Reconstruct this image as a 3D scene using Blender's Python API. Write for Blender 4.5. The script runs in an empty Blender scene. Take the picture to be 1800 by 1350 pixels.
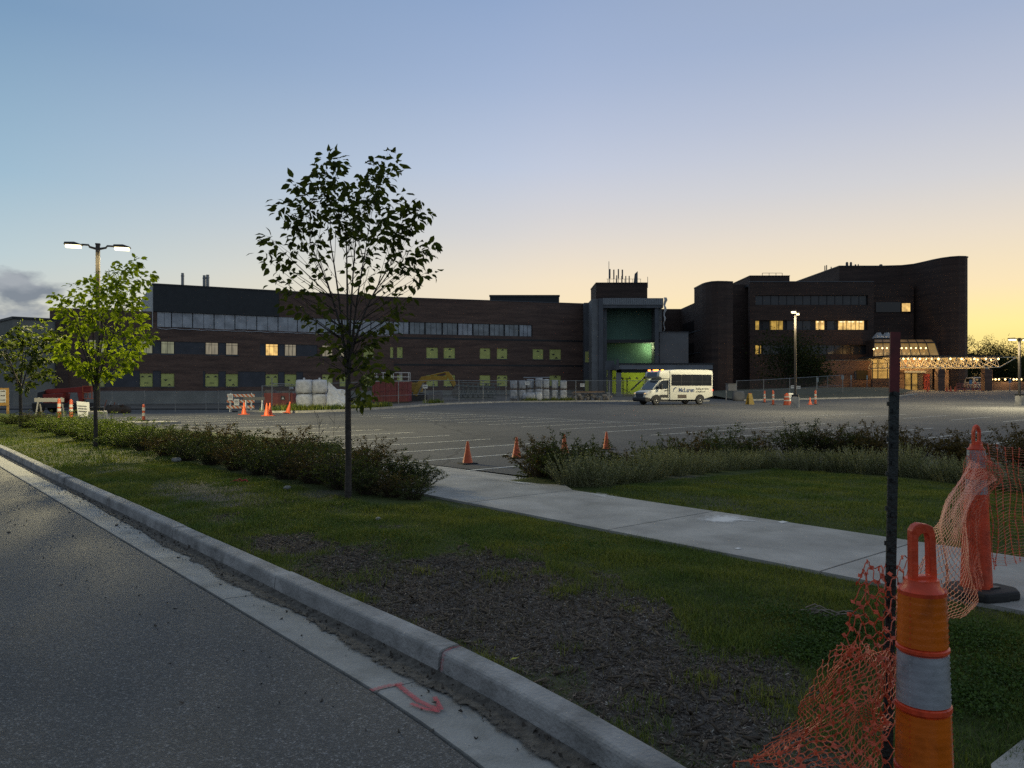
import bpy, bmesh, math, random
import numpy as np
from mathutils import Vector, Matrix

# ------------------------------------------------------------------ camera, sky, light, exposure
SC = bpy.context.scene
COL = SC.collection
CAMZ = 1.62
F = 1354.0                       # focal length in photograph pixels (1800 wide)
cam = bpy.data.cameras.new('camera')
camo = bpy.data.objects.new('camera', cam)
COL.objects.link(camo)
camo.location = (0, 0, CAMZ)
camo.rotation_euler = (math.pi/2, 0, 0)
cam.sensor_width = 36.0
cam.lens = 36.0*F/1800.0
cam.clip_start = 0.05
cam.clip_end = 9000
SC.camera = camo
SUN_AZ = 41.0                    # degrees to the right of the view axis, at the horizon behind the hospital
world = bpy.data.worlds.new('World')
SC.world = world
world.use_nodes = True


def lin(c):
    return tuple((v/255/12.92 if v/255 <= .04045 else ((v/255+.055)/1.055)**2.4) for v in c)


def build_sky():
    nt = world.node_tree
    N, L = nt.nodes, nt.links
    bg = N['Background']
    tc = N.new('ShaderNodeTexCoord')
    sep = N.new('ShaderNodeSeparateXYZ')
    L.new(tc.outputs['Generated'], sep.inputs[0])

    def m(op, a, b=None, clamp=False):
        n = N.new('ShaderNodeMath'); n.operation = op; n.use_clamp = clamp
        for k, v in enumerate((a, b)):
            if v is None: continue
            if isinstance(v, (int, float)): n.inputs[k].default_value = v
            else: L.new(v, n.inputs[k])
        return n.outputs[0]
    x, y, z = sep.outputs
    # twilight sky: colour by elevation, warmer toward the azimuth of the (set) sun
    sx, sy = math.sin(math.radians(SUN_AZ)), math.cos(math.radians(SUN_AZ))
    hor = m('SQRT', m('MAXIMUM', m('ADD', m('MULTIPLY', x, x), m('MULTIPLY', y, y)), 1e-6))
    ca = m('DIVIDE', m('ADD', m('MULTIPLY', x, sx), m('MULTIPLY', y, sy)), hor)
    t1 = m('DIVIDE', m('SUBTRACT', ca, 0.25), 0.55, True)      # far side -> middle
    t2 = m('DIVIDE', m('SUBTRACT', ca, 0.74), 0.26, True)      # middle -> sun side

    def ramp(stops):
        r = N.new('ShaderNodeValToRGB'); r.color_ramp.interpolation = 'EASE'
        el = r.color_ramp.elements
        while len(el) < len(stops): el.new(0.5)
        for e, (p, c) in zip(el, stops):
            e.position = p; e.color = (*lin(c), 1)
        r.color_ramp.interpolation = 'B_SPLINE' if False else 'LINEAR'
        L.new(m('MAXIMUM', z, 0.0), r.inputs[0])
        return r.outputs[0]
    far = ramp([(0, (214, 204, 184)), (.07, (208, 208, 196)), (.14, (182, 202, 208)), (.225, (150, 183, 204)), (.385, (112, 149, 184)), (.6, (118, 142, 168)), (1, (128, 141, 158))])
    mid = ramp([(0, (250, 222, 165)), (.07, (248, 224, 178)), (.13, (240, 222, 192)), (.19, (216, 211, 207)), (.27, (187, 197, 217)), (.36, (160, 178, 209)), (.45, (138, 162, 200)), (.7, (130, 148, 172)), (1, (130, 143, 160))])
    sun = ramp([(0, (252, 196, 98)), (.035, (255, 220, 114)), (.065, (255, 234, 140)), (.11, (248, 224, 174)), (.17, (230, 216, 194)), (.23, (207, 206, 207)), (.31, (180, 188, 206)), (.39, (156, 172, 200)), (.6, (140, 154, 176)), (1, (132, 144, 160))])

    def mix(f, a, b):
        n = N.new('ShaderNodeMix'); n.data_type = 'RGBA'
        if isinstance(f, (int, float)): n.inputs[0].default_value = f
        else: L.new(f, n.inputs[0])
        for k, v in ((6, a), (7, b)):
            if isinstance(v, tuple): n.inputs[k].default_value = v
            else: L.new(v, n.inputs[k])
        return n.outputs[2]
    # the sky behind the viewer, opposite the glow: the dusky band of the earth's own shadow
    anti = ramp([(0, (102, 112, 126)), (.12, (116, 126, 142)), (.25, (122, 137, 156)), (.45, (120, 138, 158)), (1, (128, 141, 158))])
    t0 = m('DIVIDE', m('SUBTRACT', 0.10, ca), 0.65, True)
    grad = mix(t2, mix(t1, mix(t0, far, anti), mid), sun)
    nish = N.new('ShaderNodeTexSky'); nish.sky_type = 'NISHITA'; nish.sun_disc = False
    nish.sun_elevation = math.radians(-3.5); nish.sun_rotation = math.radians(SUN_AZ)
    nish.ozone_density = 3.0
    ns = N.new('ShaderNodeVectorMath'); ns.operation = 'SCALE'; ns.inputs['Scale'].default_value = 2.2
    L.new(nish.outputs[0], ns.inputs[0])
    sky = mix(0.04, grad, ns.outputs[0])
    # low bank of dusk clouds on the horizon away from the sun
    nz = N.new('ShaderNodeTexNoise'); nz.inputs['Scale'].default_value = 9.0; nz.inputs['Detail'].default_value = 7.0
    nz.inputs['Roughness'].default_value = .52
    mp = N.new('ShaderNodeMapping'); mp.inputs['Scale'].default_value = (1, 1, 2.1); mp.inputs['Location'].default_value = (.35, .1, .2)
    L.new(tc.outputs['Generated'], mp.inputs[0]); L.new(mp.outputs[0], nz.inputs[0])
    low = m('DIVIDE', m('SUBTRACT', 0.128, z), 0.07, False)
    side = m('DIVIDE', m('SUBTRACT', 0.40, ca), 0.06, False)
    cov = m('ADD', m('SUBTRACT', nz.outputs['Fac'], 0.62), m('MULTIPLY', m('MINIMUM', m('MAXIMUM', low, -2.0), 1.0), 0.33))
    cov = m('SUBTRACT', cov, m('MULTIPLY', m('MAXIMUM', m('SUBTRACT', 1.0, side), 0.0), 0.3))
    cl = m('DIVIDE', cov, 0.09, True)
    n2 = N.new('ShaderNodeTexNoise'); n2.inputs['Scale'].default_value = 21; n2.inputs['Detail'].default_value = 4
    L.new(mp.outputs[0], n2.inputs[0])
    ccol = mix(m('DIVIDE', m('SUBTRACT', n2.outputs['Fac'], .38), .25, True), (*lin((112, 122, 136)), 1), (*lin((152, 158, 166)), 1))
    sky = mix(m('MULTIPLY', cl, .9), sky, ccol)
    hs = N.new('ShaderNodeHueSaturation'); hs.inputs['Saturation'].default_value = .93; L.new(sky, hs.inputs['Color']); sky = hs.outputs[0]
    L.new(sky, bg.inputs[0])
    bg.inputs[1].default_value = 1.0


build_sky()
# the sun itself is just under the horizon: only the faintest direct light is left
sun = bpy.data.lights.new('sun', 'SUN'); sun.energy = 0.03; sun.angle = math.radians(6); sun.color = (1, .72, .42)
suno = bpy.data.objects.new('sun', sun); COL.objects.link(suno)
sd = Vector((math.sin(math.radians(SUN_AZ)), math.cos(math.radians(SUN_AZ)), math.tan(math.radians(2))))
suno.rotation_euler = sd.to_track_quat('Z', 'Y').to_euler()
SC.view_settings.view_transform = 'Standard'
SC.view_settings.look = 'None'
SC.view_settings.exposure = 0.12
SC.view_settings.gamma = 1.0
SC.cycles.max_bounces = 4
SC.cycles.diffuse_bounces = 2
SC.cycles.transparent_max_bounces = 16
SC.cycles.use_denoising = False
SC.cycles.sample_clamp_indirect = .6
SC.cycles.sample_clamp_direct = 2.5
SC.cycles.use_adaptive_sampling = False
SC.cycles.caustics_reflective = False
SC.cycles.caustics_refractive = False
SC.cycles.blur_glossy = 1.0

# ------------------------------------------------------------------ helpers
rnd = random.Random(7)
rng = np.random.default_rng(11)


def S(t):
    t = min(1.0, max(0.0, t)); return t*t*(3-2*t)


def P(px, py, d):                # photograph pixel at a depth -> point
    return Vector(((px-900)/F*d, d, CAMZ-(py-675)/F*d))


def G(px, py, z):                # photograph pixel on a level plane -> point
    return P(px, py, (CAMZ-z)*F/(py-675))


UX, UY = -0.645, 0.764           # along the street
NX, NY = 0.764, 0.645            # across it, toward the lot


def UN(u, n):
    return (UX*u+NX*n, UY*u+NY*n)


def bend(u):                     # the kerb line swings gently toward the viewer at its near end
    return .0417*max(0.0, min(6.5, 3.8-u))**2


def KN(u, n): return UN(u, n-bend(u))


def toUN(x, y):
    return (UX*x+UY*y, NX*x+NY*y)


def lot_z(x, y):
    return -0.15 - 0.95*S((y-38)/40)*S((-x-6)/22) + 0.85*S((y-66)/40)*S((x-18)/25)


def GL(px, py):                  # pixel on the (gently sloping) lot
    z = -0.15
    for _ in range(12):
        p = G(px, py, z); z = lot_z(p.x, p.y)
    p.z = z
    return p


class MB:
    def __init__(s): s.v = []; s.f = []; s.mi = []; s.cur = 0

    def add(s, vs, fs):
        o = len(s.v); s.v += [tuple(v) for v in vs]
        for f in fs: s.f.append(tuple(i+o for i in f)); s.mi.append(s.cur)
        return s

    def box(s, x0, x1, y0, y1, z0, z1):
        vs = [(x, y, z) for z in (z0, z1) for y in (y0, y1) for x in (x0, x1)]
        return s.add(vs, [(0, 2, 3, 1), (4, 5, 7, 6), (0, 1, 5, 4), (2, 6, 7, 3), (0, 4, 6, 2), (1, 3, 7, 5)])

    def bar(s, a, b, w, h=None, up=(0, 0, 1)):   # rectangular bar from a to b
        a, b = Vector(a), Vector(b); h = w if h is None else h
        d = (b-a).normalized(); u = Vector(up)
        if abs(d.dot(u)) > .98: u = Vector((1, 0, 0))
        r = d.cross(u).normalized()*w/2; q = r.cross(d).normalized()*h/2
        vs = [p+i*r+j*q for p in (a, b) for i, j in ((-1, -1), (1, -1), (1, 1), (-1, 1))]
        return s.add(vs, [(3, 2, 1, 0), (4, 5, 6, 7), (0, 1, 5, 4), (1, 2, 6, 5), (2, 3, 7, 6), (3, 0, 4, 7)])

    def tube(s, pts, radii, n=6, cap=True):
        pts = [Vector(p) for p in pts]
        if isinstance(radii, (int, float)): radii = [radii]*len(pts)
        rings = []; prev = None
        for i, p in enumerate(pts):
            d = (pts[min(i+1, len(pts)-1)]-pts[max(i-1, 0)])
            d = d.normalized() if d.length > 1e-9 else Vector((0, 0, 1))
            if prev is None:
                a = Vector((0, 0, 1)) if abs(d.z) < .9 else Vector((1, 0, 0))
                r = d.cross(a).normalized()
            else:
                r = (prev-d*prev.dot(d))
                r = r.normalized() if r.length > 1e-6 else d.orthogonal().normalized()
            prev = r; q = d.cross(r)
            rings.append([p+(r*math.cos(2*math.pi*k/n)+q*math.sin(2*math.pi*k/n))*radii[i] for k in range(n)])
        vs = [v for r in rings for v in r]; fs = []
        for i in range(len(pts)-1):
            for k in range(n):
                fs.append((i*n+k, i*n+(k+1) % n, (i+1)*n+(k+1) % n, (i+1)*n+k))
        if cap:
            fs.append(tuple(range(n))[::-1]); fs.append(tuple((len(pts)-1)*n+k for k in range(n)))
        return s.add(vs, fs)

    def lathe(s, prof, n=16, c=(0, 0), ax='z'):
        vs = []; fs = []
        for r, z in prof:
            for k in range(n):
                a = 2*math.pi*k/n
                vs.append((c[0]+r*math.cos(a), c[1]+r*math.sin(a), z))
        for i in range(len(prof)-1):
            for k in range(n):
                fs.append((i*n+k, i*n+(k+1) % n, (i+1)*n+(k+1) % n, (i+1)*n+k))
        fs.append(tuple(range(n))[::-1]); fs.append(tuple((len(prof)-1)*n+k for k in range(n)))
        return s.add(vs, fs)

    def prism(s, poly, a0, a1, plane='xz'):      # polygon in a plane extruded along the third axis
        def pt(p, a):
            return {'xz': (p[0], a, p[1]), 'xy': (p[0], p[1], a), 'yz': (a, p[0], p[1])}[plane]
        n = len(poly)
        vs = [pt(p, a0) for p in poly]+[pt(p, a1) for p in poly]
        fs = [tuple(range(n))[::-1], tuple(range(n, 2*n))]+[(i, (i+1) % n, n+(i+1) % n, n+i) for i in range(n)]
        return s.add(vs, fs)

    def quad(s, a, b, c, d): return s.add([a, b, c, d], [(0, 1, 2, 3)])

    def mesh(s, name):
        me = bpy.data.meshes.new(name); me.from_pydata(s.v, [], s.f); me.update()
        bm = bmesh.new(); bm.from_mesh(me)
        bmesh.ops.recalc_face_normals(bm, faces=bm.faces); bm.to_mesh(me); bm.free()
        return me

    def build(s, name, mat, parent=None, smooth=False, loc=None, rz=0, bevel=0, mx=None):
        me = s.mesh(name)
        if bevel:
            bm = bmesh.new(); bm.from_mesh(me)
            bmesh.ops.remove_doubles(bm, verts=bm.verts, dist=1e-5)
            es = [e for e in bm.edges if len(e.link_faces) == 2 and e.calc_face_angle(0) > .5]
            bmesh.ops.bevel(bm, geom=es, offset=bevel, segments=2, affect='EDGES', profile=.6, clamp_overlap=True)
            bm.to_mesh(me); bm.free()
        me.materials.append(mat)
        if smooth is True:
            for p in me.polygons: p.use_smooth = True
        elif smooth:
            for p in me.polygons: p.use_smooth = True
            try: me.set_sharp_from_angle(angle=smooth)
            except Exception: pass
        o = bpy.data.objects.new(name, me); COL.objects.link(o)
        if parent: o.parent = parent
        if loc is not None: o.location = loc
        if rz: o.rotation_euler = (0, 0, rz)
        if mx is not None: o.matrix_basis = mx
        return o


def tag(o, label=None, cat=None, group=None, kind=None):
    if label: o['label'] = label
    if cat: o['category'] = cat
    if group: o['group'] = group
    if kind: o['kind'] = kind
    return o


def thing(name, label, cat, loc=(0, 0, 0), rz=0, group=None):
    o = bpy.data.objects.new(name, None); COL.objects.link(o)
    o.empty_display_size = .2
    o.location = loc; o.rotation_euler = (0, 0, rz)
    return tag(o, label, cat, group)


def struct(o): o['kind'] = 'structure'; return o


def copy_tree(o, parent=None):
    c = o.copy(); COL.objects.link(c); c.parent = parent
    for ch in list(o.children): copy_tree(ch, c)
    return c


def np_mesh(name, verts, faces_idx, per, mat, parent=None, smooth=False):
    """verts (N,3), faces_idx flat loop array, per = verts per face"""
    me = bpy.data.meshes.new(name)
    nf = len(faces_idx)//per
    me.vertices.add(len(verts)); me.vertices.foreach_set('co', np.asarray(verts, np.float32).ravel())
    me.loops.add(len(faces_idx)); me.loops.foreach_set('vertex_index', np.asarray(faces_idx, np.int32))
    me.polygons.add(nf); me.polygons.foreach_set('loop_start', np.arange(0, nf*per, per, dtype=np.int32))
    me.update(calc_edges=True); me.validate()
    me.materials.append(mat)
    if smooth:
        me.polygons.foreach_set('use_smooth', np.ones(nf, bool))
    o = bpy.data.objects.new(name, me); COL.objects.link(o)
    if parent: o.parent = parent
    return o


def sheet(name, poly, zf, cell, mat, parent=None, thick=0.0):
    """flat polygon cut on a grid and draped over zf"""
    bm = bmesh.new()
    bm.faces.new([bm.verts.new((p[0], p[1], 0)) for p in poly])
    xs = [p[0] for p in poly]; ys = [p[1] for p in poly]
    for ax, lo, hi in ((0, min(xs), max(xs)), (1, min(ys), max(ys))):
        k = math.ceil(lo/cell)
        while k*cell < hi:
            co = [0, 0, 0]; co[ax] = k*cell; no = [0, 0, 0]; no[ax] = 1
            bmesh.ops.bisect_plane(bm, geom=bm.verts[:]+bm.edges[:]+bm.faces[:], plane_co=co, plane_no=no, dist=1e-5)
            k += 1
    for v in bm.verts: v.co.z = zf(v.co.x, v.co.y)
    bmesh.ops.recalc_face_normals(bm, faces=bm.faces)
    if sum(f.normal.z for f in bm.faces) < 0: bmesh.ops.reverse_faces(bm, faces=bm.faces)
    if thick:
        r = bmesh.ops.extrude_face_region(bm, geom=bm.faces[:])
        for e in r['geom']:
            if isinstance(e, bmesh.types.BMVert): e.co.z += thick
        bmesh.ops.recalc_face_normals(bm, faces=bm.faces)
    me = bpy.data.meshes.new(name); bm.to_mesh(me); bm.free()
    me.materials.append(mat)
    o = bpy.data.objects.new(name, me); COL.objects.link(o)
    if parent: o.parent = parent
    return o


# ------------------------------------------------------------------ materials
MATS = {}


def mat(name, col, rough=.7, metal=0.0, var=.25, scale=8.0, bump=0.0, bscale=40.0, emit=None, estr=0.0, spec=None, coord='Object', var2=None, coat=0):
    if name in MATS: return MATS[name]
    m_ = bpy.data.materials.new(name); m_.use_nodes = True
    nt = m_.node_tree; N, L = nt.nodes, nt.links
    b = N['Principled BSDF']
    b.inputs['Roughness'].default_value = rough; b.inputs['Metallic'].default_value = metal
    if spec is not None: b.inputs['Specular IOR Level'].default_value = spec
    if coat: b.inputs['Coat Weight'].default_value = coat; b.inputs['Coat Roughness'].default_value = .12
    tc = N.new('ShaderNodeTexCoord')
    if var > 0:
        nz = N.new('ShaderNodeTexNoise'); nz.inputs['Scale'].default_value = scale; nz.inputs['Detail'].default_value = 6
        nz.inputs['Roughness'].default_value = .6
        L.new(tc.outputs[coord], nz.inputs[0])
        r = N.new('ShaderNodeValToRGB')
        lo = tuple(c*(1-var) for c in col) if var2 is None else var2
        hi = tuple(min(1, c*(1+var)) for c in col)
        r.color_ramp.elements[0].position = .32; r.color_ramp.elements[0].color = (*lo, 1)
        r.color_ramp.elements[1].position = .68; r.color_ramp.elements[1].color = (*hi, 1)
        L.new(nz.outputs['Fac'], r.inputs[0]); L.new(r.outputs[0], b.inputs['Base Color'])
    else:
        b.inputs['Base Color'].default_value = (*col, 1)
    if bump:
        n2 = N.new('ShaderNodeTexNoise'); n2.inputs['Scale'].default_value = bscale; n2.inputs['Detail'].default_value = 5
        L.new(tc.outputs[coord], n2.inputs[0])
        bp = N.new('ShaderNodeBump'); bp.inputs['Strength'].default_value = bump; bp.inputs['Distance'].default_value = .02
        L.new(n2.outputs['Fac'], bp.inputs['Height']); L.new(bp.outputs[0], b.inputs['Normal'])
    if emit:
        b.inputs['Emission Color'].default_value = (*emit, 1); b.inputs['Emission Strength'].default_value = estr
        m_.cycles.emission_sampling = 'NONE'      # the bulb is seen; its lamp object does the lighting
    MATS[name] = m_
    return m_


def asphalt_mat(name, col, speck, speckscale, rough=.8):
    m_ = bpy.data.materials.new(name); m_.use_nodes = True
    nt = m_.node_tree; N, L = nt.nodes, nt.links; b = N['Principled BSDF']
    tc = N.new('ShaderNodeTexCoord')
    big = N.new('ShaderNodeTexNoise'); big.inputs['Scale'].default_value = .35; big.inputs['Detail'].default_value = 6
    fine = N.new('ShaderNodeTexNoise'); fine.inputs['Scale'].default_value = 35; fine.inputs['Detail'].default_value = 4
    vor = N.new('ShaderNodeTexVoronoi'); vor.inputs['Scale'].default_value = speckscale
    for n in (big, fine, vor): L.new(tc.outputs['Object'], n.inputs[0])
    r1 = N.new('ShaderNodeValToRGB')
    r1.color_ramp.elements[0].position = .3; r1.color_ramp.elements[0].color = (*[c*.78 for c in col], 1)
    r1.color_ramp.elements[1].position = .7; r1.color_ramp.elements[1].color = (*[c*1.22 for c in col], 1)
    L.new(big.outputs['Fac'], r1.inputs[0])
    mx = N.new('ShaderNodeMix'); mx.data_type = 'RGBA'; mx.blend_type = 'MULTIPLY'; mx.inputs[0].default_value = .55
    r2 = N.new('ShaderNodeValToRGB'); r2.color_ramp.elements[0].position = .35; r2.color_ramp.elements[0].color = (.45, .45, .45, 1)
    r2.color_ramp.elements[1].position = .65
    L.new(fine.outputs['Fac'], r2.inputs[0]); L.new(r1.outputs[0], mx.inputs[6]); L.new(r2.outputs[0], mx.inputs[7])
    sp = N.new('ShaderNodeSeparateColor'); L.new(vor.outputs['Color'], sp.inputs[0])
    gt = N.new('ShaderNodeMath'); gt.operation = 'GREATER_THAN'; gt.inputs[1].default_value = .80; L.new(sp.outputs[0], gt.inputs[0])
    ml0 = N.new('ShaderNodeMath'); ml0.operation = 'MULTIPLY'; L.new(gt.outputs[0], ml0.inputs[0]); L.new(sp.outputs[1], ml0.inputs[1])
    ml = N.new('ShaderNodeMath'); ml.operation = 'MULTIPLY'; L.new(ml0.outputs[0], ml.inputs[0]); L.new(r2.outputs[0], ml.inputs[1])
    mx2 = N.new('ShaderNodeMix'); mx2.data_type = 'RGBA'; mx2.inputs[7].default_value = (*speck, 1)
    L.new(ml.outputs[0], mx2.inputs[0]); L.new(mx.outputs[2], mx2.inputs[6]); L.new(mx2.outputs[2], b.inputs['Base Color'])
    b.inputs['Roughness'].default_value = rough
    bp = N.new('ShaderNodeBump'); bp.inputs['Strength'].default_value = .7; bp.inputs['Distance'].default_value = .006
    L.new(vor.outputs['Distance'], bp.inputs['Height']); L.new(bp.outputs[0], b.inputs['Normal'])
    return m_


def brick_mat(name, c1, c2, mortar):
    m_ = bpy.data.materials.new(name); m_.use_nodes = True
    nt = m_.node_tree; N, L = nt.nodes, nt.links; b = N['Principled BSDF']
    tc = N.new('ShaderNodeTexCoord'); sp = N.new('ShaderNodeSeparateXYZ'); L.new(tc.outputs['Object'], sp.inputs[0])
    ad = N.new('ShaderNodeMath'); ad.operation = 'ADD'; L.new(sp.outputs[0], ad.inputs[0]); L.new(sp.outputs[1], ad.inputs[1])
    cb = N.new('ShaderNodeCombineXYZ'); L.new(ad.outputs[0], cb.inputs[0]); L.new(sp.outputs[2], cb.inputs[1])
    br = N.new('ShaderNodeTexBrick'); br.inputs['Scale'].default_value = 1.0
    br.inputs['Brick Width'].default_value = .30; br.inputs['Row Height'].default_value = .10; br.inputs['Mortar Size'].default_value = .008
    br.inputs['Color1'].default_value = (*c1, 1); br.inputs['Color2'].default_value = (*c2, 1); br.inputs['Mortar'].default_value = (*mortar, 1)
    L.new(cb.outputs[0], br.inputs[0])
    nz = N.new('ShaderNodeTexNoise'); nz.inputs['Scale'].default_value = 1.0; nz.inputs['Detail'].default_value = 8; nz.inputs['Roughness'].default_value = .62
    mpn = N.new('ShaderNodeMapping'); mpn.inputs['Scale'].default_value = (.22, 1.7, 1); L.new(cb.outputs[0], mpn.inputs[0]); L.new(mpn.outputs[0], nz.inputs[0])
    r = N.new('ShaderNodeValToRGB'); r.color_ramp.elements[0].position = .34; r.color_ramp.elements[0].color = (.55, .54, .56, 1); r.color_ramp.elements[1].position = .66; r.color_ramp.elements[1].color = (1.12, 1.1, 1.06, 1)
    L.new(nz.outputs['Fac'], r.inputs[0])
    mx = N.new('ShaderNodeMix'); mx.data_type = 'RGBA'; mx.blend_type = 'MULTIPLY'; mx.inputs[0].default_value = 1
    L.new(br.outputs['Color'], mx.inputs[6]); L.new(r.outputs[0], mx.inputs[7]); L.new(mx.outputs[2], b.inputs['Base Color'])
    b.inputs['Roughness'].default_value = .85
    bp = N.new('ShaderNodeBump'); bp.inputs['Strength'].default_value = .4; bp.inputs['Distance'].default_value = .01; bp.invert = True
    L.new(br.outputs['Fac'], bp.inputs['Height']); L.new(bp.outputs[0], b.inputs['Normal'])
    MATS[name] = m_
    return m_


def leaf_mat(name, dark, light, trans=.45, rough=.5, patch=0, pcol=(1.25, 1.0, .7), plow=(.62, .78, .72)):
    m_ = bpy.data.materials.new(name); m_.use_nodes = True
    nt = m_.node_tree; N, L = nt.nodes, nt.links; b = N['Principled BSDF']
    g = N.new('ShaderNodeNewGeometry'); r = N.new('ShaderNodeValToRGB')
    r.color_ramp.elements[0].color = (*dark, 1); r.color_ramp.elements[1].color = (*light, 1)
    L.new(g.outputs['Random Per Island'], r.inputs[0])
    if patch:
        pn = N.new('ShaderNodeTexNoise'); pn.inputs['Scale'].default_value = patch; pn.inputs['Detail'].default_value = 5; L.new(g.outputs['Position'], pn.inputs[0])
        pr = N.new('ShaderNodeValToRGB'); pr.color_ramp.elements[0].position = .36; pr.color_ramp.elements[0].color = (*plow, 1); pr.color_ramp.elements[1].position = .66; pr.color_ramp.elements[1].color = (*pcol, 1)
        L.new(pn.outputs['Fac'], pr.inputs[0]); pm = N.new('ShaderNodeMix'); pm.data_type = 'RGBA'; pm.blend_type = 'MULTIPLY'; pm.inputs[0].default_value = 1
        L.new(r.outputs[0], pm.inputs[6]); L.new(pr.outputs[0], pm.inputs[7]); r = pm; col_out = pm.outputs[2]
    else: col_out = r.outputs[0]
    L.new(col_out, b.inputs['Base Color'])
    b.inputs['Roughness'].default_value = max(rough, .7); b.inputs['Specular IOR Level'].default_value = .12
    tr = N.new('ShaderNodeBsdfTranslucent'); mu = N.new('ShaderNodeMix'); mu.data_type = 'RGBA'; mu.blend_type = 'MULTIPLY'; mu.inputs[0].default_value = 1
    mu.inputs[7].default_value = (1.5, 1.5, .6, 1); L.new(col_out, mu.inputs[6]); L.new(mu.outputs[2], tr.inputs[0])
    ms = N.new('ShaderNodeMixShader'); ms.inputs[0].default_value = trans
    L.new(b.outputs[0], ms.inputs[1]); L.new(tr.outputs[0], ms.inputs[2]); L.new(ms.outputs[0], N['Material Output'].inputs[0])
    MATS[name] = m_
    return m_


def mesh_fabric_mat(name, col, opacity):
    """woven wire or see-through cloth: mostly open"""
    m_ = bpy.data.materials.new(name); m_.use_nodes = True
    nt = m_.node_tree; N, L = nt.nodes, nt.links; b = N['Principled BSDF']
    b.inputs['Base Color'].default_value = (*col, 1); b.inputs['Roughness'].default_value = .5
    b.inputs['Alpha'].default_value = opacity
    MATS[name] = m_
    return m_


def weather(m_, scale, dark, cracks=0.0, cw=.012, col=None):
    """blotches, drip stains and sealed cracks on top of a material's own colour"""
    N, L = m_.node_tree.nodes, m_.node_tree.links; b = N['Principled BSDF']
    src = b.inputs['Base Color'].links[0].from_socket
    tc = N.new('ShaderNodeTexCoord'); nz = N.new('ShaderNodeTexNoise'); nz.inputs['Scale'].default_value = scale; nz.inputs['Detail'].default_value = 9; nz.inputs['Roughness'].default_value = .68
    nz.inputs['Distortion'].default_value = .6; L.new(tc.outputs['Object'], nz.inputs[0])
    r = N.new('ShaderNodeValToRGB'); r.color_ramp.elements[0].position = .34; r.color_ramp.elements[0].color = (dark, dark, dark*.98, 1); r.color_ramp.elements[1].position = .52; r.color_ramp.elements[1].color = (1, 1, 1, 1)
    L.new(nz.outputs['Fac'], r.inputs[0]); mx = N.new('ShaderNodeMix'); mx.data_type = 'RGBA'; mx.blend_type = 'MULTIPLY'; mx.inputs[0].default_value = 1
    L.new(src, mx.inputs[6]); L.new(r.outputs[0], mx.inputs[7]); out = mx.outputs[2]
    if cracks:
        v = N.new('ShaderNodeTexVoronoi'); v.feature = 'DISTANCE_TO_EDGE'; v.inputs['Scale'].default_value = cracks
        ad = N.new('ShaderNodeMix'); ad.data_type = 'RGBA'; ad.inputs[0].default_value = .12; L.new(tc.outputs['Object'], ad.inputs[6]); L.new(nz.outputs['Color'], ad.inputs[7])
        n2 = N.new('ShaderNodeVectorMath'); n2.operation = 'MULTIPLY_ADD'; n2.inputs[1].default_value = (1.6, 1.6, 0); L.new(nz.outputs['Color'], n2.inputs[0]); L.new(tc.outputs['Object'], n2.inputs[2]); L.new(n2.outputs[0], v.inputs['Vector'])
        lt = N.new('ShaderNodeMath'); lt.operation = 'LESS_THAN'; lt.inputs[1].default_value = cw; L.new(v.outputs['Distance'], lt.inputs[0])
        m2 = N.new('ShaderNodeMix'); m2.data_type = 'RGBA'; m2.inputs[7].default_value = (.035, .034, .033, 1); L.new(lt.outputs[0], m2.inputs[0]); L.new(out, m2.inputs[6]); out = m2.outputs[2]
    L.new(out, b.inputs['Base Color'])


ROAD = asphalt_mat('road_asphalt', (.112, .108, .102), (.32, .31, .295), 125, .8)
LOT = asphalt_mat('lot_asphalt', (.078, .078, .077), (.15, .148, .142), 60, .85)
CONC = mat('concrete', (.37, .355, .325), .85, var=.24, scale=1.6, bump=.25, bscale=70)
KERBM = mat('kerb_concrete', (.33, .32, .305), .85, var=.34, scale=2.6, bump=.6, bscale=45)
GUTM = mat('gutter_concrete', (.31, .305, .285), .8, var=.22, scale=2.0, bump=.3, bscale=60)
BRICK = brick_mat('brick_red_brown', (.175, .10, .072), (.13, .074, .056), (.13, .11, .095))
BRICKD = brick_mat('brick_dark', (.082, .048, .036), (.060, .037, .029), (.065, .053, .047))
BLACK = mat('black_metal', (.02, .02, .022), .5, var=.2)
DARKM = mat('dark_cladding', (.022, .025, .028), .6, var=.2, scale=1.5)
GREYM = mat('grey_cladding', (.19, .19, .19), .7, var=.15, scale=1.0)
STEEL = mat('galvanised_steel', (.27, .28, .285), .45, metal=.6, var=.2, scale=3)
WHITE = mat('white_paint', (.72, .72, .69), .45, var=.08, scale=3)
LINE = mat('line_paint', (.56, .56, .52), .7, var=.35, scale=5)
GLASSD = mat('dark_glass', (.015, .018, .022), .08, var=0, spec=.6)
ORANGE = mat('orange_plastic', (.50, .075, .016), .45, var=.12, scale=6)
TREFL = mat('white_reflective', (.5, .5, .5), .35, var=.15, scale=12)
YEL = mat('yellow_board', (.56, .57, .17), .7, var=.12, scale=1.2)
BARKM = mat('bark', (.055, .045, .038), .9, var=.4, scale=14, bump=.6, bscale=30)
RUBBER = mat('black_rubber', (.02, .02, .02), .8, var=.25, scale=9)
REDM = mat('red_paint', (.20, .016, .022), .5, var=.25, scale=2.5)
weather(KERBM, 4.5, .62)
weather(GUTM, 3.0, .72)
weather(CONC, 1.1, .80)
weather(LOT, .22, .74, .11, .004)
weather(ROAD, .55, .82)
# ------------------------------------------------------------------ ground, road, kerb, verge, walk, lot
def interp(x, pts):
    if x <= pts[0][0]: return pts[0][1]
    for (a, b), (c, d) in zip(pts, pts[1:]):
        if x <= c: return b+(d-b)*(x-a)/(c-a)
    return pts[-1][1]


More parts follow.
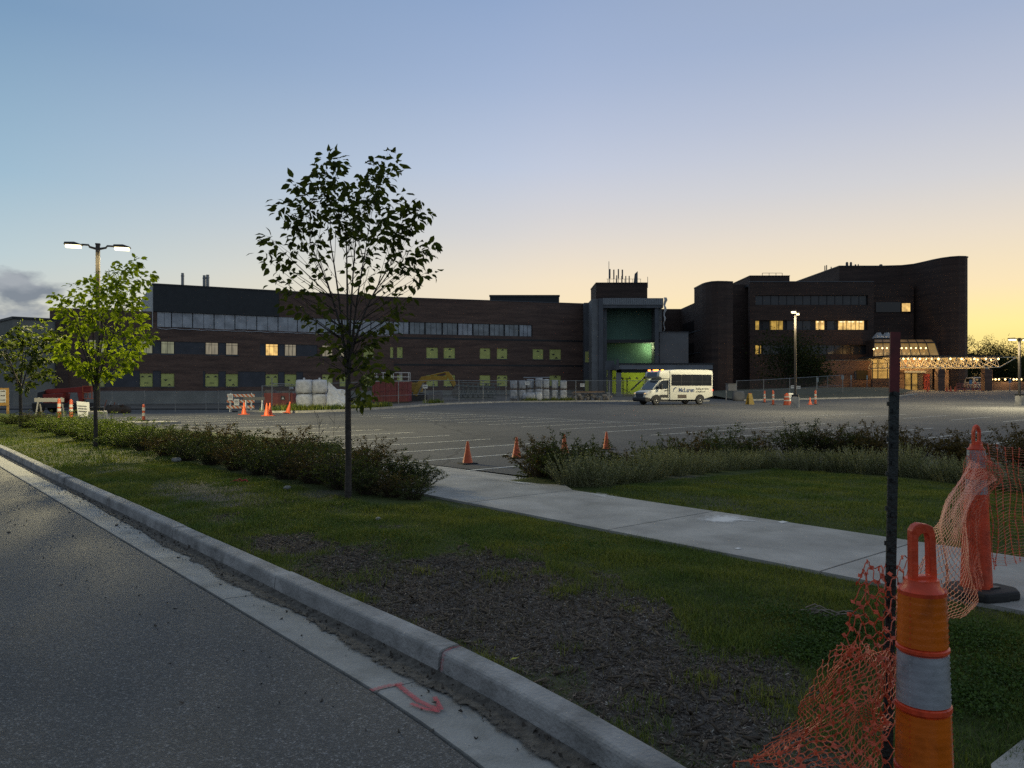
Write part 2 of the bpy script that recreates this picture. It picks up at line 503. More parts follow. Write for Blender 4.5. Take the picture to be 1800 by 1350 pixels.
def drop(x, y): return lot_z(x, y)+.15


def lot_edge_n(u):
    if u < 10.3: return 15.45
    return interp(u, [(10.8, 9.75), (16.9, 9.39), (30.7, 7.76), (59.6, 4.5), (90, 3.2)])


def apron(u, n): return u > 8.2 and n > 7.3 and u < 17.2


def verge_z(x, y):
    u, n = toUN(x, y)
    wk = 1-S((abs(n-6.82)-1.0)/.8)
    z = .082 + .03*S((n-2.7)/1.5)*(1-wk) - .15*S((n-7.8)/6.0) + drop(x, y)
    z += .018*math.sin(u*1.3+n*.7)*math.sin(n*1.9-u*.4)*S((n-2.8)/.8)*(1-wk)
    if apron(u, n) and u > 9.4: z -= .3*S((n-7.3)/.5)
    return z


bare_px = [(430, 945), (520, 938), (640, 985), (760, 985), (860, 975), (960, 1000), (1010, 1022), (1090, 1045), (1190, 1085), (1230, 1125), (1330, 1165), (1400, 1230), (1425, 1300), (1400, 1400), (1260, 1420), (1120, 1330), (960, 1245), (830, 1170), (700, 1100), (590, 1045), (540, 1005)]
BARE = [G(a, b, .1).xy for a, b in bare_px]
BARE2 = [G(a, b, .1).xy for a, b in [(300, 845), (360, 850), (450, 868), (470, 885), (400, 892), (330, 880), (280, 860)]]


def poly_sd(x, y, poly):         # signed distance, inside negative
    d = 1e9; inside = False; n = len(poly)
    for i in range(n):
        ax, ay = poly[i]; bx, by = poly[(i+1) % n]
        ex, ey = bx-ax, by-ay; wx, wy = x-ax, y-ay
        t = max(0, min(1, (wx*ex+wy*ey)/(ex*ex+ey*ey+1e-12)))
        d = min(d, math.hypot(wx-ex*t, wy-ey*t))
        if (ay > y) != (by > y) and x < (bx-ax)*(y-ay)/(by-ay)+ax: inside = not inside
    return -d if inside else d


from mathutils import noise as mnoise


def bare(x, y):
    nz = mnoise.fractal(Vector((x*1.9, y*1.9, 3.1)), .8, 2.1, 5)*.40
    a = S(.5-(poly_sd(x, y, BARE)+nz)/.40)
    b = .75*S(.5-(poly_sd(x, y, BARE2)+nz)/.7)
    c = .55*S((mnoise.fractal(Vector((x*.8+9, y*.8, 7.7)), .9, 2.1, 4)-.25)/.4)
    return max(a, b, c)


def verge_material():
    m_ = bpy.data.materials.new('turf_and_soil'); m_.use_nodes = True
    nt = m_.node_tree; N, L = nt.nodes, nt.links; b = N['Principled BSDF']
    at = N.new('ShaderNodeAttribute'); at.attribute_name = 'bare'
    tc = N.new('ShaderNodeTexCoord')
    n1 = N.new('ShaderNodeTexNoise'); n1.inputs['Scale'].default_value = 26; n1.inputs['Detail'].default_value = 8; n1.inputs['Roughness'].default_value = .7
    n2 = N.new('ShaderNodeTexNoise'); n2.inputs['Scale'].default_value = 2.2; n2.inputs['Detail'].default_value = 5
    for n in (n1, n2): L.new(tc.outputs['Object'], n.inputs[0])
    soil = N.new('ShaderNodeValToRGB'); e = soil.color_ramp.elements
    e[0].position = .3; e[0].color = (.055, .048, .043, 1); e[1].position = .70; e[1].color = (.22, .195, .175, 1)
    L.new(n1.outputs['Fac'], soil.inputs[0])
    turf = N.new('ShaderNodeValToRGB'); e = turf.color_ramp.elements
    e[0].position = .3; e[0].color = (.04, .056, .016, 1); e[1].position = .7; e[1].color = (.09, .11, .034, 1)
    L.new(n1.outputs['Fac'], turf.inputs[0])
    mx = N.new('ShaderNodeMix'); mx.data_type = 'RGBA'; L.new(at.outputs['Fac'], mx.inputs[0])
    L.new(turf.outputs[0], mx.inputs[6]); L.new(soil.outputs[0], mx.inputs[7])
    L.new(mx.outputs[2], b.inputs['Base Color']); b.inputs['Roughness'].default_value = .95
    b.inputs['Specular IOR Level'].default_value = .15
    bp = N.new('ShaderNodeBump'); bp.inputs['Strength'].default_value = .9; bp.inputs['Distance'].default_value = .03
    L.new(n1.outputs['Fac'], bp.inputs['Height']); L.new(bp.outputs[0], b.inputs['Normal'])
    return m_


def build_ground():
    dirt = mat('dirt', (.10, .09, .078), .95, var=.35, scale=.6, bump=.5, bscale=6)
    far = mat('far_ground', (.05, .06, .03), .95, var=.3, scale=.05)
    # ground sheet to the horizon
    xs = [-4000, -1500, -600, -300, -160]+list(range(-100, 121, 5))+[160, 300, 600, 1500, 4000]
    ys = [-600, -200, -60, -20]+list(range(0, 161, 5))+[220, 400, 800, 1800, 4500]
    vs = [(x, y, lot_z(x, y)-(.07 if y > 30 else .22)) for y in ys for x in xs]
    nx = len(xs)
    fs = [(j*nx+i, j*nx+i+1, (j+1)*nx+i+1, (j+1)*nx+i) for j in range(len(ys)-1) for i in range(nx-1)]
    struct(MB().add(vs, fs).build('ground', far))
    # street
    road = struct(sheet('road', [UN(-14, -9.5), UN(-14, .2)]+[KN(t*.5-7, 2.052) for t in range(24)]+[UN(110, 2.052), UN(110, -9.5)], lambda x, y: drop(x, y), 4, ROAD))
    # kerb and gutter, cast in lengths
    us = [-7.0, -4.3, -1.65, .95, 3.55, 5.80, 8.40, 11.2, 14.0, 16.8, 19.6, 22.4, 25.2, 28.0, 30.8, 33.6, 36.4, 39.2, 42, 44.8, 47.6, 50.4, 60, 75, 95]
    kerb = struct(bpy.data.objects.new('kerb', None)); COL.objects.link(kerb)
    gut = struct(bpy.data.objects.new('gutter', None)); COL.objects.link(gut)
    bed = mat('joint_filler', (.04, .037, .035), .95, var=.3)
    prof = [(2.46, -.06), (2.46, .0), (2.473, .106), (2.479, .119), (2.491, .127), (2.600, .132), (2.612, .126), (2.615, -.06)]
    rk = random.Random(3)
    for a, b in zip(us, us[1:]):
        g = .010
        mb = MB(); dz = rk.uniform(-.007, .007); dn = rk.uniform(-.006, .006)
        seg = max(2, int((b-a)/.5)); vs = []
        for i in range(seg+1):
            u = a+g+(b-a-2*g)*i/seg
            w = mnoise.noise(Vector((u*1.1, 2.2, .3)))*.006
            for n, z in prof:
                x, y = KN(u, n+dn+w); vs.append((x, y, z+dz+drop(x, y)))
        k = len(prof); fs = [(i*k+j, i*k+(j+1) % k, (i+1)*k+(j+1) % k, (i+1)*k+j) for i in range(seg) for j in range(k)]
        fs += [tuple(range(k)), tuple(seg*k+j for j in range(k))[::-1]]
        mb.add(vs, fs).build('kerb_block', KERBM, kerb)
        mb = MB(); dz = rk.uniform(-.003, .002)
        pr = [(2.07, -.07), (2.07, .006+dz), (2.09, .009+dz), (2.44, -.010+dz), (2.456, -.010+dz), (2.456, -.07)]
        vs = []
        gs = 6 if b < 6 else 1
        for i in range(gs+1):
            u = a+.005+(b-a-.01)*i/gs
            for n, z in pr:
                x, y = KN(u, n); vs.append((x, y, z+drop(x, y)))
        k = len(pr); fs = [(i*k+j, i*k+(j+1) % k, (i+1)*k+(j+1) % k, (i+1)*k+j) for i in range(gs) for j in range(k)]+[tuple(range(k)), tuple(range(gs*k, (gs+1)*k))[::-1]]
        mb.add(vs, fs).build('gutter_slab', GUTM, gut)
    sheet('joint_filler', [KN(t*.5-6.9, 2.03) for t in range(24)]+[UN(95, 2.03), UN(95, 2.6)]+[KN(t*.5-6.9, 2.6) for t in range(23, -1, -1)], lambda x, y: drop(x, y)-.02, 6, bed, gut)
    # sandy dirt washed against the kerb face, plus crumbs
    sand = mat('gutter_sand', (.12, .107, .09), .95, var=.5, scale=18, bump=.8, bscale=80)
    vs = []; fs = []; i = 0; u = -6.0
    while u < 30:
        w = .165+.10*mnoise.noise(Vector((u*.9, .5, 9)))+.05*mnoise.noise(Vector((u*6, .5, 2)))
        w *= .35+.65*S((9.5-abs(u-3.5))/7)
        x0, y0 = KN(u, 2.452-max(.015, w)); x1, y1 = KN(u, 2.42); x2, y2 = KN(u, 2.461)
        vs += [(x0, y0, -.0005+.012*min(1, w/.25)), (x1, y1, .006), (x2, y2, .02)]
        if i: o = 3*(i-1); fs += [(o, o+3, o+4, o+1), (o+1, o+4, o+5, o+2)]
        i += 1; u += .04
    gd = tag(MB().add(vs, fs).build('gutter_dirt', sand, smooth=True), 'strip of damp dirt washed along the kerb face', None, kind='stuff')
    at = gd.data.attributes.new('edge', 'FLOAT', 'POINT'); at.data.foreach_set('value', [(0.0, 1.0, 1.0)[k % 3] for k in range(len(vs))])
    N, L = sand.node_tree.nodes, sand.node_tree.links; an = N.new('ShaderNodeAttribute'); an.attribute_name = 'edge'
    tc = N.new('ShaderNodeTexCoord'); nz = N.new('ShaderNodeTexNoise'); nz.inputs['Scale'].default_value = 24; nz.inputs['Detail'].default_value = 9; nz.inputs['Roughness'].default_value = .7; L.new(tc.outputs['Object'], nz.inputs[0])
    m1 = N.new('ShaderNodeMath'); m1.operation = 'MULTIPLY_ADD'; m1.inputs[1].default_value = 2.6; m1.inputs[2].default_value = -1.5; L.new(nz.outputs['Fac'], m1.inputs[0])
    m2 = N.new('ShaderNodeMath'); m2.operation = 'MULTIPLY_ADD'; m2.inputs[1].default_value = 1.9; L.new(an.outputs['Fac'], m2.inputs[0]); L.new(m1.outputs[0], m2.inputs[2])
    m3 = N.new('ShaderNodeMath'); m3.operation = 'MULTIPLY'; m3.inputs[1].default_value = 3.0; m3.use_clamp = True; L.new(m2.outputs[0], m3.inputs[0]); L.new(m3.outputs[0], N['Principled BSDF'].inputs['Alpha'])
    n = 1500
    uu = rng.uniform(-3, 14, n); nn = 2.455-np.abs(rng.normal(0, .10, n)); nn[:350] = rng.uniform(1.2, 2.45, 350)
    mb = MB()
    for a, b in zip(uu, nn):
        x, y = KN(a, b); s = abs(rng.normal(0, .004))+.0025; z = .012+s*.5 if b > 2.1 else .004
        if b > 2.1: z = .004+.012*S((b-2.2)/.25)
        q = [Vector((x, y, z))+Vector(rng.normal(0, s, 3).tolist()) for _ in range(4)]
        mb.add(q, [(0, 1, 2), (0, 2, 3), (0, 3, 1), (1, 3, 2)])
    tag(mb.build('gutter_crumbs', mat('crumbs', (.06, .05, .04), .95, var=.5, scale=30)), 'scattered crumbs of dirt in the gutter', None, kind='stuff')
    # verge with turf and bare mulch
    us2 = list(np.arange(-7, 12, .14))+list(np.arange(12, 30, .4))+list(np.arange(30, 92, 2.0))
    vs = []; fs = []; bw = []
    K = 70
    for i, u in enumerate(us2):
        ne = lot_edge_n(u)
        for k in range(K+1):
            n0_ = 2.617-bend(u); n = n0_+(ne-.12-n0_)*(k/K)**1.25
            x, y = UN(u, n); vs.append((x, y, verge_z(x, y)-(0.0 if k else .0)))
            bw.append(bare(x, y) if u < 22 else 0)
        if i:
            o = (i-1)*(K+1)
            for k in range(K): fs.append((o+k, o+k+1, o+K+2+k, o+K+1+k))
    vo = MB().add(vs, fs).build('verge', verge_material(), smooth=True)
    struct(vo)
    at = vo.data.attributes.new('bare', 'FLOAT', 'POINT'); at.data.foreach_set('value', bw)
    # concrete walk in cast slabs
    walk = struct(bpy.data.objects.new('sidewalk', None)); COL.objects.link(walk)

    def swz(x, y):
        u, n = toUN(x, y)
        z = .112-.10*S((n-6)/6)*.2
        if u > 8: z -= .255*min(1, max(0, (n-7.6)/1.8))*S((u-8)/2.0)
        return z
    j = [-6.2, -3.85, -1.5, .80, 3.14, 5.45, 7.85]
    for a, b in zip(j, j[1:]):
        sheet('slab', [UN(a+.011, 5.9), UN(a+.011, 7.75), UN(b-.011, 7.75), UN(b-.011, 5.9)], lambda x, y: swz(x, y)-.12, .8, CONC, walk, thick=.12)
    for poly in ([(7.866, 5.9), (7.866, 7.77), (8.4, 8.12), (9.97, 8.85), (10.889, 9.55), (10.889, 5.9)],
                 [(10.911, 5.9), (10.911, 9.62), (13.089, 9.58), (13.089, 5.9)], [(13.111, 5.9), (13.111, 9.58), (17.0, 9.36), (17.0, 5.9)]):
        sheet('slab', [UN(*p) for p in poly], lambda x, y: swz(x, y)-.12, .5, CONC, walk, thick=.12)
    # a bit of another walk at the lower right edge
    a = [G(px, py, .12).xy for px, py in [(1742, 1345), (1800, 1300), (1900, 1250), (2050, 1380), (1850, 1520), (1760, 1420)]]
    sheet('slab', a, lambda x, y: .0, .8, CONC, walk, thick=.125)
    # pale residue patches sprayed on the walk
    pm = bpy.data.materials.new('pale_residue'); pm.use_nodes = True
    N, L = pm.node_tree.nodes, pm.node_tree.links; b = N['Principled BSDF']; b.inputs['Base Color'].default_value = (.72, .71, .69, 1); b.inputs['Roughness'].default_value = .9
    tc = N.new('ShaderNodeTexCoord'); at = N.new('ShaderNodeAttribute'); at.attribute_name = 'edge'
    nz = N.new('ShaderNodeTexNoise'); nz.inputs['Scale'].default_value = 16; nz.inputs['Detail'].default_value = 7; L.new(tc.outputs['Object'], nz.inputs[0])
    m1 = N.new('ShaderNodeMath'); m1.operation = 'MULTIPLY_ADD'; m1.inputs[1].default_value = .9; m1.inputs[2].default_value = -.62
    L.new(nz.outputs['Fac'], m1.inputs[0]); m2 = N.new('ShaderNodeMath'); m2.operation = 'ADD'; L.new(m1.outputs[0], m2.inputs[0]); L.new(at.outputs['Fac'], m2.inputs[1])
    m3 = N.new('ShaderNodeMath'); m3.operation = 'MULTIPLY'; m3.inputs[1].default_value = 1.9; m3.use_clamp = True; L.new(m2.outputs[0], m3.inputs[0]); L.new(m3.outputs[0], b.inputs['Alpha'])

    def blob(pts, dz=.004, soft=1.0):
        c = [G(px, py, .115).xy for px, py in pts]
        ctr = sum((Vector(q) for q in c), Vector((0, 0)))/len(c)
        rings = [0, .4, .7, .85, 1.0]; vs = []; ed = []
        m = len(c)*6
        for t in rings:
            for k in range(m):
                f = k/6; i = int(f); fr = f-i
                q = Vector(c[i]).lerp(Vector(c[(i+1) % len(c)]), fr)
                pnt = ctr.lerp(q, t)
                vs.append((pnt.x, pnt.y, swz(pnt.x, pnt.y)+dz)); ed.append((1-t)*soft)
        fs = [(r*m+k, r*m+(k+1) % m, (r+1)*m+(k+1) % m, (r+1)*m+k) for r in range(len(rings)-1) for k in range(m)]
        o = MB().add(vs, fs).build('residue_patch', pm, walk)
        a_ = o.data.attributes.new('edge', 'FLOAT', 'POINT'); a_.data.foreach_set('value', ed)
    blob([(1200, 912), (1245, 902), (1300, 901), (1340, 914), (1348, 918), (1310, 914), (1292, 921), (1255, 921), (1215, 917)])
    blob([(1362, 917), (1375, 914), (1390, 917), (1375, 920)], soft=1.6)
    blob([(1288, 964), (1297, 962), (1306, 964), (1297, 966)], soft=2.0)
    blob([(862, 836), (900, 838), (955, 850), (960, 854), (920, 852), (880, 845)], soft=.8)
    blob([(1000, 862), (1050, 863), (1118, 876), (1090, 881), (1040, 872)], soft=.55)
    # red sprayed arrow on the gutter and a stroke over the kerb joint
    sp = bpy.data.materials.new('red_spray_paint'); sp.use_nodes = True
    N, L = sp.node_tree.nodes, sp.node_tree.links; b = N['Principled BSDF']; b.inputs['Base Color'].default_value = (.62, .075, .09, 1); b.inputs['Roughness'].default_value = .7
    tc = N.new('ShaderNodeTexCoord'); nz = N.new('ShaderNodeTexNoise'); nz.inputs['Scale'].default_value = 60; nz.inputs['Detail'].default_value = 5; L.new(tc.outputs['Object'], nz.inputs[0])
    at = N.new('ShaderNodeAttribute'); at.attribute_name = 'edge'
    m2 = N.new('ShaderNodeMath'); m2.operation = 'MULTIPLY_ADD'; m2.inputs[1].default_value = 1.2; m2.inputs[2].default_value = -.75; L.new(nz.outputs['Fac'], m2.inputs[0])
    m3 = N.new('ShaderNodeMath'); m3.operation = 'ADD'; m3.use_clamp = True; L.new(m2.outputs[0], m3.inputs[0]); L.new(at.outputs['Fac'], m3.inputs[1]); L.new(m3.outputs[0], b.inputs['Alpha'])

    def stroke(pts, w, zz, name, parent, core=1.0):
        vs = []; fs = []; ed = []
        for i, q in enumerate(pts):
            p0 = Vector(pts[max(0, i-1)]); p1 = Vector(pts[min(len(pts)-1, i+1)]); d = (p1-p0); d = Vector((-d.y, d.x, 0)).normalized()
            for s_, e_ in ((-1, 0), (-.5, core), (.5, core), (1, 0)):
                v = Vector(q)+d*w*s_; vs.append((v.x, v.y, q[2]+zz)); ed.append(e_)
            if i:
                o = 4*(i-1); fs += [(o+k, o+k+1, o+5+k, o+4+k) for k in range(3)]
        o = MB().add(vs, fs).build(name, sp, parent)
        a_ = o.data.attributes.new('edge', 'FLOAT', 'POINT'); a_.data.foreach_set('value', ed)

    def gl(pts):
        out = []
        for (a, b), (c, d) in zip(pts, pts[1:]):
            for t in np.linspace(0, 1, 8, endpoint=False):
                q = G(a+(c-a)*t, b+(d-b)*t, 0); u, n = toUN(q.x, q.y)
                out.append((q.x, q.y, .009-.019*min(1, max(0, (n-2.09)/.35))))
        return out
    stroke(gl([(652, 1219), (680, 1210), (712, 1203)]), .026, .007, 'spray_arrow_bar', gut, .55)
    stroke(gl([(698, 1206), (735, 1236), (775, 1254)]), .022, .008, 'spray_arrow_shaft', gut, .75)
    stroke(gl([(722, 1242), (750, 1252), (777, 1256)]), .018, .009, 'spray_arrow_head', gut, .8)
    stroke(gl([(764, 1228), (770, 1240), (776, 1254)]), .018, .010, 'spray_arrow_head', gut, .8)
    q = []
    for n, z in [(2.4585, .02), (2.466, .07), (2.473, .105), (2.480, .122), (2.493, .130), (2.515, .133), (2.55, .1355), (2.60, .137)]:
        x, y = UN(3.52, n); q.append((x-.002*NX, y-.002*NY, z))
    stroke(q, .02, .003, 'spray_stroke', kerb, .35)
    # parking lot
    poly = [(-70, 82), (-35, 48.5), (-13.9, 28.5), (-3.75, 19.0), (0, 15.07), (.5, 14.6), (2.2, 15.6), (5.2, 17.8), (9.6, 13.0), (14.5, 7.2), (21, -.5), (130, -.5), (130, 104), (30, 104), (15, 88), (-70, 88)]
    lot = struct(sheet('parking_lot', poly, lot_z, 3, LOT))
    # low kerbs round the lot
    def kerb_run(pts, name='lot_kerb', h=.14, w=.15, base=lot_z):
        mb = MB(); vs = []; fs = []
        P2 = [Vector(p) for p in pts]; fine = []
        for a, b in zip(P2, P2[1:]):
            k = max(1, int((b-a).length/1.5))
            fine += [a.lerp(b, i/k) for i in range(k)]
        fine.append(P2[-1])
        for i, p in enumerate(fine):
            d = fine[min(i+1, len(fine)-1)]-fine[max(0, i-1)]; nn_ = Vector((-d.y, d.x)).normalized()*w/2
            z = base(p.x, p.y)
            vs += [(p.x-nn_.x, p.y-nn_.y, z-.1), (p.x-nn_.x*.9, p.y-nn_.y*.9, z+h), (p.x+nn_.x*.9, p.y+nn_.y*.9, z+h), (p.x+nn_.x, p.y+nn_.y, z-.1)]
            if i:
                o = 4*(i-1); fs += [(o+k_, o+(k_+1) % 4, o+4+(k_+1) % 4, o+4+k_) for k_ in range(4)]
        fs += [(0, 1, 2, 3), tuple(len(vs)-4+k_ for k_ in range(4))]
        return struct(mb.add(vs, fs).build(name, CONC))
    kerb_run([(-62, 74.5), (-35, 48.5), (-13.9, 28.5), (-4.1, 19.3)])
    kerb_run([(.62, 14.72), (2.2, 15.6), (5.2, 17.8), (9.6, 13.0), (14.5, 7.2), (21, -.5)])
    far_edge = [(-22, 62), (-17, 52), (-15.2, 48.9), (-13.4, 48.2), (-11, 50.5), (-8.5, 57), (-6, 66), (-.4, 74), (9.6, 77), (20, 78)]
    kerb_run(far_edge)
    # painted lines
    lf = lambda p: (p[0], p[1], lot_z(p[0], p[1])+.006)

    def line(a, b, w=.10):
        a, b = Vector(a), Vector(b); d = (b-a); nn_ = Vector((-d.y, d.x)).normalized()*w/2; k = max(1, int(d.length/2))
        vs = []; fs = []
        for i in range(k+1):
            p = a.lerp(b, i/k); vs += [lf(p-nn_), lf(p+nn_)]
            if i: o = 2*(i-1); fs.append((o, o+2, o+3, o+1))
        MB().add(vs, fs).build('parking_line', LINE, lot)
    un = Vector((NX, NY)); uu_ = Vector((UX, UY))
    E0 = Vector((.765, 23.0))
    for k in range(-2, 13):
        e = E0+uu_*2.25*k; line(e-un*(5.8 if k > 0 else 7.2), e)
    F0 = Vector((.42, 31.7))
    for k in range(-11, 8):
        f = F0+uu_*2.25*k; line(f, f+un*6.0)
        if k < -1: line(f+un*6.2, f+un*12)
        line(f+un*6.1-uu_*1.12, f+un*6.1+uu_*1.12)
    for k in range(-12, 8):
        f = F0+un*20+uu_*2.25*k
        if k < 0: line(f, f+un*5.6)
    # building yard beyond the lot
    yz = lambda x, y: lot_z(x, y)+.10
    ypoly = far_edge+[(20, 131), (-64, 131), (-64, 82), (-30, 82)]
    struct(sheet('construction_yard', ypoly, yz, 4, dirt))
    struct(sheet('earth_bank', [(24, 80), (40, 82.5), (47, 90), (47, 97), (38, 99), (30, 104), (22, 104)], lambda x, y: lot_z(x, y)+.10+.5*S((y-82)/12), 3, mat('dry_grass_bank', (.06, .062, .035), .95, var=.4, scale=1.5, bump=.7, bscale=8)))
    kerb_run([(24, 79.8), (40, 82.3), (47.3, 90)])
    struct(sheet('entrance_drive', [(30, 104), (130, 104), (130, 150), (30, 150)], lambda x, y: lot_z(x, y)+.004, 6, LOT))
    # concrete island with the lamp, left
    struct(sheet('traffic_island', [(-18.6, 33.4), (-16.6, 34.0), (-15.2, 34.4), (-14.6, 34.0), (-15.4, 33.4), (-18, 32.4)], lambda x, y: lot_z(x, y)-.05, 2, CONC, thick=.17))
    return kerb_run


build_ground()
# ------------------------------------------------------------------ hospital buildings
class Seg:
    """a vertical facade plane from A to B (plan), local x along it, y into the building, z up"""
    def __init__(s, A, B):
        s.A = Vector(A); s.B = Vector(B); d = s.B-s.A; s.L = d.length; s.d = d.normalized()
        s.rz = math.atan2(s.d.y, s.d.x)

    def hit(s, px):                      # where the sight line of a photograph column meets the plane
        kx = (px-900)/F
        # A + t d = (kx D, D)
        t = (kx*s.A.y-s.A.x)/(s.d.x-kx*s.d.y)
        return t, s.A.y+t*s.d.y

    def s_(s, px): return s.hit(px)[0]

    def z_(s, px, py): return CAMZ-(py-675)/F*s.hit(px)[1]

    def rect(s, x0, x1, y0, y1):         # photograph rectangle -> (s0, s1, z0, z1)
        m = (x0+x1)/2
        return (s.s_(x0), s.s_(x1), s.z_(m, y1), s.z_(m, y0))

    def mx(s, root): 
        a = s.A-Vector(root.location.xy)
        return Matrix.Translation((a.x, a.y, -root.location.z)) @ Matrix.Rotation(s.rz, 4, 'Z')


def wall_holes(s0, s1, z0, z1, holes, depth=.25, thick=.5):
    """front sheet with real openings, reveals and a closed back"""
    holes = [h for h in holes if h[1] > s0 and h[0] < s1 and h[3] > z0 and h[2] < z1]
    holes = [(max(a, s0+.01), min(b, s1-.01), max(c, z0+.01), min(d, z1-.01)) for a, b, c, d in holes]
    xs = sorted({s0, s1, *[h[0] for h in holes], *[h[1] for h in holes]})
    zs = sorted({z0, z1, *[h[2] for h in holes], *[h[3] for h in holes]})
    mb = MB()
    for i in range(len(xs)-1):
        for j in range(len(zs)-1):
            cx, cz = (xs[i]+xs[i+1])/2, (zs[j]+zs[j+1])/2
            if any(a < cx < b and c < cz < d for a, b, c, d in holes): continue
            mb.quad((xs[i], 0, zs[j]), (xs[i+1], 0, zs[j]), (xs[i+1], 0, zs[j+1]), (xs[i], 0, zs[j+1]))
    for a, b, c, d in holes:
        mb.quad((a, 0, c), (a, depth, c), (a, depth, d), (a, 0, d)); mb.quad((b, 0, c), (b, 0, d), (b, depth, d), (b, depth, c))
        mb.quad((a, 0, c), (b, 0, c), (b, depth, c), (a, depth, c)); mb.quad((a, 0, d), (a, depth, d), (b, depth, d), (b, 0, d))
    mb.quad((s0, 0, z0), (s0, 0, z1), (s0, thick, z1), (s0, thick, z0)); mb.quad((s1, 0, z0), (s1, thick, z0), (s1, thick, z1), (s1, 0, z1))
    mb.quad((s0, 0, z1), (s1, 0, z1), (s1, thick, z1), (s0, thick, z1)); mb.quad((s0, thick, z0), (s0, thick, z1), (s1, thick, z1), (s1, thick, z0))
    return mb


BLIND = {}


def lit_mat(name, col, strength, stripes=0, var=.35, scale=1.1):
    """a lit room or drawn blind seen through glass"""
    if name in BLIND: return BLIND[name]
    m_ = bpy.data.materials.new(name); m_.use_nodes = True
    N, L = m_.node_tree.nodes, m_.node_tree.links; b = N['Principled BSDF']
    b.inputs['Base Color'].default_value = (*[c*.5 for c in col], 1); b.inputs['Roughness'].default_value = .3
    tc = N.new('ShaderNodeTexCoord'); nz = N.new('ShaderNodeTexNoise'); nz.inputs['Scale'].default_value = scale; nz.inputs['Detail'].default_value = 4
    mp = N.new('ShaderNodeMapping'); mp.inputs['Scale'].default_value = (3.0 if stripes else 1, 1, .5 if stripes else 1)
    L.new(tc.outputs['Object'], mp.inputs[0]); L.new(mp.outputs[0], nz.inputs[0])
    r = N.new('ShaderNodeValToRGB'); r.color_ramp.elements[0].position = .3; r.color_ramp.elements[0].color = (*[c*(1-var) for c in col], 1)
    r.color_ramp.elements[1].position = .7; r.color_ramp.elements[1].color = (*[c*(1+var) for c in col], 1)
    L.new(nz.outputs['Fac'], r.inputs[0]); L.new(r.outputs[0], b.inputs['Emission Color']); b.inputs['Emission Strength'].default_value = strength; m_.cycles.emission_sampling = 'NONE'
    BLIND[name] = m_
    return m_


PALE = lit_mat('pale_blind', (.30, .30, .19), .45, 1)
WARMB = lit_mat('warm_blind', (.34, .29, .20), .5, 1)
GOLD = lit_mat('gold_lit_room', (1.0, .62, .20), .75, 0, .5, 1.6)
AMBER = lit_mat('amber_lit_room', (.85, .52, .10), .38, 0, .5, 1.6)
PANEL = mat('weathered_panel', (.40, .41, .43), .6, var=.3, scale=.8, bump=.2, bscale=5)
GLASSM = mat('clouded_glass', (.22, .24, .25), .18, var=.4, scale=.9, spec=.6)
DARKPAN = mat('dark_blue_grey_panel', (.055, .057, .068), .6, var=.25, scale=.7)
SLATE = mat('slate_cladding', (.10, .105, .115), .7, var=.2, scale=.6)
TAN = mat('tan_metal_siding', (.46, .46, .44), .6, var=.1, scale=.5)
PRINT = mat('black_print', (.05, .05, .04), .7, var=0)


def board(seg, root, r, mark, y=.10):
    """sheathing board closing an opening, with its printed triangle marks"""
    a, b, c, d = r
    o = MB().box(a+.01, b-.01, y, y+.03, c+.01, d-.01).build('window_board', YEL, root, mx=seg.mx(root))
    MB().box(a-.06, b+.06, -.05, .06, c-.12, c-.005).build('sill', SLATE, o)
    w, h = b-a, d-c; k = mark % 4
    spots = {0: [(.5, .72, 1)], 1: [(.35, .55, -1), (.62, .08, 1)], 2: [(.55, .80, 1), (.55, .10, 1)], 3: [(.2, .70, 1), (.78, .72, 1), (.5, .25, 0)]}[k]
    for fx, fz, up in spots:
        x, z, q = a+w*fx, c+h*fz, .17*w
        mb = MB()
        if up: mb.add([(x-q, y-.006, z), (x+q, y-.006, z), (x, y-.006, z+up*q*.9)], [(0, 1, 2)])
        else: mb.add([(x-q, y-.006, z), (x+q, y-.006, z), (x+q, y-.006, z+.08), (x-q, y-.006, z+.08)], [(0, 1, 2, 3)])
        mb.build('printed_mark', PRINT, o)
    return o


def window(seg, root, r, gm, bars=(1, 1), y=.14, fm=None, fw=.06):
    a, b, c, d = r; fm = fm or BLACK
    o = MB().box(a, b, y, y+.03, c, d).build('window', gm, root, mx=seg.mx(root))
    mb = MB(); y0, y1 = y-.05, y-.004
    mb.box(a, a+fw, y0, y1, c, d); mb.box(b-fw, b, y0, y1, c, d); mb.box(a+fw, b-fw, y0, y1, c, c+fw); mb.box(a+fw, b-fw, y0, y1, d-fw, d)
    for i in range(1, bars[0]+1):
        x = a+(b-a)*i/(bars[0]+1); mb.box(x-fw*.35, x+fw*.35, y0+.004, y1, c+fw, d-fw)
    for i in range(1, bars[1]+1):
        z = c+(d-c)*(i/(bars[1]+1) if bars[1] > 1 else .8); mb.box(a+fw, b-fw, y0+.002, y1+.002, z-fw*.35, z+fw*.35)
    f = mb.build('window_frame', fm, o)
    if bars[1]: MB().box(a-.06, b+.06, -.05, y-.06, c-.12, c-.005).build('sill', SLATE, o)
    return o


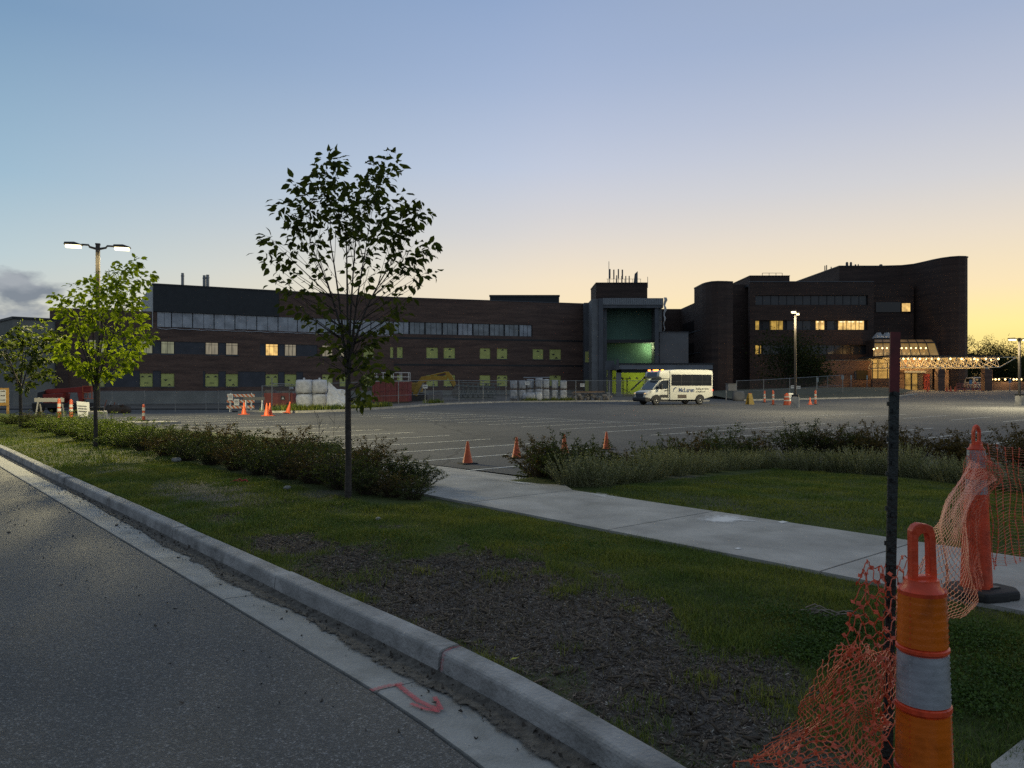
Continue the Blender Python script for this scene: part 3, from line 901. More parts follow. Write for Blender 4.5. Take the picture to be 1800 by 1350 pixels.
def build_wing():
    A, B, C = (-57.2, 95.3), (-18, 117), (12.6, 126.7)
    root = thing('brick_wing', 'long dark brick hospital wing with yellow boards over its lower windows', 'building', (-40, 105, -1))
    sa, sb = Seg(A, B), Seg(B, C)
    # photograph columns of the window openings: x0, x1
    up = [(156, 184), (246, 268.5), (283, 306.5), (361, 384), (397, 418.5), (467, 489), (500.5, 521), (566.5, 585), (597, 616)]
    rows = {}
    hol_a, hol_b, parts = [], [], []
    za1, za0 = sa.z_(294, 600), sa.z_(294, 622)
    zl1, zl0 = sa.z_(294, 656.5), sa.z_(294, 679.5)
    k = 0
    for x0, x1 in up:
        a, b = sa.s_(x0), sa.s_(x1)
        parts.append((sa, (a, b, za0, za1), 'blind', x0)); parts.append((sa, (a, b, zl0, zl1), 'board', x0))
    for x0, x1 in [(639, 657), (686, 694)]:
        a, b = sa.s_(x0), sa.s_(x1)
        parts.append((sa, (a, b, za0, za1), 'board', x0)); parts.append((sa, (a, b, zl0, zl1), 'board', x0))
    for x0, x1 in [(698, 708), (749.5, 770), (780, 800), (843.5, 862), (873.5, 892), (936.5, 955), (966, 986)]:
        a, b = sb.s_(x0), sb.s_(x1)
        parts.append((sb, (a, b, za0, za1), 'board', x0))
        if x0 != 936.5: parts.append((sb, (a, b, zl0, zl1), 'board', x0))
    # dark spandrel panels between the openings
    pan = []
    for x0, x1 in [(184, 246), (268.5, 283), (306.5, 361), (384, 397), (457, 467), (489, 500.5), (521, 558)]: pan.append((sa.s_(x0), sa.s_(x1), za0, za1))
    for x0, x1 in [(184, 246), (268.5, 283), (357, 361), (384, 397), (418.5, 467), (489, 500.5), (521, 533)]: pan.append((sa.s_(x0), sa.s_(x1), zl0-.05, zl1+.35))
    zs0, zs1 = sa.z_(300, 576), sa.z_(300, 549)          # clerestory strip
    zr = sa.z_(300, 500.5)                               # roof
    zb = sa.z_(300, 688)
    strip_a = (sa.s_(276), sa.L-.02, zs0, zs1)
    strip_b = (.02, sb.s_(936), zs0+.15, zs1)
    ha = [p[1] for p in parts if p[0] is sa]+[p for p in pan]+[strip_a]
    hb = [p[1] for p in parts if p[0] is sb]+[strip_b]
    s0 = 0.0; sp = sa.s_(268); sq = sa.s_(490)
    wall_holes(s0, sa.L, zb, zs1, ha).build('wall', BRICK, root, mx=sa.mx(root))
    wall_holes(0, sb.L, zb, zr, hb).build('wall', BRICK, root, mx=sb.mx(root))
    MB().box(sq, sa.L, 0, .5, zs1, zr).build('wall', BRICK, root, mx=sa.mx(root))
    MB().box(s0, sa.L+.3, -.06, .6, -1.6, zb).build('foundation_wall', mat('foundation_concrete', (.24, .235, .21), .9, var=.2, scale=.4), root, mx=sa.mx(root))
    MB().box(0.1, sb.L, -.06, .6, -1.6, zb).build('foundation_wall', MATS['foundation_concrete'], root, mx=sb.mx(root))
    # roofs and the dark penthouse with its pale end wall
    MB().box(s0, sa.L, .5, 24, zs1-.6, zs1-.3).box(sq, sa.L, .5, 24, zr-.5, zr-.3).build('roof', DARKM, root, mx=sa.mx(root))
    MB().box(0, sb.L, .5, 24, zr-.5, zr-.3).build('roof', DARKM, root, mx=sb.mx(root))
    MB().box(sp+.05, sq, -.12, 22, zs1+.02, zr).build('penthouse', DARKM, root, mx=sa.mx(root))
    MB().box(sp-.05, sp+.05, -.12, 22, zs1-2.2, zr).build('penthouse_end_wall', TAN, root, mx=sa.mx(root))
    MB().box(sp-.1, sq, -.18, -.12, zr-.15, zr+.06).build('roof_edge', DARKM, root, mx=sa.mx(root))
    MB().box(sq, sa.L, -.06, .3, zr, zr+.10).build('roof_edge', SLATE, root, mx=sa.mx(root))
    MB().box(0, sb.L, -.06, .3, zr, zr+.10).build('roof_edge', SLATE, root, mx=sb.mx(root))
    MB().box(0, .4, .5, 24, zb, zs1-.3).build('end_wall', BRICK, root, mx=sa.mx(root))
    # dark lines of open masonry joints
    z1, z2 = sb.z_(800, 595.5), sb.z_(800, 641.5)
    for z in (z1, z2):
        MB().box(.05, sb.L-.1, -.02, .02, z-.16, z+.12).build('dark_joint', BLACK, root, mx=sb.mx(root))
    for a, b, c, d in pan:
        MB().box(a, b, .08, .12, c, d).build('spandrel_panel', DARKPAN, root, mx=sa.mx(root))
    for i, (sg, r, kind, x0) in enumerate(parts):
        if kind == 'board': board(sg, root, r, i)
        else:
            gm = GOLD if x0 == 467 else (WARMB if x0 > 355 else PALE)
            window(sg, root, r, gm, (2, 1) if x0 >= 467 else (1, 1))
    # clerestory: weathered pale panels on the left part, clouded glass on the right part
    x = strip_a[0]; rr = random.Random(5); i = 0
    while x < strip_a[1]-.3:
        w = min(rr.choice([2.6, 2.7, 1.8, 2.9]), strip_a[1]-x)
        lo = strip_a[2]+rr.uniform(-.05, .12)
        MB().box(x+.03, x+w*.49, .07, .11, lo, strip_a[3]-.02).box(x+w*.51, x+w-.10, .07, .11, lo, strip_a[3]-.02).build('clerestory_panel', PANEL, root, mx=sa.mx(root))
        x += w; i += 1
    mb = MB(); pts = []
    n = 60
    for k in range(n+1):
        t = strip_a[0]+(strip_a[1]-strip_a[0])*k/n; pts.append((t, -.05, strip_a[2]-.08-.12*abs(math.sin(k*.8))-.05*rr.random()))
    MB().tube(pts, .05, 5).build('torn_flashing', PANEL, root, mx=sa.mx(root))
    x = strip_b[0]; i = 0
    while x < strip_b[1]-.2:
        w = min([2.45, 2.45, 2.7][i % 3], strip_b[1]-x)
        window(sb, root, (x, x+w-.12, strip_b[2], strip_b[3]), GLASSM if i % 4 else PANEL, (2, 0), y=.1, fw=.05)
        x += w; i += 1
    MB().box(strip_a[0]-.3, strip_a[1], .2, .3, zs0-.3, zs1).build('clerestory_back', BLACK, root, mx=sa.mx(root))
    MB().box(0, strip_b[1], .2, .3, zs0-.3, zs1+.1).build('clerestory_back', BLACK, root, mx=sb.mx(root))
    # flues and roof plant
    for px, top, w in [(321, 480, 5), (359, 484, 5), (365, 483, 5.5)]:
        p = P(px, top, 116); r = w/2*116/F
        MB().lathe([(r, zr-1), (r, p.z-.5), (r*1.15, p.z-.5), (r*1.15, p.z-.35), (r*.95, p.z-.35), (r*.95, p.z)], 12, (p.x+40, p.y-105)).build('flue', STEEL, root, loc=(0, 0, 1))
    p0, p1 = P(861, 519, 136), P(983, 519, 136)
    MB().box(p0.x, p1.x, 136, 146, zr-1, p0.z).box(p0.x-.1, p1.x+.1, 135.9, 136.1, p0.z-.3, p0.z+.05).build('roof_plant_room', DARKM, root, loc=(40, -105, 1))
    # grey metal low wing on the far left
    root2 = thing('grey_wing', 'plain grey low wing at far left behind the smallest tree', 'building', (-58, 94, -1))
    sg = Seg((-59.6, 92.0), (-55.5, 96.1))
    zt = sg.z_(60, 562.5)
    g = mat('grey_render', (.21, .205, .18), .9, var=.15, scale=.3)
    MB().box(0, sg.L, 0, 20, -1.6, zt).build('wall', g, root2, mx=sg.mx(root2))
    MB().box(-.12, sg.L, -.12, 20, zt, zt+.3).build('roof_edge', DARKM, root2, mx=sg.mx(root2))
    MB().box(sg.L-1.3, sg.L+.05, -.3, .2, -1.6, zt-.1).build('brick_pier', BRICKD, root2, mx=sg.mx(root2))
    MB().box(-3, sg.L, -.04, 0, 4.4, 4.55).build('panel_joint', SLATE, root2, mx=sg.mx(root2))
    return sb


SB = build_wing()


def lamp_light(name, loc, energy, color, kind='POINT', size=.1, rot=None, parent=None):
    l = bpy.data.lights.new(name, kind); l.energy = energy; l.color = color
    if kind == 'POINT': l.shadow_soft_size = size
    else: l.size = size; l.shape = 'DISK'
    o = bpy.data.objects.new(name, l); COL.objects.link(o); o.location = loc
    if rot: o.rotation_euler = rot
    if parent: o.parent = parent
    return o


def build_atrium():
    root = thing('atrium_tower', 'unfinished stair tower with open front showing a green lit interior', 'building', (20, 124, -1))
    off = (-20, -124, 1)
    D = 119.0
    X = lambda px, d=D: (px-900)/F*d
    Z = lambda py, d=D: CAMZ-(py-675)/F*d
    def b(name, m_, *boxes, **k):
        mb = MB()
        for q in boxes: mb.box(*q)
        return mb.build(name, m_, root, loc=off, **k)
    # slate cladding strip joining the wing, with its own yellow boards
    b('cladding_strip', SLATE, (X(1026, 125), X(1049, 124), 124.2, 129, -1, Z(533, 125)))
    sg = Seg((X(1020, 124.2), 124.2), (X(1060, 124.2), 124.2))
    for py0, py1 in ((618, 637), (668, 689)):
        r = sg.rect(1028.5, 1047, py0, py1)
        board(sg, root, r, 2, y=-.05)
    GB = mat('green_sheathing', (.15, .27, .20), .8, var=.12, scale=.4)
    LIME = mat('lime_sheathing', (.40, .50, .04), .8, var=.12, scale=.4)
    zt = Z(524); x0, x1 = X(1052), X(1166)
    # brick core
    b('brick_core', BRICKD, (X(1048, 131), X(1138, 131), 131, 140, -1, Z(498, 131)))
    b('core_cap', DARKM, (X(1047.4, 130.9), X(1138.6, 130.9), 130.9, 140, Z(498, 131), Z(496.6, 131)))
    # steel frame and corrugated head
    b('side_wall', GREYM, (x0-1.0, x0, D+.2, 131, -1, zt-.1)); b('side_wall', GREYM, (x1-1.0, x1, D+1.2, 131, -1, zt-.1))
    ribs = [(X(1060)+i*.33, X(1060)+i*.33+.2, D-.06, D, Z(535), zt-.02) for i in range(int((x1-X(1060))/.33))]
    b('corrugated_head', mat('pale_corrugated', (.24, .25, .26), .5, var=.15, scale=2), (X(1060), x1, D, D+1, Z(536), zt), *ribs)
    b('roof', DARKM, (x0, x1, D+.05, 131, zt-.4, zt-.2))
    b('column', SLATE, (x0+.02, X(1060), D-.1, D+.8, -1, zt-.05)); b('column', SLATE, (X(1061), X(1068), D+.9, D+1.6, -1, Z(537)))
    b('column', SLATE, (X(1152), X(1158.5), D+.3, D+.9, -1, Z(537)))
    wrap = []
    mb = MB(); n = 16
    for k in range(n+1):
        z = zt+.1-(zt-Z(597))*k/n; w = .25*math.sin(k*1.7)*.6
        wrap += [(x1+.05+w*.5, D-.15, z), (x1+.55+w-.5*k/n, D+.1, z)]
    mb.add(wrap, [(2*k, 2*k+2, 2*k+3, 2*k+1) for k in range(n)])
    mb.build('loose_plastic_wrap', mat('plastic_wrap', (.42, .43, .44), .4, var=.2, scale=2), root, loc=off)
    b('head_beam', SLATE, (X(1060), x1, D+.1, D+.9, Z(541), Z(536)-.02))
    # interior
    zf2 = Z(598.5, 122)
    b('back_wall_board', GB, (x0, x1, 123.6, 123.9, zf2, zt-.5))
    b('back_wall_board', GB, (x0, x1, 123.6, 123.9, Z(645, 122), zf2-.4))
    b('back_wall_board', LIME, (x0, x1, 129.6, 129.9, -1, Z(650, 122)))
    b('floor_slab', SLATE, (x0, x1, D+1.4, 123.55, zf2-.38, zf2)); b('floor_slab', SLATE, (x0, x1, D+1.4, 129.5, Z(649, 122), Z(645, 122)))
    b('floor_edge', BLACK, (x0, x1, D+1.2, D+1.38, zf2-.45, zf2+.05))
    for i in range(7):
        x = x0+1.4+i*1.25; mb = MB(); mb.add([(x-.25, 129.55, Z(666, 129)), (x+.25, 129.55, Z(666, 129)), (x, 129.55, Z(662, 129))], [(0, 1, 2)])
        mb.build('printed_mark', PRINT, root, loc=off)
    # scaffold frames on the ground floor
    for i, x in enumerate((X(1096), X(1104), X(1112))):
        MB().bar((x, 124, -.8), (x, 124, 2.6), .08).bar((x, 125.2, -.8), (x, 125.2, 2.6), .08).bar((x, 124, 2.4), (x, 125.2, 2.4), .07).bar((x, 124, 1.4), (x, 125.2, 1.4), .07).build('scaffold_frame', BLACK, root, loc=off)
    MB().bar((X(1093), 124.05, 2.45), (X(1118), 124.05, 2.45), .09).bar((X(1093), 124.05, 1.2), (X(1118), 124.05, .2), .07).build('scaffold_rail', BLACK, root, loc=off)
    MB().bar((X(1117), 123.5, .6), (X(1150), 123.5, 3.4), .35, .2).build('stair_stringer', SLATE, root, loc=off)
    # work lamps
    WL = mat('work_lamp_bulb', (.9, 1, .8), .3, var=0, emit=(.85, 1, .6), estr=14)
    wl = thing('work_lamp', 'bright work lamp hanging inside the green tower opening', 'lamp', (X(1151.5, 122), 122.2, Z(606, 122)))
    MB().lathe([(.02, .32), (.13, .22), (.15, 0), (.11, -.12), (.02, -.16)], 10).build('bulb', WL, wl, smooth=True)
    MB().tube([(0, 0, .3), (0, 0, 1.1)], .015, 5).build('cable', BLACK, wl)
    lamp_light('work_lamp_light', (-.3, .4, -.3), 300, (.85, 1, .5), size=.2, parent=wl)
    wl = thing('work_lamp', 'work lamp glowing low in the lime boarded ground floor', 'lamp', (X(1146, 124), 124.6, 3.2))
    MB().lathe([(.02, .2), (.1, .12), (.12, 0), (.02, -.1)], 10).build('bulb', WL, wl, smooth=True)
    MB().tube([(0, 0, .2), (0, 0, .55)], .015, 5).build('cable', BLACK, wl)
    lamp_light('work_lamp_light', (-1.5, .2, -.4), 300, (.95, 1, .6), size=.2, parent=wl)
    # antennas
    dz = 131.5
    ro = Z(497.5, 131)
    for px, py, w in [(1072, 473, 2.2), (1079, 474, 2), (1087, 473, 2), (1094, 474, 2.2), (1084, 484, 1.6), (1093, 485, 1.8), (1100, 485, 1.6), (1106, 485, 1.6)]:
        x = X(px, dz); z1 = Z(py, dz); q = w*dz/F/2
        MB().box(x-q, x+q, dz-q, dz+q, z1-1.6, z1).box(x-q*.4, x+q*.4, dz+q, dz+q*1.8, ro-.2, z1-.3).build('antenna', SLATE, root, loc=off)
    MB().prism([(X(1114, dz), ro), (X(1120.5, dz), ro), (X(1120.5, dz), Z(477, dz)), (X(1116, dz), Z(481, dz))], dz-.3, dz+.3).build('antenna_shroud', SLATE, root, loc=off)
    for px, py in [(1070, 460), (1138, 487)]:
        x = X(px, dz); MB().tube([(x, dz-.3, ro-.8), (x, dz-.3, Z(py, dz))], .05, 5).build('lightning_rod', STEEL, root, loc=off)
    mb = MB(); zt2 = ro+.75
    mb.bar((X(1066, dz), dz, zt2), (X(1127, dz), dz, zt2), .05)
    for px in (1068, 1083, 1098, 1112, 1126): mb.bar((X(px, dz), dz, ro-.1), (X(px, dz), dz, zt2), .05)
    mb.build('roof_rail', SLATE, root, loc=off)
    # pale block box beside it
    o = thing('block_annex', 'windowless pale grey block annex between green tower and canopy', 'building', (25, 118, -1))
    MB().box(X(1159.5, 120), X(1210, 120), 120, 127, -1, Z(584.5, 120)).build('wall', mat('grey_block', (.16, .16, .165), .9, var=.12, scale=.5), o, loc=(-25, -118, 1))
    MB().box(X(1159, 119.9), X(1210.5, 119.9), 119.9, 127, Z(584.5, 120), Z(583.3, 120)).build('coping', SLATE, o, loc=(-25, -118, 1))
    # entrance canopy of the works
    o = thing('steel_canopy', 'flat steel entrance canopy above the white shuttle bus', 'canopy', (18, 105, -.1))
    Dc = 104.0
    c = (-18, -105, .1)
    x0, x1 = X(1085, Dc), X(1253, Dc)
    MB().box(x0, x1, Dc, Dc+9, Z(649, Dc), Z(639.5, Dc)).build('roof_slab', mat('canopy_steel', (.20, .21, .23), .55, var=.15, scale=.5), o, loc=c)
    MB().box(x0-.1, x1+.15, Dc-.12, Dc, Z(640.5, Dc), Z(638.3, Dc)).box(x0-.05, x1-.4, Dc+.3, Dc+.7, Z(655, Dc), Z(649, Dc)-.01).build('edge_beam', DARKM, o, loc=c)
    for px, d in ((1087.5, Dc+.5), (1240, Dc+.6), (1072, Dc+8)):
        x = X(px, d); MB().box(x-.33, x+.33, d-.2, d+.2, -.2, Z(649.5, Dc)).box(x-.5, x+.5, d-.4, d+.4, -.2, .25).build('post', GREYM, o, loc=c)
    MB().box(X(1064, Dc+2), x0-.15, Dc+1.8, Dc+2, Z(650, Dc+2), Z(634, Dc+2)).box(x0-.13, x0+.2, Dc-.3, Dc, Z(650, Dc), Z(632, Dc)).build('parapet', SLATE, o, loc=c)
    mb = MB(); zr_ = Z(631, Dc+2)
    mb.bar((X(1064, Dc+2), Dc+1.9, zr_), (x0, Dc+1.9, zr_), .05)
    for i in range(4): x = X(1064, Dc+2)+i*.55; mb.bar((x, Dc+1.9, Z(636, Dc+2)), (x, Dc+1.9, zr_), .04)
    mb.build('handrail', BLACK, o, loc=c)


build_atrium()


def build_main():
    root = thing('main_block', 'tall dark brick hospital block with curved end wall and lit windows', 'building', (55, 135, 0))
    off = (-55, -135, 0)
    def X(px, d): return (px-900)/F*d
    def Z(py, d): return CAMZ-(py-675)/F*d
    def b(name, m_, *boxes, **k):
        mb = MB()
        for q in boxes: mb.box(*q)
        return mb.build(name, m_, root, loc=off, **k)
    D = 130.0
    # left receding wing
    zw = CAMZ+150*122/F
    b('side_wing_wall', BRICKD, (30.4, 33.5, 121.9, 142, -1, zw), (22.5, 30.6, 139, 160, -1, CAMZ+132*139/F))
    for z0, z1 in ((10.4, 12.2), (6.8, 8.5), (2.9, 4.6)):
        b('window_band', GLASSD, (30.30, 30.39, 124, 137, z0, z1))
        b('window_sill', SLATE, (30.25, 30.39, 124, 137, z0-.16, z0-.02))
    # corner stair tower with a rounded shoulder
    d = 120.0; x0, x1 = X(1236, 122), X(1290, d); zt = Z(497, d)
    pts = [(x0, 122.6), (x0+.2, 121.2), (X(1251, 119.8), 119.8), (X(1262, 119.4), 119.4), (X(1278, 119.6), 119.6), (x1-.15, 120.0), (x1, 120.8), (x1, 128), (x0, 128)]
    MB().prism(pts, -1, zt, 'xy').build('stair_tower', BRICKD, root, loc=off)
    cx, cy = sum(p[0] for p in pts)/9, sum(p[1] for p in pts)/9
    MB().prism([(cx+(p[0]-cx)*1.015, cy+(p[1]-cy)*1.015) for p in pts], zt+.01, zt+.22, 'xy').build('tower_cap', DARKM, root, loc=off)
    # recess and main facade with window bands
    zr = Z(496, D)
    b('recess_wall', BRICKD, (X(1288, 133), X(1320, 133), 133, 140, -1, Z(500, 133)))
    xm0, xm1 = X(1318, D), X(1536, D)
    bands = []
    for py0, py1, c0, c1 in ((519, 536, 1328, 1526), (563, 580, 1328, 1526), (606, 623, 1328, 1526), (651, 667, 1395, 1440)):
        bands.append((X(c0, D), X(c1, D), Z(py1, D), Z(py0, D)))
    sg = Seg((xm0, D), (xm1, D))
    wb = wall_holes(0, xm1-xm0, -1, zr, [(a-xm0, b_-xm0, c, e) for a, b_, c, e in bands], depth=.5, thick=.9)
    wb.build('wall', BRICKD, root, loc=(xm0-55, D-135, 0))
    b('roof', DARKM, (xm0, xm1, D+.9, 150, zr-.6, zr-.3)); b('roof_edge', SLATE, (xm0-.05, xm1, D-.08, D+.5, zr+.005, zr+.16))
    dg = mat('dim_window', (.03, .036, .042), .12, var=.3, scale=.4, spec=.6)
    paneg = {1: [(1328, 1336, AMBER), (1355, 1367, AMBER), (1367, 1378, AMBER), (1435.5, 1444, GOLD), (1443.5, 1451, GOLD), (1475, 1490, GOLD), (1490, 1506, GOLD), (1506, 1521, GOLD)], 2: [(1327, 1336, AMBER), (1337.5, 1339.5, AMBER)]}
    for i, (a, e, c, d_) in enumerate(bands):
        b('band_back', BLACK, (a, e, D+.52, D+.7, c-.2, d_+.2))
        w = (e-a)/14 if i < 3 else (e-a)/3
        n = 14 if i < 3 else 3
        lit = paneg.get(i, [])
        for k in range(n):
            x = a+k*w; mid = (x+w/2)
            if any(X(l0, D)-w*.45 < mid < X(l1, D)+w*.45 for l0, l1, _ in lit): continue
            o = b('window', dg, (x+.06, x+w-.06, D+.42, D+.46, c+.05, d_-.05))
        mb = MB(); mb.box(a, e, D+.36, D+.41, c, c+.07); mb.box(a, e, D+.36, D+.41, d_-.07, d_)
        for k in range(n+1):
            x = min(max(a+k*w, a+.05), e-.05); mb.box(x-.05, x+.05, D+.35, D+.405, c+.07, d_-.07)
        mb.build('window_mullions', BLACK, root, loc=off)
        for l0, l1, gm in lit:
            o = b('window', gm, (X(l0, D)+.05, X(l1, D)-.05, D+.425, D+.465, c+.08, d_-.08))
            o['label'] = 'lit window glowing yellow'
            mb = MB(); zz = c+(d_-c)*.82
            if gm is GOLD: mb.box(X(l0, D)+.25, X(l1, D)-.3, D+.415, D+.422, zz, zz+.13); mb.build('ceiling_light', mat('ceiling_strip', (1, .9, .7), .4, var=0, emit=(1, .85, .5), estr=1.5), o)
    # roof blocks
    d2 = 133.0
    b('roof_block', BRICKD, (X(1318, d2), X(1388, d2), d2, 150, zr-.5, Z(485.5, d2))); b('roof_block_edge', DARKM, (X(1317.5, d2), X(1388.5, d2), d2-.08, 150, Z(485.5, d2)+.01, Z(484.2, d2)))
    mb = MB(); zz = Z(480, d2+4)
    for px in (1340, 1352, 1364, 1375): mb.bar((X(px, d2+4), d2+4, Z(486, d2)), (X(px, d2+4), d2+4, zz), .07)
    mb.bar((X(1340, d2+4), d2+4, zz), (X(1375, d2+4), d2+4, zz), .06).build('roof_rail', SLATE, root, loc=off)
    # tall rear block with the swept, rounded end
    H = CAMZ+206*137/F
    plan = [(58.2, 160), (58.2, 137), (71.3, 137)]
    for k in range(1, 9):
        t = k/8; plan.append((71.3+.35*t, 137-9.0*S(t)*.98))
    plan = [(58.2, 160), (58.2, 137), (66, 137), (69.0, 136.4), (70.3, 134.9), (70.75, 132.6), (71.1, 130.2), (71.6, 128.4), (72.4, 127.2), (73.4, 126.6), (74.5, 126.7), (75.3, 127.3), (75.6, 128.6), (75.7, 131), (75.7, 160)]
    MB().prism(plan, -1, H, 'xy').build('swept_block', BRICKD, root, loc=off)
    cap = [(x+(.08 if x > 74 else -.05 if x < 60 else -.03), y-.08 if y < 150 else y) for x, y in plan]
    MB().prism(cap, H+.01, H+.22, 'xy').build('swept_block_cap', DARKM, root, loc=off)
    b('stair_bay', BRICKD, (xm1, X(1605, 134), 133.8, 137.5, -1, Z(500, 134)+0))
    wx0, wx1, wz0, wz1 = X(1585.5, 133.5), X(1600.5, 133.5), Z(547.5, 133.5), Z(533, 133.5)
    o = b('window', GOLD, (wx0, wx1, 133.60, 133.72, wz0, wz1)); o['label'] = 'single square lit window high on the swept block'
    mb = MB(); mb.box(wx0-.1, wx0, 133.5, 133.78, wz0-.1, wz1+.1); mb.box(wx1, wx1+.1, 133.5, 133.78, wz0-.1, wz1+.1); mb.box(wx0, wx1, 133.5, 133.78, wz0-.1, wz0); mb.box(wx0, wx1, 133.5, 133.78, wz1, wz1+.1)
    mb.build('window_frame', BLACK, o)
    b('window_band', GLASSD, (X(1540, 133.6), X(1584, 133.6), 133.66, 133.78, wz0-.1, wz1+.2))
    # roof plant on top
    for px, py, w, hh in ((1493, 459, 4.5, 1.2), (1500, 459, 4, 1.0), (1508, 463, 3, .7), (1513, 462.5, 2, .8), (1553, 463, 6, .6)):
        x = X(px, 140); z = Z(py, 140); q = w*140/F/2
        MB().lathe([(q, H-.3), (q, z-.25), (q*.8, z-.05), (q*.35, z)], 10, (x, 141)).build('roof_vent', SLATE, root, loc=off)
    for px, py in ((1450, 467), (1453, 466), (1461, 469)):
        x = X(px, 146); MB().tube([(x, 146, H-2.5), (x, 146, Z(py, 146))], .09, 6).build('vent_pipe', SLATE, root, loc=off)
    # planted roof edge and low front range below the bands
    b('ground_range_wall', BRICK, (X(1440, 124), X(1535, 124), 124, 130, -.5, Z(634, 124))); b('ground_range_coping', SLATE, (X(1439.5, 124), X(1535.5, 124), 123.9, 130, Z(634, 124)+.01, Z(632.5, 124)))
    b('window', GLASSD, (X(1502, 124), X(1525, 124), 123.93, 123.99, Z(667, 124), Z(651, 124)))
    # glazed entrance hall with sloping roof
    De = 121.0
    hx0, hx1 = X(1535, De), X(1651, De); z0, z1, z2 = Z(626, De), Z(603, De+3), Z(597, De+5)
    hl = lambda d_: X(1536.5, d_)
    hr = lambda d_: X(1651-13.5*(d_-De)/5, d_)
    warm = lit_mat('hall_glow', (.42, .25, .075), .42, 0, .35, .5)
    hall = thing('entrance_hall', 'glazed hospital entrance hall with sloping roof, glowing amber', 'building', (62, 122, .5))
    ho = (-62, -122, -.5)
    def hb(name, m_, *boxes):
        mb = MB()
        for q in boxes: mb.box(*q)
        return mb.build(name, m_, hall, loc=ho)
    MB().quad((hx0, De, z0), (hx1, De, z0), (hr(De+3), De+3, z1), (hl(De+3), De+3, z1)).build('sloped_glass', warm, hall, loc=ho)
    upg = lit_mat('hall_glow_dim', (.22, .13, .06), .35, 0, .35, .5)
    MB().quad((hl(De+3), De+3, z1), (hr(De+3), De+3, z1), (hr(De+5), De+5, z2), (hl(De+5), De+5, z2)).build('upper_glass', upg, hall, loc=ho)
    hb('hall_back', BRICKD, (hl(De+6), hx1+.3, De+5.1, De+9, .4, z2))
    MB().add([(hx1, De, z0), (hr(De+3), De+3, z1), (hr(De+5), De+5, z2), (hx1, De+5.05, z0)], [(0, 1, 2, 3)]).build('end_cheek', BRICKD, hall, loc=ho)
    for k in range(8):
        gx = lambda d_: hl(d_)+(hr(d_)-hl(d_))*k/7
        MB().bar((gx(De), De-.05, z0), (gx(De+3), De+2.95, z1+.05), .10).bar((gx(De+3), De+2.95, z1+.05), (gx(De+5), De+4.95, z2+.05), .10).build('glazing_bar', BLACK, hall, loc=ho)
    MB().bar((hl(De+2.9), De+2.9, z1+.05), (hr(De+2.9), De+2.9, z1+.05), .35, .2).build('glazing_rail', BLACK, hall, loc=ho)
    bulb = mat('warm_bulb', (1, .9, .7), .3, var=0, emit=(1, .66, .26), estr=7)
    for px in (1536, 1542, 1551, 1559, 1585, 1593, 1601.5, 1610, 1618.5, 1627.5):
        p = P(px, 612 if px > 1538 else 614, De+.9)
        MB().lathe([(.02, .14), (.11, .07), (.13, 0), (.09, -.09), (.01, -.13)], 8).build('hall_bulb', bulb, hall, loc=p+Vector(ho))
    # tall window on the left of the doors, doors, lintel
    tall = lit_mat('tall_glow', (.62, .36, .09), .6, 0, .4, .8)
    a, e = X(1534, De), X(1581, De)
    hb('hall_window', tall, (a, e, De+.22, De+.3, Z(666, De), Z(629, De)))
    mb = MB()
    for px in (1534.5, 1544, 1561, 1580.5): mb.box(X(px, De)-.06, X(px, De)+.06, De+.1, De+.2, Z(666, De), Z(629, De))
    for py in (629.5, 638.5, 652, 665.5): mb.box(a+.07, e-.07, De+.12, De+.205, Z(py, De)-.05, Z(py, De)+.05)
    mb.build('hall_window_frame', BLACK, hall, loc=ho)
    hb('brick_base', BRICK, (a, e, De+.05, De+.6, .2, Z(666.3, De)))
    hb('lintel_band', BLACK, (hx0-.1, hx1+.1, De-.15, De+.5, Z(628.5, De), z0-.02))
    hb('entrance_wall', mat('lit_brown_panel', (.20, .13, .08), .7, var=.3, scale=.6), (e+.02, hx1, De+2, De+2.4, .2, Z(629, De)))
    door = lit_mat('door_glow', (.55, .33, .08), .42, 0, .7, .9)
    for k, (c0, c1) in enumerate(((1589, 1599.5), (1600.5, 1612), (1613, 1624))):
        o = hb('door_leaf', door, (X(c0, De), X(c1, De), De+1.85, De+1.92, .55, Z(656.5, De)))
        o2 = MB()
        for x in (X(c0, De), X(c1, De)): o2.box(x-.07, x+.07, De+1.75, De+1.84, .5, Z(656, De))
        o2.box(X(c0, De)+.07, X(c1, De)-.07, De+1.76, De+1.84, 1.4, 1.52).build('door_frame', BLACK, o)
    hb('red_door', mat('door_red', (.42, .05, .02), .5, var=.2, scale=1), (X(1635, De), X(1645.5, De), De+1.86, De+1.93, .5, Z(657, De)))
    hb('door_canopy_sign', mat('sign_band', (.5, .42, .28), .5, var=.15, scale=2, emit=(.6, .42, .18), estr=.25), (X(1588, De), X(1635, De), De+1.2, De+1.9, Z(655, De), Z(651.5, De)))
    for k in range(3):
        lamp_light('hall_light', (X(1575+25*k, De), De+1.2, Z(634, De)), 300, (1, .62, .24), size=.3, parent=None).parent = hall
    for o in hall.children:
        if o.type == 'LIGHT': o.location = Vector(o.location)+Vector(ho)
    # white skylight peaks above the hall
    for px in (1545.5, 1560):
        x = X(px, De+6); w = .75
        MB().add([(x-w, De+5.6, z2+.3), (x+w, De+5.6, z2+.3), (x, De+5.6, z2+1.25), (x-w, De+7, z2+.3), (x+w, De+7, z2+.3), (x, De+7, z2+1.25)], [(0, 1, 2), (3, 5, 4), (0, 2, 5, 3), (1, 4, 5, 2)]).build('skylight_peak', mat('skylight_glass', (.42, .46, .5), .15, var=.1), hall, loc=ho)

    # space-frame porte-cochere
    pc = thing('truss_canopy', 'white space-frame drive-through canopy strung with bright bulbs', 'canopy', (64, 108, .4))
    po = (-64, -108, -.4)
    Dp = 107.0
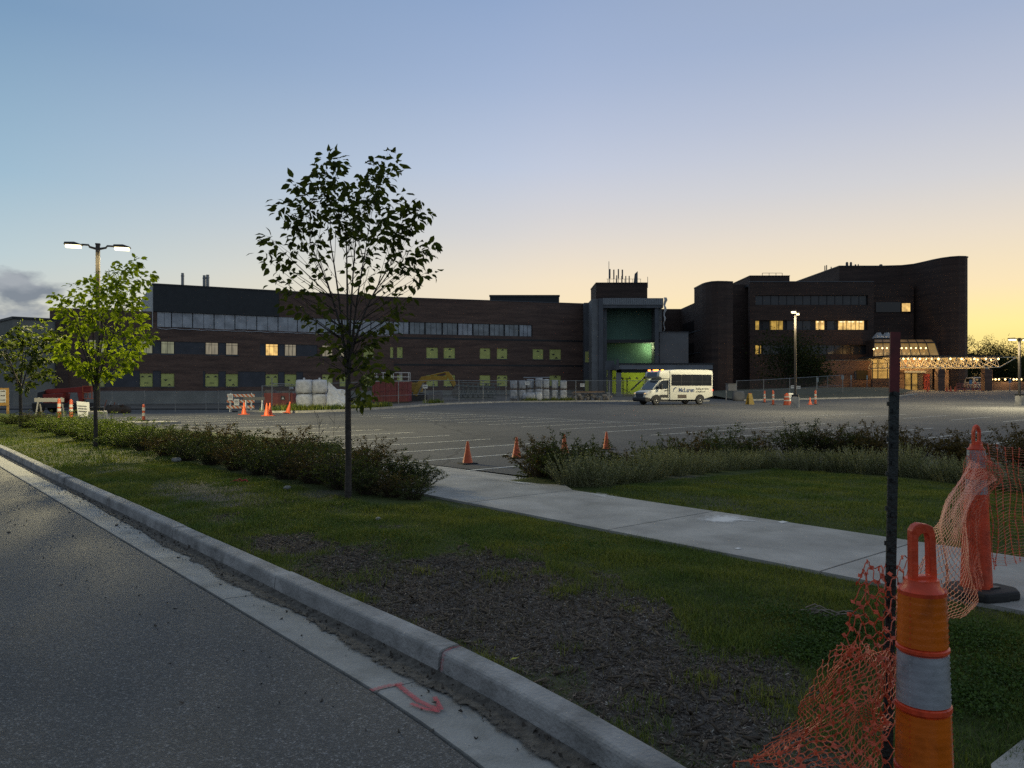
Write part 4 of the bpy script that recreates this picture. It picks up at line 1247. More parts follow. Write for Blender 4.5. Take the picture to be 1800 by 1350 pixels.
    x0, x1 = X(1578, Dp), X(1772, Dp); zt, zb = Z(628, Dp), Z(645.5, Dp)
    MB().box(x0-1.5, X(1762, Dp), Dp-.2, Dp+9, zt+.06, zt+.28).build('roof_deck', mat('canopy_deck', (.04, .035, .03), .7, var=.2), pc, loc=po)
    TR = mat('golden_lit_truss', (.74, .66, .5), .5, var=.1)  # white steel with the golden bulb light put into its colour
    n = 13; w = (X(1757, Dp)-x0)/n
    for row, yy in enumerate((Dp, Dp+4.4, Dp+8.8)):
        mb = MB(); mb.bar((x0, yy, zt), (x1+1.2, yy, zt), .10); mb.bar((x0, yy, zb), (X(1757, Dp), yy, zb), .10)
        mb.build('truss_chord', TR, pc, loc=po)
        for k in range(n):
            xa = x0+k*w
            MB().bar((xa, yy, zb), (xa+w/2, yy, zt), .07).bar((xa+w/2, yy, zt), (xa+w, yy, zb), .07).bar((xa+w/2, yy, zt), (xa+w/2, yy, zb), .045).build('truss_web', TR, pc, loc=po)
        MB().bar((X(1757, Dp), yy, zb), (x1+1.2, yy, zt), .08).build('truss_web', TR, pc, loc=po)
    for k in range(n+1):
        xa = x0+k*w
        MB().bar((xa, Dp, zb), (xa, Dp+8.8, zb), .07).bar((xa, Dp, zb), (xa, Dp+4.4, zt), .05).build('truss_cross', TR, pc, loc=po)
    for px, dd, hw in ((1655, 105.6, .46), (1663, 114.5, .4), (1737.5, 105.6, .5), (1740, 114.5, .4), (1584, 114.5, .5)):
        x = X(px, dd); MB().box(x-hw, x+hw, dd, dd+.9, .2, zb-.25).build('brick_pier', BRICK, pc, loc=po)
        MB().box(x-.12, x+.12, dd+.3, dd+.55, zb-.24, zb).build('pier_cap', mat('pale_cap', (.6, .58, .5), .5, var=.1), pc, loc=po)
    rr = random.Random(9)
    for k, px in enumerate((1588, 1597, 1607, 1617, 1627.5, 1638.5, 1649.5, 1670.5, 1690.5, 1694.5, 1707, 1713, 1718.5, 1733, 1742, 1755)):
        big = px not in (1694.5, 1707, 1718.5, 1742)
        p = P(px, 631+(0 if big else 1.5), Dp+(.6 if big else 4)); q = .14 if big else .10
        o = MB().lathe([(.02, q*1.2), (q*.9, q*.5), (q, 0), (q*.7, -q*.7), (.01, -q)], 8).build('canopy_bulb', bulb, pc, loc=p+Vector(po))
        if k % 3 == 0: lamp_light('canopy_light', p+Vector(po)+Vector((0, .3, -.35)), 650, (1, .64, .25), size=.15, parent=pc)
    # low wall with a row of bulbs at far right
    lw = thing('lamp_lit_wall', 'low brick wall with a row of bulbs at right edge behind canopy', 'wall', (80, 118, .5))
    MB().box(X(1738, 116), X(1930, 116), 116, 116.6, .3, Z(671, 116)).build('wall', BRICK, lw, loc=(-80, -118, -.5))
    MB().bar((X(1738, 115.7), 115.7, Z(664.5, 115.7)), (X(1930, 115.7), 115.7, Z(664.5, 115.7)), .06).build('bulb_wire', BLACK, lw, loc=(-80, -118, -.5))
    for px in (1744, 1750, 1756, 1767, 1776, 1782, 1787, 1795, 1803, 1812):
        p = P(px, 667, 115.6)
        MB().lathe([(.02, .16), (.1, .09), (.13, 0), (.08, -.1), (.01, -.13)], 8).build('wall_bulb', bulb, lw, loc=p+Vector((-80, -118, -.5)))
    lamp_light('wall_light', P(1775, 667, 115)+Vector((-80, -118, -.5)), 60, (1, .7, .32), size=.2, parent=lw)


build_main()
# ------------------------------------------------------------------ lamps, bus, machines, barriers
HEAD = mat('lamp_lens', (1, .95, .8), .3, var=0, emit=(1, .84, .45), estr=7)
BRONZE = mat('bronze_pole', (.06, .05, .04), .5, var=.15, scale=3)


def luminaire(name, loc, energy, color, parent):
    """lot luminaire: most light thrown out sideways, less straight down, none above the housing"""
    o = lamp_light(name, loc, energy, color, 'POINT', .22, None, parent); l = o.data; l.use_nodes = True
    N, L = l.node_tree.nodes, l.node_tree.links; em = N['Emission']
    tc = N.new('ShaderNodeTexCoord'); sp = N.new('ShaderNodeSeparateXYZ'); L.new(tc.outputs['Normal'], sp.inputs[0])
    mr = N.new('ShaderNodeValToRGB'); e = mr.color_ramp.elements
    mp = N.new('ShaderNodeMapRange'); mp.inputs[1].default_value = -1; mp.inputs[2].default_value = 1
    L.new(sp.outputs[2], mp.inputs[0]); L.new(mp.outputs[0], mr.inputs[0])
    e[0].position = 0; e[0].color = (.14, .14, .14, 1); e[1].position = .5; e[1].color = (.0, .0, .0, 1)
    for p_, v in ((.12, .26), (.25, .85), (.33, 1.0), (.38, .7), (.42, .22), (.46, .06)):
        q = e.new(p_); q.color = (v, v, v, 1)
    L.new(mr.outputs[0], em.inputs['Strength'])
    return o


def lot_lamp(label, x, y, h, ang, arm=.95, energy=330, two=True, drum=False, col=(1, .86, .47)):
    z = lot_z(x, y)
    r = thing('parking_lot_lamp', label, 'street lamp', (x, y, z), ang, group='parking lot lamps')
    if drum:
        MB().lathe([(.36, -.1), (.36, .60), (.345, .64), (.30, .66)], 24).build('concrete_base', CONC, r, smooth=math.radians(35))
    else:
        MB().lathe([(.31, -.1), (.31, .78), (.30, .80), (.26, .81)], 24).build('concrete_base', CONC, r, smooth=math.radians(35))
    zb = .66 if drum else .81
    MB().box(-.24, .24, -.24, .24, zb, zb+.16).build('pole_shoe', BLACK, r, bevel=.02)
    MB().box(-.075, .075, -.075, .075, zb+.16, h+.08).build('pole', BRONZE, r)
    MB().box(-.09, .09, -.09, .09, h+.08, h+.14).build('pole_cap', BRONZE, r)
    for s in ((-1, 1) if two else (1,)):
        pts = [(s*.07, 0, h-.08), (s*.3, 0, h-.02), (s*(arm-.25), 0, h+.06), (s*arm, 0, h+.06)]
        MB().tube(pts, [.05, .045, .04, .04], 8).build('arm', BRONZE, r)
        hx = s*(arm+.30)
        mb = MB(); mb.prism([(hx-.33, h+.02), (hx-.30, h+.12), (hx+.05, h+.14), (hx+.33, h+.05), (hx+.33, h+.02)], -.17, .17)
        hd = mb.build('lamp_head', BRONZE, r, bevel=.012)
        MB().box(hx-.27, hx+.27, -.14, .14, h-.085, h+.015).build('lens', HEAD, hd, bevel=.01)
        luminaire('lamp_light', (hx, 0, h-.2), energy, col, r)
    return r


p = GL(172, 750)
LAMP1 = lot_lamp('tall twin-head lamp behind the bright green tree at left', p.x, p.y, CAMZ-lot_z(p.x, p.y)+(675-434)/F*p.y, math.radians(20), arm=.60, energy=9500, drum=True)
p = GL(1398, 716)
lot_lamp('twin-head lamp on a square concrete footing right of the shuttle bus', p.x, p.y, CAMZ-lot_z(p.x, p.y)+(675-550)/F*p.y, math.radians(62), arm=.55, energy=3800, col=(1, .87, .55))
p = GL(1792, 713)
lot_lamp('lot lamp at the right edge of view beside the entrance canopy', p.x, p.y, CAMZ-lot_z(p.x, p.y)+(675-597)/F*p.y, math.radians(20), arm=.5, energy=5000, two=True, col=(1, .87, .55))

# ---------------------------------------------------------------- shuttle bus
def text_mesh(s, size, matl, parent, name, extrude=.004, shear=0.0, bold=0):
    c = bpy.data.curves.new(name, 'FONT'); c.body = s; c.size = size; c.extrude = extrude; c.shear = shear; c.offset = bold
    o = bpy.data.objects.new(name, c); COL.objects.link(o)
    dg = bpy.context.evaluated_depsgraph_get(); dg.update()
    me = bpy.data.meshes.new_from_object(o.evaluated_get(dg)); me.name = name
    bpy.data.objects.remove(o); bpy.data.curves.remove(c)
    me.materials.clear(); me.materials.append(matl)
    r = bpy.data.objects.new(name, me); COL.objects.link(r); r.parent = parent
    return r


def shuttle_bus():
    p = GL(1187, 711.5)
    th = math.radians(180+25)
    b = thing('shuttle_bus', 'white shuttle bus with dark window band parked below the steel canopy', 'bus', (p.x, p.y+1.0, p.z), th)
    W = mat('bus_white', (.62, .62, .55), .35, var=.04, scale=1, coat=.3)
    TRIM = mat('bus_trim_black', (.018, .018, .02), .45, var=.1)
    hw = 1.08
    xf, xr = 1.08, -3.45            # box body from rear to the bulkhead behind the cab
    # side profile x, z (front is +x), origin between the axles, ground z=0
    body = [(xr, .72), (-2.35, .42), (-.95+0, .42), (xf, .42), (xf, 2.62), (xf+.05, 2.92), (.4, 3.0), (-2.9, 3.0), (xr+.05, 2.93), (xr, 2.8)]
    bo = MB().prism(body, -hw, hw).build('body', W, b, bevel=.05, smooth=math.radians(40))
    # moulded cap over the cab
    cap = [(xf-.02, 2.2), (xf+.75, 2.22), (xf+1.12, 2.40), (xf+1.05, 2.78), (xf+.75, 2.92), (xf-.02, 2.95)]
    MB().prism(cap, -hw+.04, hw-.04).build('roof_cap', W, b, bevel=.09, smooth=math.radians(40))
    MB().prism([(xf+1.085, 2.40), (xf+1.125, 2.41), (xf+1.055, 2.77), (xf+1.015, 2.76)], -.72, .72).build('destination_sign', mat('sign_glass', (.05, .07, .12), .2, var=.1), b)
    # cab and hood
    def loft(secs):
        mb = MB(); vs = []
        for x, w0, w1, z0, z1 in secs:
            vs += [(x, -w0, z0), (x, w0, z0), (x, w1, z1), (x, -w1, z1)]
        fs = [(4*i+k, 4*i+(k+1) % 4, 4*i+4+(k+1) % 4, 4*i+4+k) for i in range(len(secs)-1) for k in range(4)]
        fs += [(3, 2, 1, 0), tuple(4*(len(secs)-1)+k for k in range(4))]
        return mb.add(vs, fs)
    loft([(xf-.02, .98, .93, .45, 2.25), (xf+.55, .98, .86, .45, 2.21), (xf+.9, .98, .83, .47, 2.06)]).build('cab', W, b, bevel=.04, smooth=math.radians(40))
    loft([(xf+.88, .98, .95, .47, 1.42), (xf+1.75, .96, .86, .5, 1.26), (xf+2.22, .90, .74, .55, 1.08), (xf+2.36, .84, .64, .58, .96)]).build('hood', W, b, bevel=.05, smooth=math.radians(40))
    ws = [(xf+.93, .79, 2.05), (xf+1.62, .86, 1.33)]
    a, c = ws
    MB().add([(a[0], -a[1], a[2]), (a[0], a[1], a[2]), (c[0], c[1], c[2]), (c[0], -c[1], c[2]), (a[0]-.1, -a[1], a[2]-.02), (a[0]-.1, a[1], a[2]-.02), (xf+.85, .94, 1.38), (xf+.85, -.94, 1.38)],
             [(0, 1, 2, 3), (0, 3, 7, 4), (1, 5, 6, 2), (4, 7, 6, 5)]).build('windshield', mat('windshield_glass', (.06, .075, .09), .08, var=.3, scale=3, spec=.7), b)
    for s in (-1, 1):
        MB().bar((a[0]-.02, s*a[1], a[2]), (c[0]+.02, s*c[1]*1.01, c[2]), .07, .05).build('windshield_pillar', W, b)
    dm = mat('bus_side_glass', (.012, .013, .015), .12, var=.2, scale=2, spec=.5)
    for s in (-1, 1):
        y = s*(hw+.006)
        o = MB().box(xr+.13, xf-.12, min(y, y-s*.02), max(y, y-s*.02), 1.62, 2.58).build('side_window_band', dm, b)
        mb = MB()
        for x in (-2.3, -1.2, -.1): mb.box(x-.02, x+.02, min(y, y+s*.008), max(y, y+s*.008), 1.62, 2.58)
        mb.box(xr+.13, xf-.12, min(y, y+s*.009), max(y, y+s*.009), 1.94, 1.965)
        mb.build('window_divider', TRIM, o)
        yc = s*.95
        MB().add([(xf+.10, s*.962, 1.42), (xf+.78, s*.955, 1.40), (xf+.60, s*.885, 2.08), (xf+.10, s*.90, 2.10), (xf+.10, s*.99, 1.42), (xf+1.22, s*.985, 1.34), (xf+.80, s*.90, 2.02), (xf+.10, s*.935, 2.10)],
                 [(4, 5, 6, 7), (0, 1, 5, 4), (3, 7, 6, 2), (0, 4, 7, 3), (1, 2, 6, 5)]).build('cab_window', dm, b)
        MB().box(xf+.12, xf+.16, min(s*.97, s*1.0), max(s*.97, s*1.0), .55, 2.1).build('door_seam', TRIM, b)
        MB().box(xf+.25, xf+.45, min(s*.985, s*1.015), max(s*.985, s*1.015), 1.2, 1.25).build('door_handle', TRIM, b)
        MB().box(xf+.15, xf+.95, min(s*.985, s*1.0), max(s*.985, s*1.0), .62, .86).build('door_moulding', TRIM, b)
        m_ = MB(); m_.bar((xf+1.0, s*.95, 1.42), (xf+1.06, s*1.22, 1.5), .05).box(xf+.98, xf+1.10, min(s*1.16, s*1.38), max(s*1.16, s*1.38), 1.32, 1.74)
        m_.build('mirror', TRIM, b, bevel=.02)
        MB().prism([(xf+2.16, .92), (xf+2.33, .90), (xf+2.29, 1.03), (xf+1.8, 1.20), (xf+1.78, 1.08)], min(s*.62, s*.93), max(s*.62, s*.93)).build('headlight_lens', mat('headlight_glass', (.5, .5, .48), .15, var=.2, scale=5), b)
        MB().box(xf+2.27, xf+2.37, min(s*.66, s*.82), max(s*.66, s*.82), .93, 1.02).build('headlight', mat('headlight_lit', (1, .8, .5), .3, var=0, emit=(1, .62, .24), estr=2.2 if s > 0 else .4), b)
    if True:
        MB().box(xr-.03, xr+.0, hw-.25, hw-.08, 1.35, 1.5).build('tail_light', mat('tail_red', (.8, .05, .03), .3, var=0, emit=(1, .06, .03), estr=5), b)
        MB().box(xr+.01, xr+.05, hw, hw+.02, 1.18, 1.30).build('tail_light', MATS['tail_red'], b)
        MB().box(xr-.03, xr+.0, -hw+.08, -hw+.25, 1.35, 1.5).build('tail_light', MATS['tail_red'], b)
    # grille, bumpers, skirts
    MB().add([(xf+2.37, -.52, .66), (xf+2.37, .52, .66), (xf+2.375, .6, .97), (xf+2.24, .66, 1.10), (xf+2.24, -.66, 1.10), (xf+2.375, -.6, .97)], [(0, 1, 2, 5), (5, 2, 3, 4)]).build('grille', mat('grille_dark', (.05, .06, .08), .3, var=.2, scale=10), b)
    MB().prism([(xf+1.92, .28), (xf+2.36, .28), (xf+2.46, .40), (xf+2.44, .64), (xf+2.3, .68), (xf+1.92, .6)], -.95, .95).build('front_bumper', TRIM, b, bevel=.05)
    MB().box(xr-.12, xr+.02, -hw+.05, hw-.05, .62, .78).build('rear_bumper', TRIM, b, bevel=.03)
    MB().box(-.62, .30, hw+.001, hw+.015, .56, .86).build('vent_panel', mat('vent_brown', (.06, .045, .035), .6, var=.3, scale=6), b)
    MB().box(xf-.3, xf+1.1, -.9, .9, .3, .5).box(-2.2, xf-.3, -.55, .55, .28, .5).build('chassis', TRIM, b)
    for cx, s in ((xf+1.36, 1), (xf+1.36, -1), (-2.05, 1), (-2.05, -1)):
        arch = [(cx+.50*math.cos(t), .42+.46*math.sin(t)) for t in np.linspace(0, math.pi, 12)]
        MB().prism(arch+[(cx-.5, .40), (cx+.5, .40)], min(s*(.99 if cx > 0 else 1.075), s*(1.01 if cx > 0 else 1.09)), max(s*(.99 if cx > 0 else 1.075), s*(1.01 if cx > 0 else 1.09))).build('wheel_arch', TRIM, b)
        wy = s*(.90 if cx > 0 else .98)
        t = MB().lathe([(.20, -.13), (.34, -.13), (.375, -.09), (.38, 0), (.375, .09), (.34, .13), (.20, .13)], 24)
        mx = Matrix.Translation((cx, wy, .38)) @ Matrix.Rotation(math.pi/2, 4, 'X')
        w = t.build('tyre', RUBBER, b, mx=mx, smooth=math.radians(40)); w.name = 'wheel'
        MB().lathe([(.05, -.14), (.14, -.10), (.22, -.135), (.235, -.12), (.235, .12), (.22, .135), (.14, .10), (.05, .14)], 20).build('rim', mat('steel_rim', (.45, .44, .42), .35, metal=.6, var=.15), w, smooth=math.radians(40))
    # marker lights along the cap
    amber = mat('amber_marker', (1, .3, .05), .3, var=0, emit=(1, .24, .04), estr=8)
    for y in (-.95, -.22, 0, .22, .95):
        MB().box(xf+.62, xf+.80, y-.06, y+.06, 2.93, 2.995).build('marker_light', amber, b)
    # lettering
    NAVY = mat('navy_lettering', (.03, .055, .14), .5, var=0)
    GREYL = mat('grey_lettering', (.12, .12, .12), .5, var=0)
    yy = hw+.012
    def put(o, x, z):
        o.matrix_basis = Matrix.Translation((x, yy, z)) @ Matrix.Rotation(math.pi, 4, 'Z') @ Matrix.Rotation(math.pi/2, 4, 'X')
    o = text_mesh('McLaren', .52, NAVY, b, 'lettering', bold=.012); put(o, .22, 1.08)
    o.scale = (.92, 1, 1)
    o = text_mesh('Building the future', .205, GREYL, b, 'lettering', shear=.2, bold=.004); put(o, -1.60, 1.29); o.scale = (.9, 1, 1)
    o = text_mesh('of health care', .205, GREYL, b, 'lettering', shear=.2, bold=.004); put(o, -1.60, 1.05); o.scale = (.9, 1, 1)
    # swoosh emblem: two facing crescents
    def crescent(cx, cz, r, a0, a1, w, m_):
        mb = MB(); vs = []; n = 14
        for i in range(n+1):
            t = a0+(a1-a0)*i/n; q = w*math.sin(math.pi*i/n)
            for rr_ in (r-q, r+.01): vs.append((cx+rr_*math.cos(t), yy+.002, cz+rr_*math.sin(t)))
        mb.add(vs, [(2*i, 2*i+1, 2*i+3, 2*i+2) for i in range(n)]).build('emblem', m_, b)
    crescent(.52, 1.22, .26, -.5, 2.2, .10, NAVY)
    crescent(.58, 1.16, .26, 2.7, 5.3, .07, mat('silver_emblem', (.5, .5, .48), .4, var=0))
    for (x, z) in ((-2.7, .66),):
        MB().box(x-.3, x+.3, hw+.001, hw+.008, z, z+.10).build('fleet_plate', mat('faint_plate', (.55, .55, .5), .5, var=.3, scale=20), b)
    return b


shuttle_bus()

# ---------------------------------------------------------------- cones, drums, delineators
def cone_mesh(s=.52, bands=False):
    mb = MB().lathe([(.118*s/.5, .02), (.112*s/.5, .035), (.058*s/.5, s*.55), (.028*s/.5, s*.95), (.022*s/.5, s), (.005, s)], 20)
    b = MB().prism([(-.18*s/.5, -.16*s/.5), (-.16*s/.5, -.18*s/.5), (.16*s/.5, -.18*s/.5), (.18*s/.5, -.16*s/.5), (.18*s/.5, .16*s/.5), (.16*s/.5, .18*s/.5), (-.16*s/.5, .18*s/.5), (-.18*s/.5, .16*s/.5)], 0, .025, 'xy')
    return mb, b


CORANGE = mat('cone_orange', (.60, .095, .022), .5, var=.15, scale=7)


def cone(label, px, py, s=.50, lean=0, group='orange traffic cones', pos=None):
    p = pos or GL(px, py)
    r = thing('traffic_cone', label, 'traffic cone', p, rnd.uniform(0, 1.5), group=group)
    if lean: r.rotation_euler.y = lean
    a, b_ = cone_mesh(s)
    a.build('cone_body', CORANGE, r, smooth=math.radians(40))
    b_.build('cone_base', RUBBER if s < .6 else CORANGE, r)
    return r


cone('orange cone nearest the concrete walk, leftmost of four on the lot', 822, 815)
cone('orange cone on a lot line, second of four, clear of the bushes', 908, 805)
cone('orange cone half hidden by the first bush of the right bed', 992, 798, .50)
cone('orange cone poking above bushes, rightmost of the four on the lot', 1066, 790, .48)
cone('small orange cone beside the white-legged barricade', 429, 728.5, .72)
cone('left of two orange cones touching beside the open fence panel', 469, 731, .72)
cone('right of two orange cones touching beside the open fence panel', 474.5, 730.5, .72)
cone('leaning orange cone at the tip of the weedy island', 506, 726.5, .74, lean=.22)
cone('small dark cone below the walled light right of lamp footing', 1424, 711, .62)


DIMOR = mat('dimmed_orange', (.30, .05, .018), .6, var=.3, scale=8)  # orange darkened in its colour to stand in for weaker lamp light
DIMREF = mat('dimmed_reflective', (.34, .33, .31), .6, var=.3, scale=12)  # white sheeting dimmed the same way, weak light put into the colour


def delineator(label, p, h=1.05, r0=.07, bands=((.35, .5), (.58, .73)), group='orange and white delineator posts', base=True, lean=(0, 0)):
    r = thing('delineator_post', label, 'delineator post', p, rnd.uniform(0, 3), group=group)
    r.rotation_euler.x, r.rotation_euler.y = lean
    MB().lathe([(r0*1.25, .02), (r0*1.15, h*.3), (r0, h*.9), (r0*.8, h*.96), (.01, h)], 14).build('post', DIMOR, r, smooth=math.radians(40))
    for a, c in bands:
        ra, rc = r0*(1.15-.15*(a-.3)/.6)*1.03+.002, r0*(1.15-.15*(c-.3)/.6)*1.03+.002
        MB().lathe([(ra*.95, h*a-.002), (ra, h*a), (rc, h*c), (rc*.95, h*c+.002)], 14).build('reflective_band', DIMREF, r)
    MB().lathe([(.24, 0), (.24, .04), (.2, .06), (.08, .06)], 10).build('base', RUBBER, r)
    return r


delineator('lone orange and white delineator on the concrete island at left', P(252.5, 741, 34.2).xyz if False else Vector((P(252.5, 741, 34.2).x, 34.2, lot_z(-16, 34)+.12)), .76, .055, ((.3, .48), (.62, .8)))
for px, py, h, lb in ((104, 736, 1.05, 'orange and white delineator left of the tilted white sign board'), (125, 736, 1.0, 'orange and white delineator just beside the tilted white sign board'),
                      (1344, 708, 1.15, 'striped delineator nearest the yellow wet-floor stand'), (1359, 712, 1.25, 'striped delineator midway between bus and lamp footing'), (1433.5, 711, 1.25, 'striped delineator right of the small cone past the lamp footing')):
    delineator(lb, GL(px, py), h, .08)


def barrel(label, p, s=1.0):
    r = thing('traffic_drum', label, 'traffic drum', p)
    h = .98*s
    MB().lathe([(.30, 0), (.30, .06), (.26, .06), (.25, .3), (.235, .31), (.225, .6), (.21, .61), (.2, .85), (.15, .92), (.02, .93)], 20).build('drum', DIMOR, r, smooth=math.radians(40))
    for z0, z1, ra in ((.34, .44, .236), (.64, .74, .214)):
        MB().lathe([(ra, z0), (ra+.004, z0+.002), (ra-.004, z1), (ra-.01, z1+.002)], 20).build('reflective_band', DIMREF, r)
    MB().box(-.08, .08, -.02, .02, .92, 1.0).build('handle', ORANGE, r)
    return r


def yp(px, py, d=None):                     # a spot on the building yard
    z = 0.0
    for _ in range(12):
        q = G(px, py, z); z = lot_z(q.x, q.y)+.1
    q.z = z
    return q


barrel('orange traffic drum in front of the red dumpster', yp(672, 708.5))
barrel('orange drum with white notice leaning on it beside lamp footing', GL(1383, 712))

# ---------------------------------------------------------------- chain-link fences
LINK = mesh_fabric_mat('chain_link_wire', (.22, .23, .23), .07)


def fence(label, pts, h=1.8, zf=None, gap=3.0):
    zf = zf or (lambda x, y: lot_z(x, y)+.1)
    a0 = Vector(pts[0])
    r = thing('chain_link_fence', label, 'fence', (a0.x, a0.y, zf(a0.x, a0.y)), group='chain-link site fences')
    o = Vector((-r.location.x, -r.location.y, -r.location.z))
    for a, b in zip(pts, pts[1:]):
        a, b = Vector(a), Vector(b); n = max(1, round((b-a).length/gap))
        for k in range(n+1):
            q = a.lerp(b, k/n); z = zf(q.x, q.y)
            if k < n or b is Vector(pts[-1]) or True:
                if k == n and tuple(b) != tuple(pts[-1]): continue
                MB().tube([(q.x, q.y, z-.1), (q.x, q.y, z+h+.06)], .035, 6).build('fence_post', STEEL, r, loc=o)
            if k < n:
                q2 = a.lerp(b, (k+1)/n); z2 = zf(q2.x, q2.y)
                MB().tube([(q.x, q.y, z+h), (q2.x, q2.y, z2+h)], .028, 6).build('top_rail', STEEL, r, loc=o)
                MB().tube([(q.x, q.y, z+.75), (q2.x, q2.y, z2+.75)], .016, 5).build('mid_rail', STEEL, r, loc=o)
                MB().quad((q.x, q.y, z+.05), (q2.x, q2.y, z2+.05), (q2.x, q2.y, z2+h), (q.x, q.y, z+h)).build('wire_mesh', LINK, r, loc=o)
    return r


fence('chain-link fence in front of the grey foundation wall at left', [(-47, 72), (-36, 75.5), (-29.8, 75), (-26.2, 72)], 1.9)
fence('chain-link fence running along the kerb before the dumpster and pallets', [(-20.6, 63.5), (-9.8, 66.5), (-7.2, 70.5), (-.6, 76.3), (10, 79), (17.2, 79.5)], 2.0, gap=3.2)
fence('chain-link fence on the earth bank behind the lamp footing', [(24.2, 83), (31, 86), (38, 88.5)], 1.9, lambda x, y: lot_z(x, y)+.15+.5*S((y-82)/12), gap=3.4)
# hinged gate leaf standing open
g = thing('fence_gate', 'chain-link gate leaf standing open beside the red toolbox', 'gate', (P(478, 715, 60).x, 60, lot_z(-18, 60)+.1), math.radians(70))
MB().tube([(0, 0, 0), (0, 0, 2.5)], .04, 6).build('gate_post', STEEL, g)
MB().tube([(0, 0, .15), (2.2, 0, .15), (2.2, 0, 2.0), (0, 0, 2.0)], .03, 6).build('gate_frame', STEEL, g)
MB().quad((0, 0, .15), (2.2, 0, .15), (2.2, 0, 2.0), (0, 0, 2.0)).build('wire_mesh', LINK, g)

# ---------------------------------------------------------------- stacked bags, pallets, dumpster
def pillow(w, d, h, seed, m_, name, parent, loc, rz=0, puff=.12, sub=5):
    rr = random.Random(seed); mb = MB(); vs = []; fs = []
    bm = bmesh.new(); bmesh.ops.create_cube(bm, size=1.0)
    bmesh.ops.subdivide_edges(bm, edges=bm.edges[:], cuts=sub, use_grid_fill=True)
    for v in bm.verts:
        x, y, z = v.co*2
        k = 1-puff*(abs(x)**3*abs(y)**3+abs(z)**3*(abs(x)**2+abs(y)**2)*.6)
        nz = mnoise.noise(Vector((x*1.7+seed, y*1.7, z*1.7)))*.07+mnoise.noise(Vector((x*5+seed, y*5, z*4)))*.03
        v.co = Vector((x*w/2*(k+nz), y*d/2*(k+nz), z*h/2*(1-puff*.6*(x*x+y*y)*.5+nz*.5)+h/2))
    me = bpy.data.meshes.new(name); bm.to_mesh(me); bm.free(); me.materials.append(m_)
    for q in me.polygons: q.use_smooth = True
    o = bpy.data.objects.new(name, me); COL.objects.link(o); o.parent = parent; o.location = loc; o.rotation_euler.z = rz
    return o


BAG = mat('white_bulk_bag', (.55, .56, .58), .5, var=.22, scale=4, bump=.6, bscale=9)
WRAPM = mat('grey_shrink_wrap', (.36, .37, .39), .35, var=.35, scale=3.5, bump=.8, bscale=7)
WRAPL = mat('white_shrink_wrap', (.52, .52, .51), .35, var=.3, scale=3.5, bump=.8, bscale=7)
TIE = mat('black_strap', (.03, .03, .03), .6, var=.1)


def bulk_bag(label, px, z, d, w=1.3, h=1.12, seed=1):
    x = (px-900)/F*d
    r = thing('bulk_bag', label, 'bulk bag', (x, d, z), .1*seed, group='white bulk bags in stacks')
    pillow(w, w, h, seed, BAG, 'sack', r, (0, 0, 0), puff=.16)
    MB().lathe([(.09, h-.02), (.06, h+.05), (.1, h+.12), (.02, h+.15)], 8).build('tied_neck', BAG, r)
    MB().box(-w*.32, w*.32, -w*.45, -w*.40, .01, .05).build('pallet_edge', TIE, r)


zb = lot_z(-15.5, 61)+.1
bulk_bag('white bulk bag at the bottom left of the four-bag stack', 536, zb, 61, seed=1)
bulk_bag('white bulk bag on top left of the four-bag stack', 534.5, zb+1.13, 61, seed=2)
bulk_bag('white bulk bag at the bottom right of the four-bag stack', 562, zb, 61.3, 1.2, seed=3)
bulk_bag('white bulk bag on top right of the four-bag stack', 561.5, zb+1.13, 61.3, 1.2, seed=4)
# sheet of plastic slumped beside the bags
tp = thing('plastic_sheet', 'crumpled white plastic sheet slumped against the bulk bags', 'plastic sheet', (P(590, 705, 60.5).x, 60.5, zb))
vs = []; n = 18
for i in range(n+1):
    for j in range(n+1):
        s, t = i/n, j/n
        x = -.55+2.3*s; top = 2.0*(1-s)**1.2+.15
        vs.append((x+.1*mnoise.noise(Vector((s*6, t*6, 1))), -.7*t-.5*t*s+.12*mnoise.noise(Vector((s*7, t*7, 4))), max(.0, top*(1-t)**.8+.12*mnoise.noise(Vector((s*9, t*8, 8))))))
MB().add(vs, [(i*(n+1)+j, (i+1)*(n+1)+j, (i+1)*(n+1)+j+1, i*(n+1)+j+1) for i in range(n) for j in range(n)]).build('sheet', BAG, tp, smooth=True)
pillow(1.5, .7, 1.5, 12, BAG, 'wrapped_load', tp, (.1, .2, 0), puff=.3)

